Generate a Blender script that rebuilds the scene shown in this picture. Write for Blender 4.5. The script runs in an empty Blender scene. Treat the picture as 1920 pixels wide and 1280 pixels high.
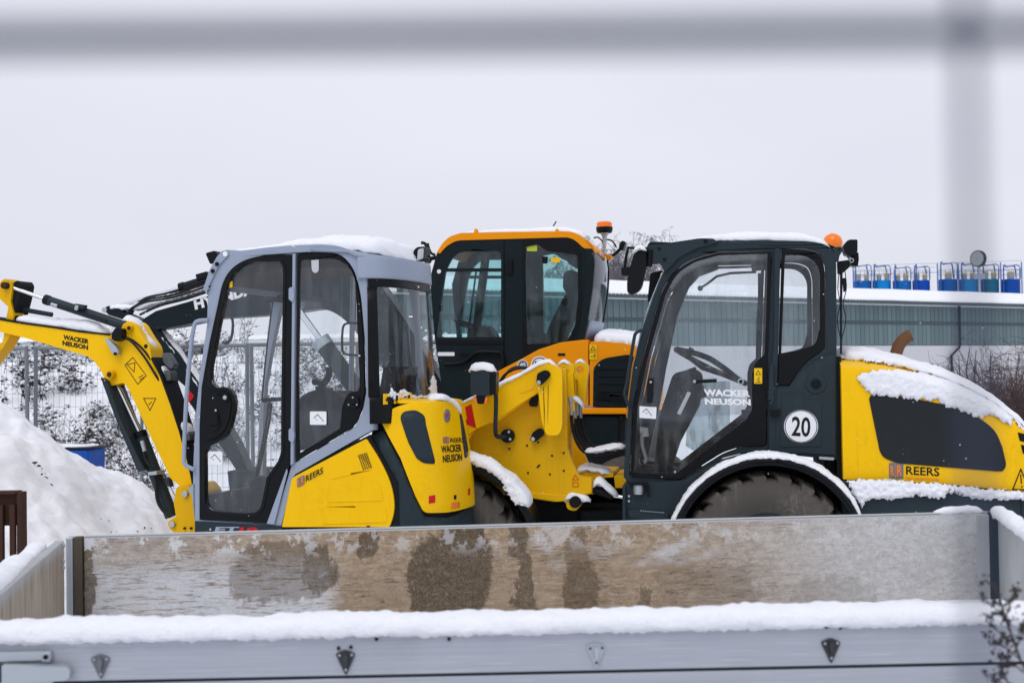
import bpy, bmesh, math, random
from mathutils import Vector, Matrix, noise
from mathutils.geometry import tessellate_polygon
random.seed(7)
sc = bpy.context.scene
COL = sc.collection
R = math.radians

# ------------------------------------------------------------------ camera
FPX = 1920 * 50 / 36.0
CAMZ = 1.65
cam = bpy.data.cameras.new('camera'); cam.lens = 50; cam.sensor_width = 36
cam.clip_start = 0.05; cam.clip_end = 3000
cam.dof.use_dof = True; cam.dof.focus_distance = 8.7; cam.dof.aperture_fstop = 6.3
camo = bpy.data.objects.new('camera', cam); COL.objects.link(camo)
CM = Matrix.Translation((0, 0, CAMZ)) @ Matrix.Rotation(R(90 + 1.29), 4, 'X') @ Matrix.Rotation(R(-0.86), 4, 'Z')
camo.matrix_world = CM
sc.camera = camo
CR = CM.to_3x3(); CI = CM.inverted()
# ------------------------------------------------------------------ world: even overcast
SUN_EL, SUN_AZ = 55, 200
w = bpy.data.worlds.new('World'); sc.world = w; w.use_nodes = True
nt = w.node_tree; nt.nodes.clear()
def wn(t, **k):
    n = nt.nodes.new(t)
    for a, b in k.items(): setattr(n, a, b)
    return n
wo = wn('ShaderNodeOutputWorld'); bg = wn('ShaderNodeBackground'); bg2 = wn('ShaderNodeBackground'); mx = wn('ShaderNodeMixShader')
sky = wn('ShaderNodeTexSky', sky_type='NISHITA', sun_disc=False, sun_elevation=R(SUN_EL), sun_rotation=R(SUN_AZ))
sky.air_density = 1; sky.dust_density = 6
nt.links.new(sky.outputs[0], bg.inputs[0]); bg.inputs[1].default_value = 0.08
tc = wn('ShaderNodeTexCoord'); nz = wn('ShaderNodeTexNoise'); nz.inputs['Scale'].default_value = 1.6; nz.inputs['Detail'].default_value = 4; nz.inputs['Roughness'].default_value = .45
mp = wn('ShaderNodeMapping'); mp.inputs['Scale'].default_value = (1, 1, 2.6)
nt.links.new(tc.outputs['Generated'], mp.inputs[0]); nt.links.new(mp.outputs[0], nz.inputs['Vector'])
cr = wn('ShaderNodeValToRGB'); cr.color_ramp.elements[0].position = .3; cr.color_ramp.elements[1].position = .72
cr.color_ramp.elements[0].color = (.69, .718, .82, 1); cr.color_ramp.elements[1].color = (.82, .83, .92, 1)
nt.links.new(nz.outputs[0], cr.inputs[0]); nt.links.new(cr.outputs[0], bg2.inputs[0]); bg2.inputs[1].default_value = 1.0
mx.inputs[0].default_value = .93
nt.links.new(bg.outputs[0], mx.inputs[1]); nt.links.new(bg2.outputs[0], mx.inputs[2]); nt.links.new(mx.outputs[0], wo.inputs[0])
# ------------------------------------------------------------------ sun through cloud
sl = bpy.data.lights.new('sun', 'SUN'); sl.energy = 1.1; sl.angle = R(35); sl.color = (1, .985, .96)
so = bpy.data.objects.new('sun', sl); COL.objects.link(so)
az, el = R(SUN_AZ), R(SUN_EL)
sd = Vector((math.sin(az) * math.cos(el), math.cos(az) * math.cos(el), math.sin(el)))
so.rotation_euler = sd.to_track_quat('Z', 'Y').to_euler()
so.location = sd * 30
# ------------------------------------------------------------------ exposure
sc.view_settings.view_transform = 'Standard'; sc.view_settings.look = 'None'
sc.view_settings.exposure = 0.08; sc.view_settings.gamma = 1; sc.view_settings.use_curve_mapping = False
sc.cycles.transparent_max_bounces = 24; sc.cycles.max_bounces = 8; sc.cycles.use_denoising = True
sc.cycles.caustics_reflective = False; sc.cycles.caustics_refractive = False

# ================================================================== helpers
def ray(px, py):
    return CR @ Vector(((px - 960) / FPX, -(py - 640) / FPX, -1))
def at(px, py, D):                      # point on the ray at depth D (world Y)
    d = ray(px, py); return Vector((0, 0, CAMZ)) + d * (D / d.y)
def atz(px, py, z):
    d = ray(px, py); return Vector((0, 0, CAMZ)) + d * ((z - CAMZ) / d.z)
def proj(p):
    q = CI @ Vector(p); return (960 - q.x / q.z * FPX, 640 + q.y / q.z * FPX)

MATS = {}
def nodes(name):
    m = bpy.data.materials.new(name); m.use_nodes = True; t = m.node_tree
    return m, t, t.nodes['Principled BSDF']
def lk(t, a, b): t.links.new(a, b)
def objco(t, scale=(1, 1, 1)):
    c = t.nodes.new('ShaderNodeTexCoord'); mpn = t.nodes.new('ShaderNodeMapping'); mpn.inputs['Scale'].default_value = scale
    lk(t, c.outputs['Object'], mpn.inputs[0]); return mpn.outputs[0]
def noi(t, co, s, d=4, r=.55, dist=0):
    n = t.nodes.new('ShaderNodeTexNoise'); n.inputs['Scale'].default_value = s; n.inputs['Detail'].default_value = d
    n.inputs['Roughness'].default_value = r; n.inputs['Distortion'].default_value = dist
    if co is not None: lk(t, co, n.inputs['Vector'])
    return n.outputs[0]
def ramp(t, src, p0, p1, a=0.0, b=1.0):
    n = t.nodes.new('ShaderNodeMapRange'); n.interpolation_type = 'SMOOTHSTEP'
    n.inputs[1].default_value = p0; n.inputs[2].default_value = p1; n.inputs[3].default_value = a; n.inputs[4].default_value = b
    lk(t, src, n.inputs[0]); return n.outputs[0]
def mixc(t, fac, a, b, mode='MIX'):
    n = t.nodes.new('ShaderNodeMix'); n.data_type = 'RGBA'; n.blend_type = mode
    if hasattr(fac, 'links'): lk(t, fac, n.inputs[0])
    else: n.inputs[0].default_value = fac
    for i, x in ((6, a), (7, b)):
        if hasattr(x, 'links'): lk(t, x, n.inputs[i])
        else: n.inputs[i].default_value = (*x, 1)
    return n.outputs[2]
def mth(t, op, a, b=None, c=None):
    n = t.nodes.new('ShaderNodeMath'); n.operation = op
    for i, x in enumerate((a, b, c)):
        if x is None: continue
        if hasattr(x, 'links'): lk(t, x, n.inputs[i])
        else: n.inputs[i].default_value = x
    return n.outputs[0]
def bump(t, b, h, strength=.3, dist=.01):
    n = t.nodes.new('ShaderNodeBump'); n.inputs['Strength'].default_value = strength; n.inputs['Distance'].default_value = dist
    lk(t, h, n.inputs['Height']); lk(t, n.outputs[0], b.inputs['Normal'])

def paint(name, col, rough=.4, metal=0, dirt=.25, dcol=None, speck=0.0, bmp=.04, coat=0, spec=.16):
    m, t, b = nodes(name); co = objco(t)
    n1 = noi(t, co, 2.3, 6, .6); n2 = noi(t, co, 35, 4, .7)
    dc = dcol or tuple(c * .45 + .02 for c in col)
    f = mth(t, 'MULTIPLY', ramp(t, n1, .45, .8), ramp(t, n2, .35, .75))
    st_ = mth(t, 'MULTIPLY', ramp(t, noi(t, objco(t, (16, 16, 1.1)), 2.2, 6, .65), .52, .78), ramp(t, n1, .3, .65)); f = mth(t, 'MINIMUM', mth(t, 'ADD', f, mth(t, 'MULTIPLY', st_, .6)), 1)
    c = mixc(t, mth(t, 'MULTIPLY', f, dirt), col, dc)
    if speck > 0:                           # snow flakes and dried drops stuck to the surface
        v = t.nodes.new('ShaderNodeTexVoronoi'); v.inputs['Scale'].default_value = 42; lk(t, co, v.inputs['Vector'])
        s = mth(t, 'MULTIPLY', mth(t, 'LESS_THAN', v.outputs['Distance'], .16), mth(t, 'GREATER_THAN', noi(t, co, 9, 2), .68))
        c = mixc(t, mth(t, 'MULTIPLY', s, speck), c, (.75, .77, .8))
    lk(t, c, b.inputs['Base Color']); b.inputs['Metallic'].default_value = metal
    rr = ramp(t, n2, .3, .8, max(rough - .08, .03), min(1, rough + .14)); lk(t, rr, b.inputs['Roughness'])
    b.inputs['Specular IOR Level'].default_value = spec
    if coat: b.inputs['Coat Weight'].default_value = coat; b.inputs['Coat Roughness'].default_value = .12
    if bmp: bump(t, b, n2, bmp, .004)
    MATS[name] = m; return m
def glass(name, tint, haze=.05, speck=.8, refl=1.0):
    m, t, b = nodes(name); out = t.nodes['Material Output']; co = objco(t)
    tr = t.nodes.new('ShaderNodeBsdfTransparent'); tr.inputs[0].default_value = (*tint, 1)
    gl = t.nodes.new('ShaderNodeBsdfGlossy'); gl.inputs['Roughness'].default_value = .03; gl.inputs[0].default_value = (.9, .95, 1, 1)
    fr = t.nodes.new('ShaderNodeFresnel'); fr.inputs[0].default_value = 1.45
    m1 = t.nodes.new('ShaderNodeMixShader'); lk(t, mth(t, 'MULTIPLY', fr.outputs[0], refl), m1.inputs[0])
    lk(t, tr.outputs[0], m1.inputs[1]); lk(t, gl.outputs[0], m1.inputs[2])
    df = t.nodes.new('ShaderNodeBsdfDiffuse'); df.inputs[0].default_value = (.72, .76, .79, 1)
    v = t.nodes.new('ShaderNodeTexVoronoi'); v.inputs['Scale'].default_value = 95; lk(t, co, v.inputs['Vector'])
    s = mth(t, 'MULTIPLY', mth(t, 'LESS_THAN', v.outputs['Distance'], .19), mth(t, 'GREATER_THAN', noi(t, co, 5, 4), .63))
    dirt = ramp(t, noi(t, objco(t, (5, 5, 1.3)), 2.6, 6, .62), .42, .85, 0, haze * 3.2)
    f = mth(t, 'ADD', mth(t, 'MULTIPLY', s, speck * .5), mth(t, 'ADD', dirt, haze * .4))
    m2 = t.nodes.new('ShaderNodeMixShader'); lk(t, f, m2.inputs[0]); lk(t, m1.outputs[0], m2.inputs[1]); lk(t, df.outputs[0], m2.inputs[2])
    lk(t, m2.outputs[0], out.inputs[0]); MATS[name] = m; return m
def snowmat(name='snow', col=(.87, .885, .93), fine=True):
    m, t, b = nodes(name); co = objco(t)
    b.inputs['Roughness'].default_value = .75; b.inputs['Specular IOR Level'].default_value = .25
    n = noi(t, co, 14, 8, .7); n2 = noi(t, co, 160, 3, .6)
    c = mixc(t, ramp(t, n, .3, .7), tuple(x * .965 for x in col), col); lk(t, c, b.inputs['Base Color'])
    bump(t, b, mth(t, 'ADD', n, mth(t, 'MULTIPLY', n2, .35)), .8, .014)
    b.inputs['Subsurface Weight'].default_value = .25; b.inputs['Subsurface Radius'].default_value = (.03, .035, .045); b.inputs['Subsurface Scale'].default_value = .4
    MATS[name] = m; return m

snow = snowmat()
YEL = paint('yellow_paint', (.87, .505, .0), .42, dirt=.42, dcol=(.45, .25, .0))
YELD = paint('worn_yellow_paint', (.72, .40, .0), .48, dirt=.6, dcol=(.16, .10, .03))
ORG = paint('orange_paint', (.86, .30, .0), .42, dirt=.2)
GRYL = paint('light_grey_paint', (.295, .345, .435), .42, dirt=.2, speck=.25)
DGRY = paint('anthracite_paint', (.0195, .0315, .039), .45, dirt=.45, dcol=(.06, .066, .068), speck=.35)
HDGR = paint('dark_teal_grey_paint', (.0045, .0115, .0155), .42, dirt=.35, speck=.3)
BLK = paint('black_plastic', (.0035, .005, .0065), .4, dirt=.25, dcol=(.03, .032, .035), speck=.3)
BLKM = paint('matt_black', (.007, .009, .011), .7, dirt=.3, speck=.3)
RUB = paint('rubber', (.075, .068, .061), .9, dirt=.9, dcol=(.20, .18, .155), bmp=.3)
HOSE = paint('hose_black', (.014, .015, .017), .5, dirt=.2)
STL = paint('galvanised_steel', (.42, .46, .50), .42, .55, dirt=.5, dcol=(.25, .28, .30))
CHR = paint('chrome', (.75, .77, .8), .12, 1, dirt=.1, bmp=0)
SEAT = paint('seat_fabric', (.022, .025, .028), .85, dirt=.2)
WHT = paint('white_print', (.78, .80, .82), .5, dirt=.1, bmp=0)
BLKP = paint('black_print', (.012, .012, .013), .5, dirt=0, bmp=0)
REDP = paint('red_print', (.55, .012, .015), .45, dirt=.1, bmp=0)
YELP = paint('sticker_yellow', (.85, .52, .01), .45, dirt=.1, bmp=0)
ORGP = paint('sticker_orange', (.80, .20, .03), .45, dirt=.05, bmp=0)
GRYP = paint('sticker_grey', (.16, .17, .19), .45, dirt=.05, bmp=0)
GRNP = paint('sticker_green', (.45, .55, .06), .5, dirt=.05, bmp=0)
RUST = paint('rust', (.052, .026, .018), .85, dirt=.7, dcol=(.03, .018, .014), bmp=.4)
RUST2 = paint('rusty_pipe', (.15, .07, .035), .7, dirt=.5, dcol=(.09, .05, .03), bmp=.2)
AMB = paint('amber_lens', (.90, .20, .008), .2, dirt=.1, coat=.5, bmp=0)
LENS = paint('lamp_lens', (.5, .53, .55), .2, dirt=.3, bmp=.1)
GL1 = glass('cab_glass_clear', (.965, .978, .982), .02, .7, 1.0)
GL2 = glass('cab_glass_teal', (.76, .905, .905), .028, .6, .9)
GL3 = glass('cab_glass_misty', (.955, .97, .975), .03, .9, .9)
GLD = glass('cab_glass_rear', (.92, .945, .95), .025, .9, .6)

# ---- raw shapes: (verts, faces)
def prim_box(a, b):
    (x0, y0, z0), (x1, y1, z1) = a, b
    v = [(x, y, z) for z in (z0, z1) for y in (y0, y1) for x in (x0, x1)]
    return v, [(0, 2, 3, 1), (4, 5, 7, 6), (0, 1, 5, 4), (2, 6, 7, 3), (0, 4, 6, 2), (1, 3, 7, 5)]
def basis(d):
    d = d.normalized(); a = Vector((0, 0, 1)) if abs(d.z) < .9 else Vector((1, 0, 0))
    x = d.cross(a).normalized(); return x, d.cross(x).normalized()
def prim_tube(pts, r, n=8, cap=True):
    pts = [Vector(p) for p in pts]; rs = r if isinstance(r, (list, tuple)) else [r] * len(pts)
    V, Fc = [], []; x0 = None
    for i, p in enumerate(pts):
        d = (pts[min(i + 1, len(pts) - 1)] - pts[max(i - 1, 0)])
        if d.length < 1e-9: d = Vector((0, 0, 1))
        d.normalize()
        if x0 is None: x0, y0 = basis(d)
        else:
            x0 = (x0 - d * x0.dot(d)).normalized(); y0 = d.cross(x0)
        for k in range(n):
            a = 2 * math.pi * k / n
            V.append(tuple(p + (x0 * math.cos(a) + y0 * math.sin(a)) * rs[i]))
    for i in range(len(pts) - 1):
        for k in range(n):
            Fc.append((i * n + k, i * n + (k + 1) % n, (i + 1) * n + (k + 1) % n, (i + 1) * n + k))
    if cap:
        Fc.append(tuple(range(n))[::-1]); Fc.append(tuple(range((len(pts) - 1) * n, len(pts) * n)))
    return V, Fc
def smooth(pts, k=6, closed=False):
    P = [Vector(p) for p in pts]; out = []; n = len(P)
    for i in range(n if closed else n - 1):
        p0 = P[i - 1] if (i > 0 or closed) else P[i]; p1 = P[i]; p2 = P[(i + 1) % n]
        p3 = P[(i + 2) % n] if (i + 2 < n or closed) else p2
        for j in range(k):
            t = j / k
            out.append(.5 * ((2 * p1) + (p2 - p0) * t + (2 * p0 - 5 * p1 + 4 * p2 - p3) * t * t + (3 * p1 - p0 - 3 * p2 + p3) * t ** 3))
    if not closed: out.append(P[-1])
    return out
def fillet(poly, k=5):
    out = []; n = len(poly)
    for i, e in enumerate(poly):
        p = Vector(e[:2]); r = e[2] if len(e) > 2 else 0
        if r <= 0: out.append((p.x, p.y)); continue
        a = Vector(poly[i - 1][:2]) - p; b = Vector(poly[(i + 1) % n][:2]) - p
        q0 = p + a.normalized() * min(r, a.length * .49); q1 = p + b.normalized() * min(r, b.length * .49)
        for j in range(k + 1):
            t = j / k; q = q0 * (1 - t) ** 2 + p * 2 * t * (1 - t) + q1 * t * t; out.append((q.x, q.y))
    return out
def prim_prism(loops, f0, f1):
    """loops: list of 2D loops (outer then holes); f0, f1 map (x, y) to 3D on the two faces"""
    flat = [p for l in loops for p in l]; n = len(flat)
    tri = tessellate_polygon([[Vector((p[0], p[1], 0)) for p in l] for l in loops])
    V = [tuple(f0(*p)) for p in flat] + [tuple(f1(*p)) for p in flat]
    Fc = [tuple(t) for t in tri] + [tuple(i + n for i in t)[::-1] for t in tri]
    s = 0
    for l in loops:
        m = len(l)
        for i in range(m): a, b = s + i, s + (i + 1) % m; Fc.append((a, b, b + n, a + n))
        s += m
    return V, Fc
def merge(prims):
    V, Fc = [], []
    for v, f in prims:
        o = len(V); V += list(v); Fc += [tuple(i + o for i in q) for q in f]
    return V, Fc
def prim_revolve(prof, c, axis, n=32):
    """prof: list of (radius, along axis)"""
    c = Vector(c); axis = Vector(axis).normalized(); x, y = basis(axis); V, Fc = [], []; m = len(prof)
    for k in range(n):
        a = 2 * math.pi * k / n; d = x * math.cos(a) + y * math.sin(a)
        for r, h in prof: V.append(tuple(c + axis * h + d * r))
    for k in range(n):
        k2 = (k + 1) % n
        for i in range(m - 1): Fc.append((k * m + i, k2 * m + i, k2 * m + i + 1, k * m + i + 1))
    return V, Fc
def prim_cyl(p0, p1, r0, r1=None, n=20):
    p0, p1 = Vector(p0), Vector(p1); L = (p1 - p0).length; r1 = r0 if r1 is None else r1
    return prim_revolve([(0.0001, 0), (r0, 0), (r1, L), (0.0001, L)], p0, p1 - p0, n)

def mk(name, vf, mat, parent=None, bevel=0, ang=38, recalc=True, solid=0, seg=2):
    if isinstance(vf, list): vf = merge(vf)
    me = bpy.data.meshes.new(name); me.from_pydata([tuple(v) for v in vf[0]], [], vf[1])
    bm = bmesh.new(); bm.from_mesh(me)
    bmesh.ops.remove_doubles(bm, verts=bm.verts, dist=2e-5)
    if recalc: bmesh.ops.recalc_face_normals(bm, faces=bm.faces)
    bm.to_mesh(me); bm.free()
    me.polygons.foreach_set('use_smooth', [True] * len(me.polygons)); me.set_sharp_from_angle(angle=R(ang))
    me.materials.append(mat)
    o = bpy.data.objects.new(name, me); COL.objects.link(o)
    if parent is not None: o.parent = parent
    if solid:
        s = o.modifiers.new('thick', 'SOLIDIFY'); s.thickness = abs(solid); s.offset = -1 if solid > 0 else 1
    if bevel:
        b = o.modifiers.new('bevel', 'BEVEL'); b.width = bevel; b.segments = seg; b.limit_method = 'ANGLE'; b.angle_limit = R(40); b.use_clamp_overlap = True
    return o
def tag(o, label=None, cat=None, group=None, kind=None):
    for k, x in (('label', label), ('category', cat), ('group', group), ('kind', kind)):
        if x: o[k] = x
    return o
def empty(name, loc=(0, 0, 0), rz=0):
    o = bpy.data.objects.new(name, None); COL.objects.link(o); o.location = loc; o.rotation_euler = (0, 0, rz); o.empty_display_size = .3
    return o
def copy_tree(o, parent=None):
    c = o.copy(); COL.objects.link(c)
    if parent is not None: c.parent = parent
    for ch in list(o.children): copy_tree(ch, c)
    return c

class Frame:
    """local frame of a machine: u along it (picture right), v away from the camera, z up; v = 0 is its near side"""
    def __init__(s, name, label, cat, px, D, yaw, group=None):
        p = at(px, 640, D); s.O = Vector((p.x, D, 0)); s.yaw = R(yaw)
        s.root = tag(empty(name, s.O, s.yaw), label, cat, group)
        s.Ri = Matrix.Rotation(-s.yaw, 3, 'Z'); s.Rf = Matrix.Rotation(s.yaw, 3, 'Z')
        s.o = s.Ri @ (Vector((0, 0, CAMZ)) - s.O)
    def p(s, px, py, v=0.0):
        d = s.Ri @ ray(px, py); t = (v - s.o.y) / d.y; return s.o + d * t
    def world(s, q): return s.O + s.Rf @ Vector(q)
    def m(s, n, px=None, v=0.0):      # n pixels in metres on the plane v
        a = s.p((px or 960), 700, v); return n * s.world(a).y / FPX
    def uz(s, poly, v=0.0, k=5):
        return [(q.x, q.z) for q in (s.p(x, y, v) for x, y in fillet(poly, k))]
    def slab(s, name, poly, v0, v1, mat, holes=(), ref=None, bevel=.005, parent=None, k=5):
        ref = v0 if ref is None else ref
        loops = [s.uz(poly, ref, k)] + [s.uz(h, ref, k) for h in holes]
        vf = prim_prism(loops, lambda a, b: (a, v0, b), lambda a, b: (a, v1, b))
        return mk(name, vf, mat, parent or s.root, bevel)
    def tube(s, name, pts, rpx, mat, sm=6, parent=None, n=10):
        """pts: (px, py, v)"""
        P = [s.p(*q) for q in pts]
        if sm: P = smooth(P, sm)
        return mk(name, prim_tube(P, s.m(rpx, pts[0][0], pts[0][2]), n), mat, parent or s.root)
    def rod(s, name, a, b, rpx, mat, parent=None, n=16, r2=None):
        A, B = s.p(*a), s.p(*b); r = s.m(rpx, a[0], a[2])
        return mk(name, prim_cyl(A, B, r, s.m(r2, a[0], a[2]) if r2 else None, n), mat, parent or s.root, min(.004, r * .2))
    def pin(s, name, px, py, v0, v1, rpx, mat, parent=None, n=20):
        A = s.p(px, py, v0); r = s.m(rpx, px, v0)
        return mk(name, prim_cyl(A, (A.x, v1, A.z), r, None, n), mat, parent or s.root, min(.004, r * .2))
    def box(s, name, a, b, mat, bevel=.008, parent=None):
        return mk(name, prim_box(a, b), mat, parent or s.root, bevel)
    def decal(s, name, poly, v, mat, parent=None, k=5):
        P = fillet(poly, k); tri = tessellate_polygon([[Vector((x, y, 0)) for x, y in P]])
        V = [s.p(x, y, v) for x, y in P]
        return mk(name, (V, [tuple(t) for t in tri]), mat, parent or s.root)
    def line(s, name, segs, wpx, v, mat, parent=None):
        vf = []
        for (x0, y0), (x1, y1) in segs:
            d = Vector((x1 - x0, y1 - y0)); d.normalize(); nn = Vector((-d.y, d.x)) * wpx / 2; d *= wpx / 2
            q = [(x0 - d.x + nn.x, y0 - d.y + nn.y), (x1 + d.x + nn.x, y1 + d.y + nn.y), (x1 + d.x - nn.x, y1 + d.y - nn.y), (x0 - d.x - nn.x, y0 - d.y - nn.y)]
            vf.append(([s.p(x, y, v) for x, y in q], [(0, 1, 2, 3)]))
        return mk(name, vf, mat, parent or s.root)
    def text(s, name, body, bl, br, tl, v, mat, parent=None, bold=.0, fn=None):
        vf = text_px(body, bl, br, tl, bold)
        f = fn or (lambda x, y: s.p(x, y, v))
        return mk(name, ([f(x, y) for x, y in vf[0]], vf[1]), mat, parent or s.root, recalc=False)

def text_px(body, bl, br, tl, bold=0.0):
    cu = bpy.data.curves.new('t', 'FONT'); cu.body = body; cu.offset = bold * 1.5; cu.resolution_u = 3; cu.space_line = .85
    o = bpy.data.objects.new('t', cu); COL.objects.link(o)
    dg = bpy.context.evaluated_depsgraph_get(); me = bpy.data.meshes.new_from_object(o.evaluated_get(dg))
    P = [v.co.copy() for v in me.vertices]; Fc = [tuple(p.vertices) for p in me.polygons]
    bpy.data.objects.remove(o); bpy.data.curves.remove(cu); bpy.data.meshes.remove(me)
    x0 = min(p.x for p in P); x1 = max(p.x for p in P); y0 = min(p.y for p in P); y1 = max(p.y for p in P)
    out = []
    for p in P:
        a = (p.x - x0) / (x1 - x0); b = (p.y - y0) / (y1 - y0)
        out.append((bl[0] + (br[0] - bl[0]) * a + (tl[0] - bl[0]) * b, bl[1] + (br[1] - bl[1]) * a + (tl[1] - bl[1]) * b))
    return out, Fc

class Curv:
    """upright wall bent along a plan line (u, v) of a frame; taper(z) pushes it out"""
    def __init__(s, F, plan, taper=lambda z: 0.0, k=6):
        s.F = F; s.P = [Vector((p[0], p[1])) for p in (smooth([(a, b, 0) for a, b in plan], k) if k else plan)]
        s.taper = taper; s.S = [0]
        for a, b in zip(s.P, s.P[1:]): s.S.append(s.S[-1] + (b - a).length)
        s.N = []
        for i in range(len(s.P)):
            d = s.P[min(i + 1, len(s.P) - 1)] - s.P[max(i - 1, 0)]; d.normalize(); s.N.append(Vector((d.y, -d.x)))
    def at(s, sv, z, off=0.0):
        sv = min(max(sv, 0), s.S[-1]); i = 0
        while i < len(s.S) - 2 and s.S[i + 1] < sv: i += 1
        t = (sv - s.S[i]) / (s.S[i + 1] - s.S[i]); p = s.P[i].lerp(s.P[i + 1], t); n = s.N[i].lerp(s.N[i + 1], t).normalized()
        q = p + n * (s.taper(z) + off); return Vector((q.x, q.y, z))
    def hit(s, px, py):
        d = s.F.Ri @ ray(px, py); o = s.F.o; z = 1.0; best = None
        for it in range(5):
            off = s.taper(z); best = None; Q = [p + n * off for p, n in zip(s.P, s.N)]
            for i in range(len(Q) - 1):
                a, e = Q[i], Q[i + 1] - Q[i]; den = d.x * e.y - d.y * e.x
                if abs(den) < 1e-12: continue
                wx, wy = a.x - o.x, a.y - o.y
                t = (wx * e.y - wy * e.x) / den; k = (wx * d.y - wy * d.x) / den
                if t > 0 and -1e-6 <= k <= 1 + 1e-6 and (best is None or t < best[0]): best = (t, s.S[i] + k * (s.S[i + 1] - s.S[i]))
            if best is None:             # just off the silhouette: take the nearest point of the line
                bb = None
                for i, q in enumerate(Q):
                    t = ((q.x - o.x) * d.x + (q.y - o.y) * d.y) / (d.x ** 2 + d.y ** 2); dd = (o.x + d.x * t - q.x) ** 2 + (o.y + d.y * t - q.y) ** 2
                    if t > 0 and (bb is None or dd < bb[0]): bb = (dd, t, s.S[i])
                best = (bb[1], bb[2])
            z = o.z + d.z * best[0]
        return best[1], z
    def p(s, px, py, off=0.0): return s.at(*s.hit(px, py), off)
    def patch(s, name, poly, off, mat, thick=.012, px=True, bevel=0, parent=None, holes=None, nz=6):
        sz = [s.hit(x, y) for x, y in fillet(poly)] if px else poly
        zs = [z for _, z in sz]; z0, z1 = min(zs), max(zs); prims = []
        cuts = list(s.S)
        def clip(P, ax, val, keep_less):
            out = []
            for i in range(len(P)):
                a, b = P[i - 1], P[i]; ina = (a[ax] <= val) == keep_less; inb = (b[ax] <= val) == keep_less
                if ina != inb:
                    t = (val - a[ax]) / (b[ax] - a[ax]); out.append((a[0] + (b[0] - a[0]) * t, a[1] + (b[1] - a[1]) * t))
                if inb: out.append(b)
            return out
        for a, b in zip(cuts, cuts[1:]):
            Q = clip(clip(sz, 0, b, True), 0, a, False)
            if len(Q) < 3: continue
            for j in range(nz):
                za, zb = z0 + (z1 - z0) * j / nz, z0 + (z1 - z0) * (j + 1) / nz
                T = clip(clip(Q, 1, zb, True), 1, za, False)
                if len(T) < 3: continue
                prims.append(([s.at(q[0], q[1], off) for q in T], [tuple(range(len(T)))]))
        o = mk(name, prims, mat, parent or s.F.root, 0, 30, recalc=True)
        me = o.data; bm = bmesh.new(); bm.from_mesh(me); bmesh.ops.remove_doubles(bm, verts=bm.verts, dist=4e-4)
        # outward normals
        ctr = Vector((sum(p.x for p in s.P) / len(s.P) - .3, sum(p.y for p in s.P) / len(s.P), 0)); acc = 0
        for f in bm.faces:
            c = f.calc_center_median(); acc += f.normal.dot(Vector((c.x - ctr.x, c.y - ctr.y, 0))) * f.calc_area()
        if acc < 0: bmesh.ops.reverse_faces(bm, faces=bm.faces)
        bm.to_mesh(me); bm.free(); me.polygons.foreach_set('use_smooth', [True] * len(me.polygons)); me.set_sharp_from_angle(angle=R(40))
        if thick:
            m = o.modifiers.new('thick', 'SOLIDIFY'); m.thickness = thick; m.offset = -1
        if bevel:
            m = o.modifiers.new('bevel', 'BEVEL'); m.width = bevel; m.segments = 2; m.limit_method = 'ANGLE'; m.angle_limit = R(50)
        return o

def nz3(p, s, o=0): return noise.noise(Vector((p[0] * s + o, p[1] * s - o, p[2] * s + o * .7)))
def snow_ridge(name, path, perp, hw, h, label, up=(0, 0, 1), parent=None, ex=2.4, step=.02, nc=18, amp=.012, drop=.012, world=None, seed=0, rag=1.0, taper=.08):
    """snow lying along a path: rounded section, width 2*hw along perp, height h (number, or list per path point)"""
    P = [Vector(p) for p in path]; hs = list(h) if isinstance(h, (list, tuple)) else [h] * len(P)
    ws = list(hw) if isinstance(hw, (list, tuple)) else [hw] * len(P)
    ups = [Vector(u) for u in up] if isinstance(up, list) else [Vector(up)] * len(P)
    L = [0]
    for a, b in zip(P, P[1:]): L.append(L[-1] + (b - a).length)
    n = max(6, int(L[-1] / step)); V, Fc = [], []; perp = Vector(perp).normalized(); i = 0
    for j in range(n + 1):
        d = L[-1] * j / n
        while i < len(L) - 2 and L[i + 1] < d: i += 1
        t = (d - L[i]) / max(1e-9, L[i + 1] - L[i]); p = P[i].lerp(P[i + 1], t); hh = hs[i] + (hs[i + 1] - hs[i]) * t; ww = ws[i] + (ws[i + 1] - ws[i]) * t
        u = ups[i].lerp(ups[i + 1], t).normalized(); e = min(1, d / taper, (L[-1] - d) / taper) if taper else 1
        e = math.sqrt(max(0.0, 1 - (1 - e) ** 2)) if taper else 1; e = max(e, .03)
        for k in range(nc):
            a = 2 * math.pi * k / nc; c, s_ = math.cos(a), math.sin(a)
            x = math.copysign(abs(c) ** (2 / ex), c); y = math.copysign(abs(s_) ** (2 / ex), s_)
            q = p + perp * (x * ww * (.55 + .45 * e)) + u * ((y * hh * e) if y > 0 else y * drop)
            nn = nz3(q, 7, seed) * amp + nz3(q, 24, seed) * amp * .55 + nz3(q, 70, seed) * amp * .42
            q += (perp * x * .6 + u * max(y, .15)) * nn * (1 if y > -.2 else .5)
            if y < .45: q += u * (nz3(q, 33, seed + 3) * .75 * rag + nz3(q, 85, seed + 4) * .55) * amp * .95 * (1 - max(y, -.2) * 2)
            V.append(tuple(q))
    for j in range(n):
        for k in range(nc): Fc.append((j * nc + k, j * nc + (k + 1) % nc, (j + 1) * nc + (k + 1) % nc, (j + 1) * nc + k))
    Fc.append(tuple(range(nc))); Fc.append(tuple(range(n * nc, (n + 1) * nc)))
    o = mk(name, (V, Fc), snow, parent, ang=75)
    return tag(o, label, 'snow', None, 'stuff') if label else o
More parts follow.
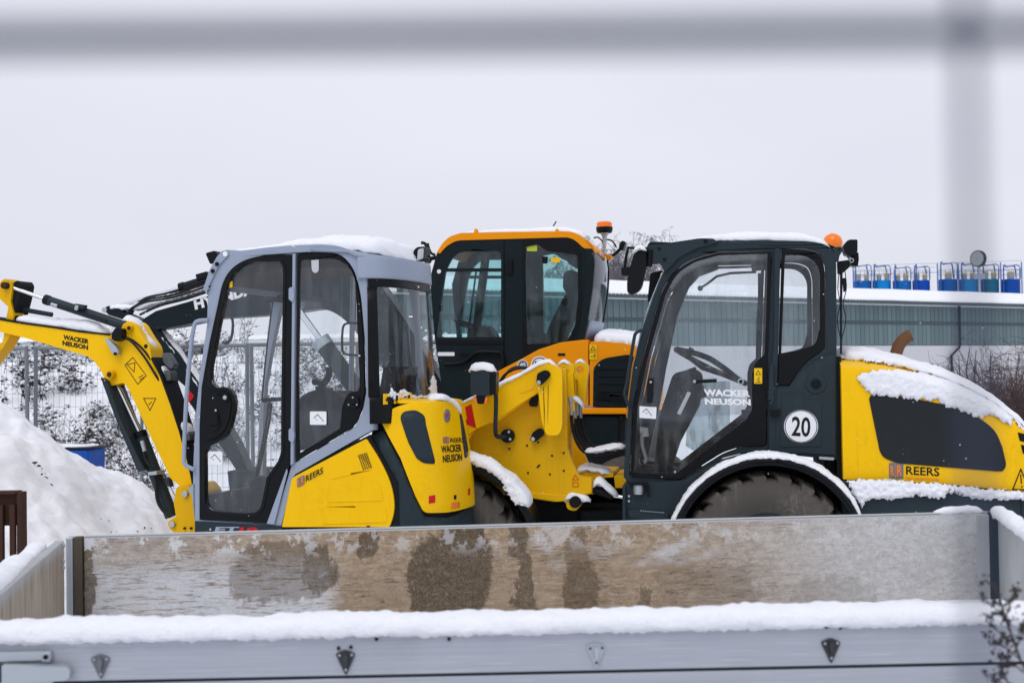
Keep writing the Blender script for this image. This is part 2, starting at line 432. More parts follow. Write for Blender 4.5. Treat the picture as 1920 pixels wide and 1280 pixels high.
def inside_dist(x, y, poly):
    ins = False; dm = 1e9; n = len(poly)
    for i in range(n):
        x0, y0 = poly[i - 1]; x1, y1 = poly[i]
        if (y0 > y) != (y1 > y) and x < (x1 - x0) * (y - y0) / (y1 - y0) + x0: ins = not ins
        dx, dy = x1 - x0, y1 - y0; t = max(0, min(1, ((x - x0) * dx + (y - y0) * dy) / max(1e-9, dx * dx + dy * dy)))
        dm = min(dm, math.hypot(x - x0 - t * dx, y - y0 - t * dy))
    return dm if ins else -dm
def snow_patch(name, poly, fn, nrm, thick, label, parent=None, step=2.0, rag=6.0, seed=1, loc=None, rz=0, soft=9, fs=.11):
    """snow stuck to a surface: fn(px, py) gives the surface point, nrm its direction out; ragged rim"""
    xs = [p[0] for p in poly]; ys = [p[1] for p in poly]; x0, x1, y0, y1 = min(xs) - rag, max(xs) + rag, min(ys) - rag, max(ys) + rag
    nx, ny = int((x1 - x0) / step) + 1, int((y1 - y0) / step) + 1; idx = {}; V, Fc = [], []; dd = {}
    for j in range(ny + 1):
        for i in range(nx + 1):
            x, y = x0 + i * step, y0 + j * step; d = inside_dist(x, y, poly)
            d += rag * (noise.noise(Vector((x * fs, y * fs, seed))) + .8 * noise.noise(Vector((x * fs * 3.2, y * fs * 3.2, seed + 5)))); dd[i, j] = d
    def vid(i, j):
        if (i, j) not in idx:
            x, y = x0 + i * step, y0 + j * step; d = max(0, dd[i, j]); p = fn(x, y)
            n = Vector(nrm(x, y) if callable(nrm) else nrm); e = min(1, d / soft); e = math.sqrt(1 - (1 - e) ** 2)
            p = p + n * (thick * e * (1 + .35 * noise.noise(Vector((x * .12, y * .12, seed + 9)))) + .0015 + .004 * noise.noise(Vector((x * .5, y * .5, seed))) * e)
            idx[i, j] = len(V); V.append(tuple(p))
        return idx[i, j]
    for j in range(ny):
        for i in range(nx):
            if sum(dd[a, b] > 0 for a, b in ((i, j), (i + 1, j), (i + 1, j + 1), (i, j + 1))) >= 3:
                Fc.append((vid(i, j), vid(i + 1, j), vid(i + 1, j + 1), vid(i, j + 1)))
    o = mk(name, (V, Fc), snow, parent, ang=180, recalc=True)
    return tag(o, label, 'snow', None, 'stuff') if label else o
def place(o, F):                         # snow lying on a machine: own thing, drawn in that machine's frame
    o.location = F.O; o.rotation_euler = (0, 0, F.yaw); return o
# ================================================================== the setting
def grid(name, x0, x1, nx, y0, y1, ny, fz, mat):
    V = []; Fc = []
    for j in range(ny + 1):
        for i in range(nx + 1):
            x = x0 + (x1 - x0) * i / nx; y = y0 + (y1 - y0) * j / ny; V.append((x, y, fz(x, y)))
    for j in range(ny):
        for i in range(nx): a = j * (nx + 1) + i; Fc.append((a, a + 1, a + nx + 2, a + nx + 1))
    return mk(name, (V, Fc), mat, ang=180)
tag(grid('snowy_ground', -400, 400, 60, -40, 900, 60, lambda x, y: 0, snow), 'flat yard ground under fresh snow', None, None, 'structure')
def sstep(a, b, x):
    t = max(0, min(1, (x - a) / (b - a))); return t * t * (3 - 2 * t)
def bank_z(x, y):
    base = 2.0 - .055 * abs(x + 5) if x < 3 else 0
    e = sstep(14.9, 20.5, y + .5 * nz3((x, y, 0), .35)) * (1 - sstep(23, 30, y)) * (1 - sstep(-1.0, 3.0, x)) * sstep(-30, -22, x)
    z = base * e
    if z > .02: z += (.16 * nz3((x, y, 0), .9, 3) + .09 * nz3((x, y, 0), 2.6, 5) + .05 * nz3((x, y, 0), 6, 8)) * min(1, z * 1.6)
    return z - .03
tag(grid('snowy_bank', -30, 3.2, 260, 14.2, 31, 150, bank_z, snow), 'low snow covered earth bank behind the mesh fence', None, None, 'structure')
HC = (-4.35, 10.6)
def heap_z(x, y):
    d = math.hypot(x - HC[0], (y - HC[1]) * 1.02)
    z = 1.93 - math.sqrt((.73 * d) ** 2 + .09) + .10 * nz3((x, y, 0), .9, 4) + .07 * nz3((x, y, 0), 2.3, 2) + .045 * nz3((x, y, 0), 5, 1) + .026 * nz3((x, y, 0), 11, 1) + .014 * nz3((x, y, 0), 23, 1)
    return max(z, -.05 + .01 * nz3((x, y, 0), 4))
tag(grid('snow_heap', -8.2, -.6, 380, 6.9, 14.2, 340, heap_z, snow), 'steep rounded heap under snow left of the boom', None, None, 'structure')

# ---- long warehouse behind the loader
WA, WB = at(870, 547, 46), at(1920, 572, 63)
dw = Vector((WB.x - WA.x, WB.y - WA.y)).normalized()
def wx(px, py):                        # point of the warehouse wall under a pixel
    d = ray(px, py); nrm = Vector((-dw.y, dw.x, 0)); o = Vector((0, 0, CAMZ)); t = (Vector((WA.x, WA.y, 0)) - o).dot(nrm) / d.dot(nrm); return o + d * t
EAVE = 4.32; CLB = 2.55
wh_yaw = math.atan2(dw.y, dw.x)
lft = wx(735, 640); WL0 = Vector((lft.x, lft.y, 0)); rgt = wx(2250, 640); WLEN = (Vector((rgt.x, rgt.y, 0)) - WL0).length
CLAD = paint('green_grey_cladding', (.135, .19, .20), .5, dirt=.35, dcol=(.10, .14, .145))
CLADD = paint('dark_cladding_rail', (.07, .10, .105), .6, dirt=.3)
WALLW = paint('pale_render', (.56, .565, .59), .85, dirt=.4, dcol=(.36, .37, .39))
wh = tag(empty('warehouse', WL0, wh_yaw), 'long low warehouse with green-grey ribbed cladding and snowy roof', 'building')
mk('wall', prim_box((0, 0, -.02), (WLEN, 14, CLB)), WALLW, wh)
mk('backing_wall', prim_box((0, .12, CLB + .003), (WLEN, 14, EAVE - .05)), CLADD, wh)
PW = .27; pmesh = None
for i in range(int(WLEN / PW)):
    for (za, zb) in ((CLB + .02, 3.36), (3.52, EAVE - .12)):
        pass
    if pmesh is None:
        v, f = prim_box((0.012, 0, CLB + .02), (PW - .012, .1, 3.40)); v2, f2 = prim_box((0.012, .004, 3.405), (PW - .012, .1, 3.56)); v3, f3 = prim_box((0.012, 0, 3.565), (PW - .012, .1, EAVE - .14))
        pmesh = mk('cladding_panel', [(v, f), (v3, f3), (v2, f2)], CLAD, wh); o = pmesh
    else: o = pmesh.copy(); COL.objects.link(o)
    o.location = (i * PW, .004 * math.sin(i * 12.9), 0)
mk('rail_band', prim_box((0, -.012, 3.42), (WLEN, .003, 3.55)), CLADD, wh)
mk('eave_trim', prim_box((-.1, -.06, EAVE - .13), (WLEN + .1, .1, EAVE - .075)), WHT, wh)
n = int(WLEN / .02); V = []; Fc = []
for i in range(0, int(WLEN / .0425) + 1):
    x = i * .0425; z = .03 * math.cos(i * math.pi / 2)
    V += [(x, -.35, EAVE + .02 + z), (x, 12, EAVE + 1.42 + z), (x, -.35, EAVE - .03 + z), (x, 12, EAVE + 1.36 + z)]
    if i: k = 4 * i; Fc += [(k - 4, k, k + 1, k - 3), (k - 2, k - 1, k + 3, k + 2), (k - 4, k - 2, k + 2, k)]
rf = mk('roof', (V, Fc), CLADD, wh)
V = []; Fc = []
for i in range(0, 241):
    for j in range(9):
        x = WLEN * i / 240; t = j / 8; y = -.30 + 12.6 * t; z = EAVE + .07 + 1.40 * (y + .35) / 12.35 + .05 * min(1, j) + .03 * nz3((x, y, 0), .5); V.append((x, y, z))
for i in range(240):
    for j in range(8): a = i * 9 + j; Fc.append((a, a + 9, a + 10, a + 1))
rs = tag(mk('roof_snow', (V, Fc), snow, ang=180, solid=.06), 'smooth snow sheet on the long warehouse roof', 'snow', None, 'stuff'); rs.location = WL0; rs.rotation_euler = (0, 0, wh_yaw)
q = wx(1796, 600); ud = (Vector((q.x, q.y, 0)) - WL0).length
mk('downpipe', [prim_tube([(ud, -.10, EAVE - .1), (ud, -.10, CLB + .05), (ud - .12, -.12, CLB - .1), (ud - .62, -.12, CLB - .42), (ud - .62, -.12, .1)], .055, 8)], DGRY, wh)
mk('gutter', prim_tube([(0, -.36, EAVE - .05), (WLEN, -.36, EAVE - .05)], .05, 6), CLADD, wh)

rn_ = ray(735, 640); kx = (rn_.x * dw.x + rn_.y * dw.y) / (-rn_.x * dw.y + rn_.y * dw.x)
for o in [c for c in wh.children if c.name.split('.')[0] in ('wall', 'backing_wall', 'roof')] + [rs]:
    for v in o.data.vertices: v.co.x += kx * max(v.co.y, 0)      # gable ends run along the plot boundary
_t = CLAD.node_tree; _b = _t.nodes['Principled BSDF']; _src = _b.inputs['Base Color'].links[0].from_socket; _oi = _t.nodes.new('ShaderNodeObjectInfo')
lk(_t, mixc(_t, 1.0, _src, mixc(_t, _oi.outputs['Random'], (.84, .86, .87), (1.1, 1.1, 1.1)), 'MULTIPLY'), _b.inputs['Base Color'])
# ---- site containers behind the bank, left
CONT = [((-14.2, 35.5), 6.0, (.44, .47, .49), 'pale grey ribbed site container at the far left behind the fence'),
        ((-7.9, 36.2), 5.2, (.60, .61, .60), 'off-white site container beyond the mini excavator cab'),
        ((-2.4, 38.0), 6.0, (.50, .54, .56), 'light blue-grey site container beyond the rear side window')]
for (x, y), L, c, lab in CONT:
    r = tag(empty('site_container', (x, y, 0), R(4)), lab, 'container', 'site containers behind the bank')
    m = paint('container_' + str(int(L * 10 + abs(x))), c, .55, dirt=.4)
    prof = []
    nn = int(L / .14)
    V = []; Fc = []
    for i in range(nn + 1):
        xx = L * i / nn; yy = .035 if i % 4 in (0, 1) else 0
        V += [(xx, yy, .12), (xx, yy, 2.5)]
        if i: k = 2 * i; Fc.append((k - 2, k, k + 1, k - 1))
    mk('front_wall', (V, Fc), m, r, ang=10)
    mk('shell', prim_box((0, .05, .1), (L, 2.4, 2.52)), m, r)
    mk('roof_rail', prim_box((-.03, -.03, 2.5), (L + .03, .08, 2.62)), m, r)
    for xx in (-.03, L - .09): mk('corner_post', prim_box((xx, -.04, 0), (xx + .12, .1, 2.505)), DGRY, r)
    mk('base_rail', prim_box((0.1, -.02, .02), (L - .1, .1, .14)), DGRY, r)
    w_ = mk('window', prim_box((L * .55, -.02, 1.2), (L * .55 + 1.1, .03, 2.1)), WHT, r); mk('pane', prim_box((L * .55 + .07, -.026, 1.27), (L * .55 + 1.03, -.021, 2.03)), DGRY, w_)
    snow_ridge('container_snow', [(0, 1.2, 2.62), (L, 1.2, 2.62)], (0, 1, 0), 1.25, .12, 'snow layer on the roof of the ' + lab.split(' at ')[0].split(' beyond ')[0], ex=5, step=.15, amp=.03).matrix_world = Matrix.Translation((x, y, 0)) @ Matrix.Rotation(R(4), 4, 'Z')

# ---- silo row far behind the warehouse roof
SD = 150.0
SILO = [(1601, 1634, 527, (.004, .10, .34), 'mid blue'), (1636, 1670, 526, (.002, .19, .52), 'bright sky blue'), (1674, 1708, 527, (.004, .11, .36), 'medium blue'), (1711, 1743, 526, (.003, .055, .36), 'deep cobalt blue'),
        (1760, 1795, 524, (.003, .075, .29), 'navy blue'), (1799, 1833, 524, (.003, .18, .44), 'light blue'), (1839, 1872, 524, (.003, .11, .19), 'teal blue'), (1877, 1912, 524, (.003, .055, .29), 'dark royal blue')]
PIPE = paint('blue_pipework', (.03, .10, .38), .5); ordn = ['first', 'second', 'third', 'fourth', 'fifth', 'sixth', 'seventh', 'eighth']
DRUM = paint('filter_steel', (.36, .37, .40), .5, .2); CAPY = paint('filter_cap_yellow', (.62, .50, .03), .5)
for i, (x0, x1, yt, c, nm) in enumerate(SILO):
    a = at((x0 + x1) / 2, yt, SD); rr = (x1 - x0) / 2 * SD / FPX; H = a.z
    s = tag(empty('silo', (a.x, a.y, 0)), f'{nm} cylindrical silo with filter drums, {ordn[i]} from the left', 'silo', 'silos in a row behind the warehouse')
    mk('tank', prim_revolve([(.01, 3.2), (.35, 3.2), (rr, 5.2), (rr, H), (.01, H)], (0, 0, 0), (0, 0, 1), 32), paint('silo_' + str(i), c, .45, dirt=.25), s, ang=30)
    for k in range(4):
        an = math.pi / 4 + k * math.pi / 2; mk('leg', prim_tube([(rr * .85 * math.cos(an), rr * .85 * math.sin(an), 0), (rr * .85 * math.cos(an), rr * .85 * math.sin(an), 5.3)], .09, 6), STL, s)
    for dx in ((-.5, .32) if i % 3 != 1 else (-.35, .5)) if i not in (4, 7) else (-.05,):
        hh = random.uniform(.5, .68); dr = mk('filter_drum', prim_cyl((dx, -.3, H), (dx, -.3, H + hh), .25 if i not in (4, 7) else .36, None, 14), DRUM, s)
        mk('drum_cap', prim_cyl((dx, -.3, H + hh + .01), (dx, -.3, H + hh + .17), .30 if i not in (4, 7) else .42, .22, 14), CAPY, dr)
    tb = []
    for k in range(12):
        an = 2 * math.pi * k / 12; q = (rr * .96 * math.cos(an), rr * .96 * math.sin(an)); tb.append(prim_tube([(q[0], q[1], H), (q[0], q[1], H + 1.05)], .022, 4))
    for h in (.5, 1.05): tb.append(prim_tube([(rr * .96 * math.cos(2 * math.pi * k / 24), rr * .96 * math.sin(2 * math.pi * k / 24), H + h) for k in range(25)], .02, 4, False))
    mk('railing', tb, STL, s)
    pz = H + random.uniform(1.25, 1.6)
    mk('filling_pipe', [prim_tube(smooth([(-rr, -.8, 5), (-rr, -.8, pz - .3), (-rr + .3, -.8, pz), (0, -.6, pz + .1), (.35, -.4, pz), (.5, -.3, H + .1)], 4), .075, 6)], PIPE, s)
    mk('vent_pipe', [prim_tube(smooth([(rr * .8, -.7, H), (rr * .8, -.7, pz - .1), (rr * .5, -.5, pz + .2), (.1, -.2, pz + .15), (-.6, -.2, pz + .1)], 4), .05, 6)], PIPE, s)
a0, a1 = at(1600, 512, SD - 1.2), at(1916, 512, SD - 1.2)
g = tag(empty('pipe_gantry', (a0.x, a0.y, 0)), 'blue pipe gantry running along the tops of the silos', 'gantry'); GL = a1.x - a0.x; gz = a0.z
for k, dz in enumerate((.0, .55, .95)):
    mk('handrail', prim_tube([(0, 0, gz + dz - .2), (GL, 0, gz + dz + .1)], .028, 5), STL if k else PIPE, g)
for k in range(9):
    mk('post', prim_tube([(GL * k / 8, .05, 0), (GL * k / 8, .05, gz + .9)], .06, 6), PIPE, g)
# round gauge-like sign above the silos
q = at(1834, 485, SD - 3); s = tag(empty('round_sign', (q.x, q.y, 0), R(-52)), 'round grey sign on a pole above the silos', 'sign')
mk('pole', prim_tube([(0, .12, 0), (0, .12, q.z)], .12, 8), STL, s)
mk('drum', prim_cyl((0, -.18, q.z), (0, .2, q.z), .86, None, 28), DGRY, s); mk('face', prim_cyl((0, -.21, q.z), (0, -.182, q.z), .76, None, 28), paint('sign_face', (.30, .33, .33), .5, dirt=.6), s)
mk('box', prim_box((-.5, -.1, at(1836, 523, SD - 3).z), (.5, .4, at(1836, 513, SD - 3).z)), GRYL, s)

# ---- bare trees and brush
BARK = paint('frosted_bark', (.15, .145, .16), .9, dirt=.6, dcol=(.34, .34, .37)); TWIG = paint('dead_twig', (.05, .042, .04), .9, dirt=.4); TWIGR = paint('reddish_twig', (.072, .05, .05), .9, dirt=.3)
WEED = paint('dead_leaf', (.045, .035, .028), .9, dirt=.5, dcol=(.16, .14, .12))
def bare_tree(name, loc, H, label, seed, group):
    rnd = random.Random(seed); r = tag(empty(name, loc), label, 'tree', group); T, C = [], []
    def grow(p, d, L, rad, lv):
        n = 5; pts = [p]; dd = d.copy()
        for i in range(n):
            dd = (dd + Vector((rnd.gauss(0, .12), rnd.gauss(0, .12), (.05 if lv < 3 else -.16)))).normalized(); pts.append(pts[-1] + dd * L / n)
        (T if lv < 2 else C).append(prim_tube(pts, [rad * (1 - .75 * i / n) for i in range(n + 1)], 6 if lv < 2 else 3, False))
        if lv >= 5: return
        for _ in range((9, 6, 5, 5, 4)[lv]):
            k = rnd.randint(2 if lv == 0 else 1, n); ax = Vector((rnd.gauss(0, 1), rnd.gauss(0, 1), rnd.gauss(0, .5))).normalized()
            nd = (dd * .75 + ax * .75 + Vector((0, 0, .22 if lv < 2 else -.25))).normalized(); grow(pts[k], nd, L * rnd.uniform(.42, .62), max(rad * .42, .012), lv + 1)
    grow(Vector((0, 0, -.1)), Vector((0, 0, 1)), H * .62, H * .022, 0)
    mk('trunk', T, BARK, r, recalc=False); mk('crown', C, BARK, r, recalc=False)
    return r
for px, top, D, sd_, lab in ((1195, 432, 85, 11, 'bare frosted birch between the orange excavator and the loader'), (1010, 490, 92, 23, 'bare frosted birch seen through the orange cab rear glass'), (925, 520, 95, 31, 'small bare tree seen through the orange cab front glass'), (1172, 452, 90, 41, 'leftmost bare frosted tree beside the loader mirror'), (1222, 444, 93, 53, 'bare frosted tree behind the loader mirror bracket')):
    q = at(px, top, D); bare_tree('bare_tree', (q.x, D, 0), q.z, lab, sd_, None)
def bush_mesh(seed, H, nst, spread, leafy, lean=.45, th=.004, rc=.6):
    rnd = random.Random(seed); S, Lf, Sn = [], [], []
    for i in range(nst):
        a = rnd.uniform(0, 6.283); p = Vector((rnd.gauss(0, spread * .3), rnd.gauss(0, spread * .3), -.03)); d = Vector((math.cos(a) * lean * rnd.random(), math.sin(a) * lean * rnd.random(), 1)).normalized()
        L = H * rnd.uniform(.45, 1); pts = [p]
        for k in range(5):
            d = (d + Vector((rnd.gauss(0, .16), rnd.gauss(0, .16), -.04))).normalized(); pts.append(pts[-1] + d * L / 5)
        S.append(prim_tube(pts, [th * (1 - .14 * k) for k in range(6)], 3, False))
        for k in range(rnd.randint(3, 8)):
            b = pts[rnd.randint(1, 5)]; e = b + Vector((rnd.gauss(0, 1), rnd.gauss(0, 1), rnd.uniform(-.1, 1))).normalized() * L * rnd.uniform(.08, .28)
            S.append(prim_tube([b, b.lerp(e, .5) + Vector((0, 0, .02)), e], [th * .6, th * .5, th * .35], 3, False))
            for z in range(int(leafy * rnd.uniform(.5, 1.5))):
                c = b.lerp(e, rnd.random()) + Vector((rnd.gauss(0, .018), rnd.gauss(0, .018), rnd.gauss(0, .018))); s_ = rnd.uniform(.010, .026); x, y = basis(Vector((rnd.gauss(0, 1), rnd.gauss(0, 1), rnd.gauss(0, 1))))
                Lf.append(([c - x * s_, c - y * s_ * .5, c + x * s_, c + y * s_ * .5], [(0, 1, 2, 3)]))
            if rnd.random() < .55:
                c = b.lerp(e, rnd.random()) + Vector((0, 0, .012)); Sn.append(prim_revolve([(.001, .016), (.018, .010), (.026, 0), (.014, -.008), (.001, -.010)], c, (rnd.gauss(0, .3), rnd.gauss(0, .3), 1), 6))
    return S, Lf, Sn
PROTO = []
for i, (H, nst, sp, lf, th) in enumerate(((.6, 15, .35, 2.6, .0042), (.4, 20, .4, 4, .0038), (.9, 7, .22, 1.2, .005), (.28, 16, .4, 3, .0035))):
    S, Lf, Sn = bush_mesh(40 + i, H, nst, sp, lf, th=th); r = empty('weed_bush')
    tag(mk('stems', S, TWIG, r, recalc=False), kind='stuff'); tag(mk('foliage', Lf, WEED, r, recalc=False), kind='stuff'); tag(mk('snow_tufts', Sn, snow, r, ang=180), kind='stuff')
    PROTO.append(r)
rb = random.Random(5); used = set()
BL = ['tangled knee-high dead weed bush on the snowy bank', 'dense low dark weed clump on the snowy bank', 'tall sparse dead stalks on the snowy bank', 'flat spread of dead weeds poking through bank snow']
spots = []
for i in range(95):
    t = rb.random(); y = 15.3 + 6.2 * t; px = rb.uniform(-80, 830); x = (px - 960) / FPX * y; k = rb.choice((0, 0, 1, 1, 2, 3, 3))
    spots.append((x, y, k, rb.uniform(.6, 1.35)))
for px, y, k, s_ in ((125, 17.0, 0, 1.5), (150, 17.2, 0, 1.4), (20, 17.4, 1, 1.4), (175, 16.2, 0, 1.3), (60, 18.4, 1, 1.5), (95, 16.0, 1, 1.3), (215, 16.6, 0, 1.2), (240, 15.9, 1, 1.4), (130, 18.6, 1, 1.3), (40, 19.6, 0, 1.2), (190, 15.6, 2, 1.2), (230, 15.4, 0, 1.1), (140, 15.8, 1, 1.2)):
    spots.append(((px - 960) / FPX * y, y, k, s_))
for x, y, k, s_ in spots:
    if k in used: o = copy_tree(PROTO[k])
    else: o = PROTO[k]; used.add(k)
    o.location = (x, y, bank_z(x, y)); o.rotation_euler = (0, 0, rb.uniform(0, 6.28)); o.scale = (s_,) * 3
    px = proj((x, y, 1))[0]; wh_ = next(n for lim, n in ((70, 'at the far left'), (200, 'left of the boom cylinder'), (340, 'behind the yellow boom'), (450, 'behind the cab door glass'), (560, 'behind the middle of the grey cab'), (690, 'behind the rear side window'), (9999, 'behind the grey cab rear glass')) if px < lim)
    tag(o, BL[k].split(' on the')[0].split(' poking')[0] + ' ' + ('low' if y < 16.2 else 'lower down' if y < 17.4 else 'halfway' if y < 18.6 else 'upper' if y < 20 else 'high') + ' on bank ' + wh_, 'bush', 'dead weeds on the snowy bank')
# reddish brush by the warehouse, right edge
for k, (px, D, H) in enumerate(((1897, 30, 2.0), (1930, 31, 2.3), (1878, 34, 2.1), (1912, 36, 2.6), (1850, 38, 1.9))):
    S, Lf, Sn = bush_mesh(90 + k, H, 120, 1.6, .6, .7, .009)
    q = at(px, 700, D); r = tag(empty('brush', (q.x, D, 0)), ('reddish bare brush at the right edge before the warehouse', 'taller reddish bare brush cut by the right edge', 'bare brush above the end of the loader hood', 'tall tangled brush against the wall at the right edge', 'low brush by the downpipe behind the loader hood')[k], 'bush')
    mk('stems', S, TWIGR, r, recalc=False)
for k, (px, top, D) in enumerate(((1814, 652, 26), (1826, 656, 26.5), (1853, 658, 26), (1793, 668, 25))):
    q = at(px, top, D); o = mk('sapling', [prim_tube([(0, 0, -.05), (.02, 0, q.z * .5), (-.03 + .03 * k, 0, q.z * .8), (.05, .02, q.z)], [.022, .018, .012, .006], 5)] + [prim_tube([(.0, 0, q.z * f), (random.uniform(-.3, .3), .1, q.z * f + .35)], .006, 4) for f in (.45, .55, .65, .72, .8)], TWIG)
    o.location = (q.x, D, 0); tag(o, f'thin bare sapling above the loader hood, {ordn[(1, 2, 3, 0)[k]]} from the left', 'sapling', 'saplings behind the loader hood')


# ---- galvanised mesh fence along the foot of the bank
FP0 = Vector((-6.75, 14.35, 0)); FDIR = Vector((1, .035, 0)).normalized(); PWD = 2.2
FST = paint('dull_galvanised', (.20, .22, .245), .55, .3, dirt=.5)
def fence_panel():
    r = empty('mesh_fence_panel'); H = 2.0
    for x in (0.03, PWD - .03): mk('post', prim_tube([(x, 0, -.05), (x, 0, H)], .021, 8), FST, r)
    mk('mid_post', prim_tube([(PWD / 2, 0, .1), (PWD / 2, 0, H - .02)], .017, 8), FST, r)
    for z in (.12, H - .02): mk('rail', prim_tube([(.03, 0, z), (PWD - .03, 0, z)], .02, 8), FST, r)
    W = [prim_tube([(x * .055 + .05, -.012, .12), (x * .055 + .05, -.012, H - .02)], .0017, 3, False) for x in range(int((PWD - .1) / .055))]
    W += [prim_tube([(.03, -.015, .12 + z * .14), (PWD - .03, -.015, .12 + z * .14)], .002, 3, False) for z in range(1, 14)]
    tag(mk('wire_mesh', W, FST, r, recalc=False), None, None, None, 'stuff'); return r
fp = fence_panel()
for i in range(-2, 2):
    o = fp if i == -2 else copy_tree(fp)
    o.location = FP0 + FDIR * (PWD * (i + .01) + 1.85); o.rotation_euler = (R(1.5 if i % 2 else -2), 0, math.atan2(FDIR.y, FDIR.x))
    tag(o, f'galvanised wire mesh fence panel below the bank, {ordn[i + 2]} from the left', 'fence panel', 'mesh fence panels below the bank')

# ---- blue tub, timber, rusty rack on the left
BLUE = paint('blue_plastic', (.01, .085, .42), .45, dirt=.5, dcol=(.03, .14, .42), speck=.3)
q = at(132, 860, 12.6)
t = tag(empty('blue_tub', (q.x, 12.6, 0), R(-6)), 'blue plastic tub with snow on its rim behind the snow heap', 'tub'); zt = at(132, 836, 12.6).z
mk('body', [(lambda a, b: ([(-.23, -.18, 0), (.23, -.18, 0), (.23, .18, 0), (-.23, .18, 0), (-.245, -.2, zt - .02), (.245, -.2, zt - .02), (.245, .2, zt - .02), (-.245, .2, zt - .02)], [(0, 3, 2, 1), (4, 5, 6, 7), (0, 1, 5, 4), (1, 2, 6, 5), (2, 3, 7, 6), (3, 0, 4, 7)]))(0, 0)], BLUE, t, .02)
mk('rim', prim_box((-.255, -.21, zt - .02), (.255, .21, zt)), DGRY, t, .008)
o = snow_ridge('tub_snow', [(-.22, 0, zt), (.22, 0, zt)], (0, 1, 0), .19, .016, 'thin snow on the rim of the blue tub', ex=4, amp=.008); o.location = t.location; o.rotation_euler = t.rotation_euler
q = at(222, 912, 13.3); zz = q.z
t = tag(empty('trestle', (q.x, 13.2, 0), R(2)), 'low trestle with a dark blue-edged board behind the heap', 'trestle')
mk('board', prim_box((-.24, -.15, zz - .03), (.2, .15, zz)), BLUE, t, .005)
for xx in (-.2, .15): mk('leg', prim_box((xx - .02, -.12, 0), (xx + .03, .12, zz - .031)), BLKM, t)
o = snow_ridge('board_snow', [(-.26, 0, zz), (.22, 0, zz)], (0, 1, 0), .17, .075, 'rounded snow on the blue-edged trestle board', ex=3); o.location = t.location
q = at(275, 950, 12.0); zz = q.z
t = tag(empty('timber_pallet', (q.x, 12.0, 0), R(-3)), 'dark timber stack under snow left of the boom foot', 'pallet')
for k, z in enumerate((zz, zz - .09, zz - .2, zz - .32, zz - .44)):
    if z > .03: mk('plank', prim_box((-.22, -.3, z - .03), (.2, .3, z)), TWIG, t, .004)
for xx in (-.18, .12): mk('bearer', prim_box((xx, -.28, 0), (xx + .07, .28, zz - .031 - .0)), TWIG, t)
o = snow_ridge('timber_snow', [(-.24, 0, zz), (.22, 0, zz)], (0, 1, 0), .32, .10, 'rounded snow on the dark timber stack', ex=3); o.location = t.location
RD = 6.2; zt = at(20, 922, RD).z; q = at(20, 1000, RD)
t = tag(empty('rusty_rack', (q.x, RD, 0)), 'rusty steel rack with upright bars at the left edge', 'rack')
def rx(px): return at(px, 1000, RD).x - q.x
mk('side_plate', prim_box((rx(34), -.02, 0), (rx(44), .05, zt)), RUST, t, .004)
mk('side_plate', prim_box((rx(-95), -.02, 0), (rx(-84), .05, zt)), RUST, t, .004)
mk('top_plate', prim_box((rx(-84), 0.0, at(20, 985, RD).z), (rx(34), .03, at(20, 926, RD).z)), RUST, t, .004)
mk('top_rail', prim_box((rx(-84), -.035, at(20, 926, RD).z), (rx(34), .06, at(20, 922, RD).z + .004)), RUST, t, .004)
for x0 in (-78, -52, -26, 0, 22): mk('bar', prim_box((rx(x0), -.032, 0), (rx(x0 + 10), -.002, at(20, 945, RD).z)), RUST, t, .004)
mk('foot_rail', prim_box((rx(-84), .1, 0), (rx(34), .16, .06)), RUST, t, .004)

# ---- bare soil showing through the heap
SOIL = paint('wet_soil', (.05, .038, .028), .9, dirt=.6, dcol=(.16, .13, .10), bmp=.5)
def heap_hit(px, py):
    d = ray(px, py); o = Vector((0, 0, CAMZ)); t_ = 6.9 / d.y
    while t_ * d.y < 14 and (o + d * t_).z > heap_z((o + d * t_).x, (o + d * t_).y): t_ += .01
    return o + d * t_
rs_ = random.Random(12); CL = []
for k in range(30):
    t_ = rs_.random(); x, y = (62 + 36 * t_ + rs_.gauss(0, 1.6), 864 + 46 * t_ + rs_.gauss(0, 2.2)) if k < 18 else ((rs_.uniform(188, 208), rs_.uniform(970, 980)) if k < 21 else (rs_.uniform(170, 300), rs_.uniform(988, 998)))
    q = heap_hit(x, y); r_ = rs_.uniform(.005, .016) if k < 18 else rs_.uniform(.004, .009)
    v, f = prim_revolve([(.001, -.6), (.7, -.4), (1, 0), (.75, .45), (.001, .6)], (0, 0, 0), (rs_.gauss(0, .5), rs_.gauss(0, .5), 1), 7)
    CL.append(([(q.x + a_[0] * r_ * rs_.uniform(.8, 1.3), q.y + a_[1] * r_, q.z + a_[2] * r_ * rs_.uniform(.7, 1.2)) for a_ in v], f))
tag(mk('bare_soil', CL, SOIL, ang=20), 'dark crumbs of bare soil showing through the snow heap', 'soil', None, 'stuff')
# ================================================================== dropside trailer in front
HT = CAMZ - .518
FL, FR = atz(125, 1008, HT), atz(1868, 961, HT)
NL, NR = atz(-95, 1194, HT), atz(2120, 1150, HT)
BH = .355; BZ = HT - BH
def board_mat(name, base, hi, worn, kind):
    m, t, b = nodes(name); co = objco(t, (1, 1, 1)); sx = t.nodes.new('ShaderNodeSeparateXYZ'); lk(t, co, sx.inputs[0])
    X, Z = sx.outputs[0], sx.outputs[2]
    long_ = objco(t, (1.2, 1, 14)); fine = objco(t, (6, 4, 42)); iso = objco(t)
    n1 = noi(t, iso, 3.2, 8, .65); nl = noi(t, long_, 5, 8, .7); nf = noi(t, fine, 9, 6, .75); ns = noi(t, iso, 60, 6, .8); nb = noi(t, iso, 12, 6, .7)
    return m, t, b, X, Z, n1, nl, nf, ns, nb
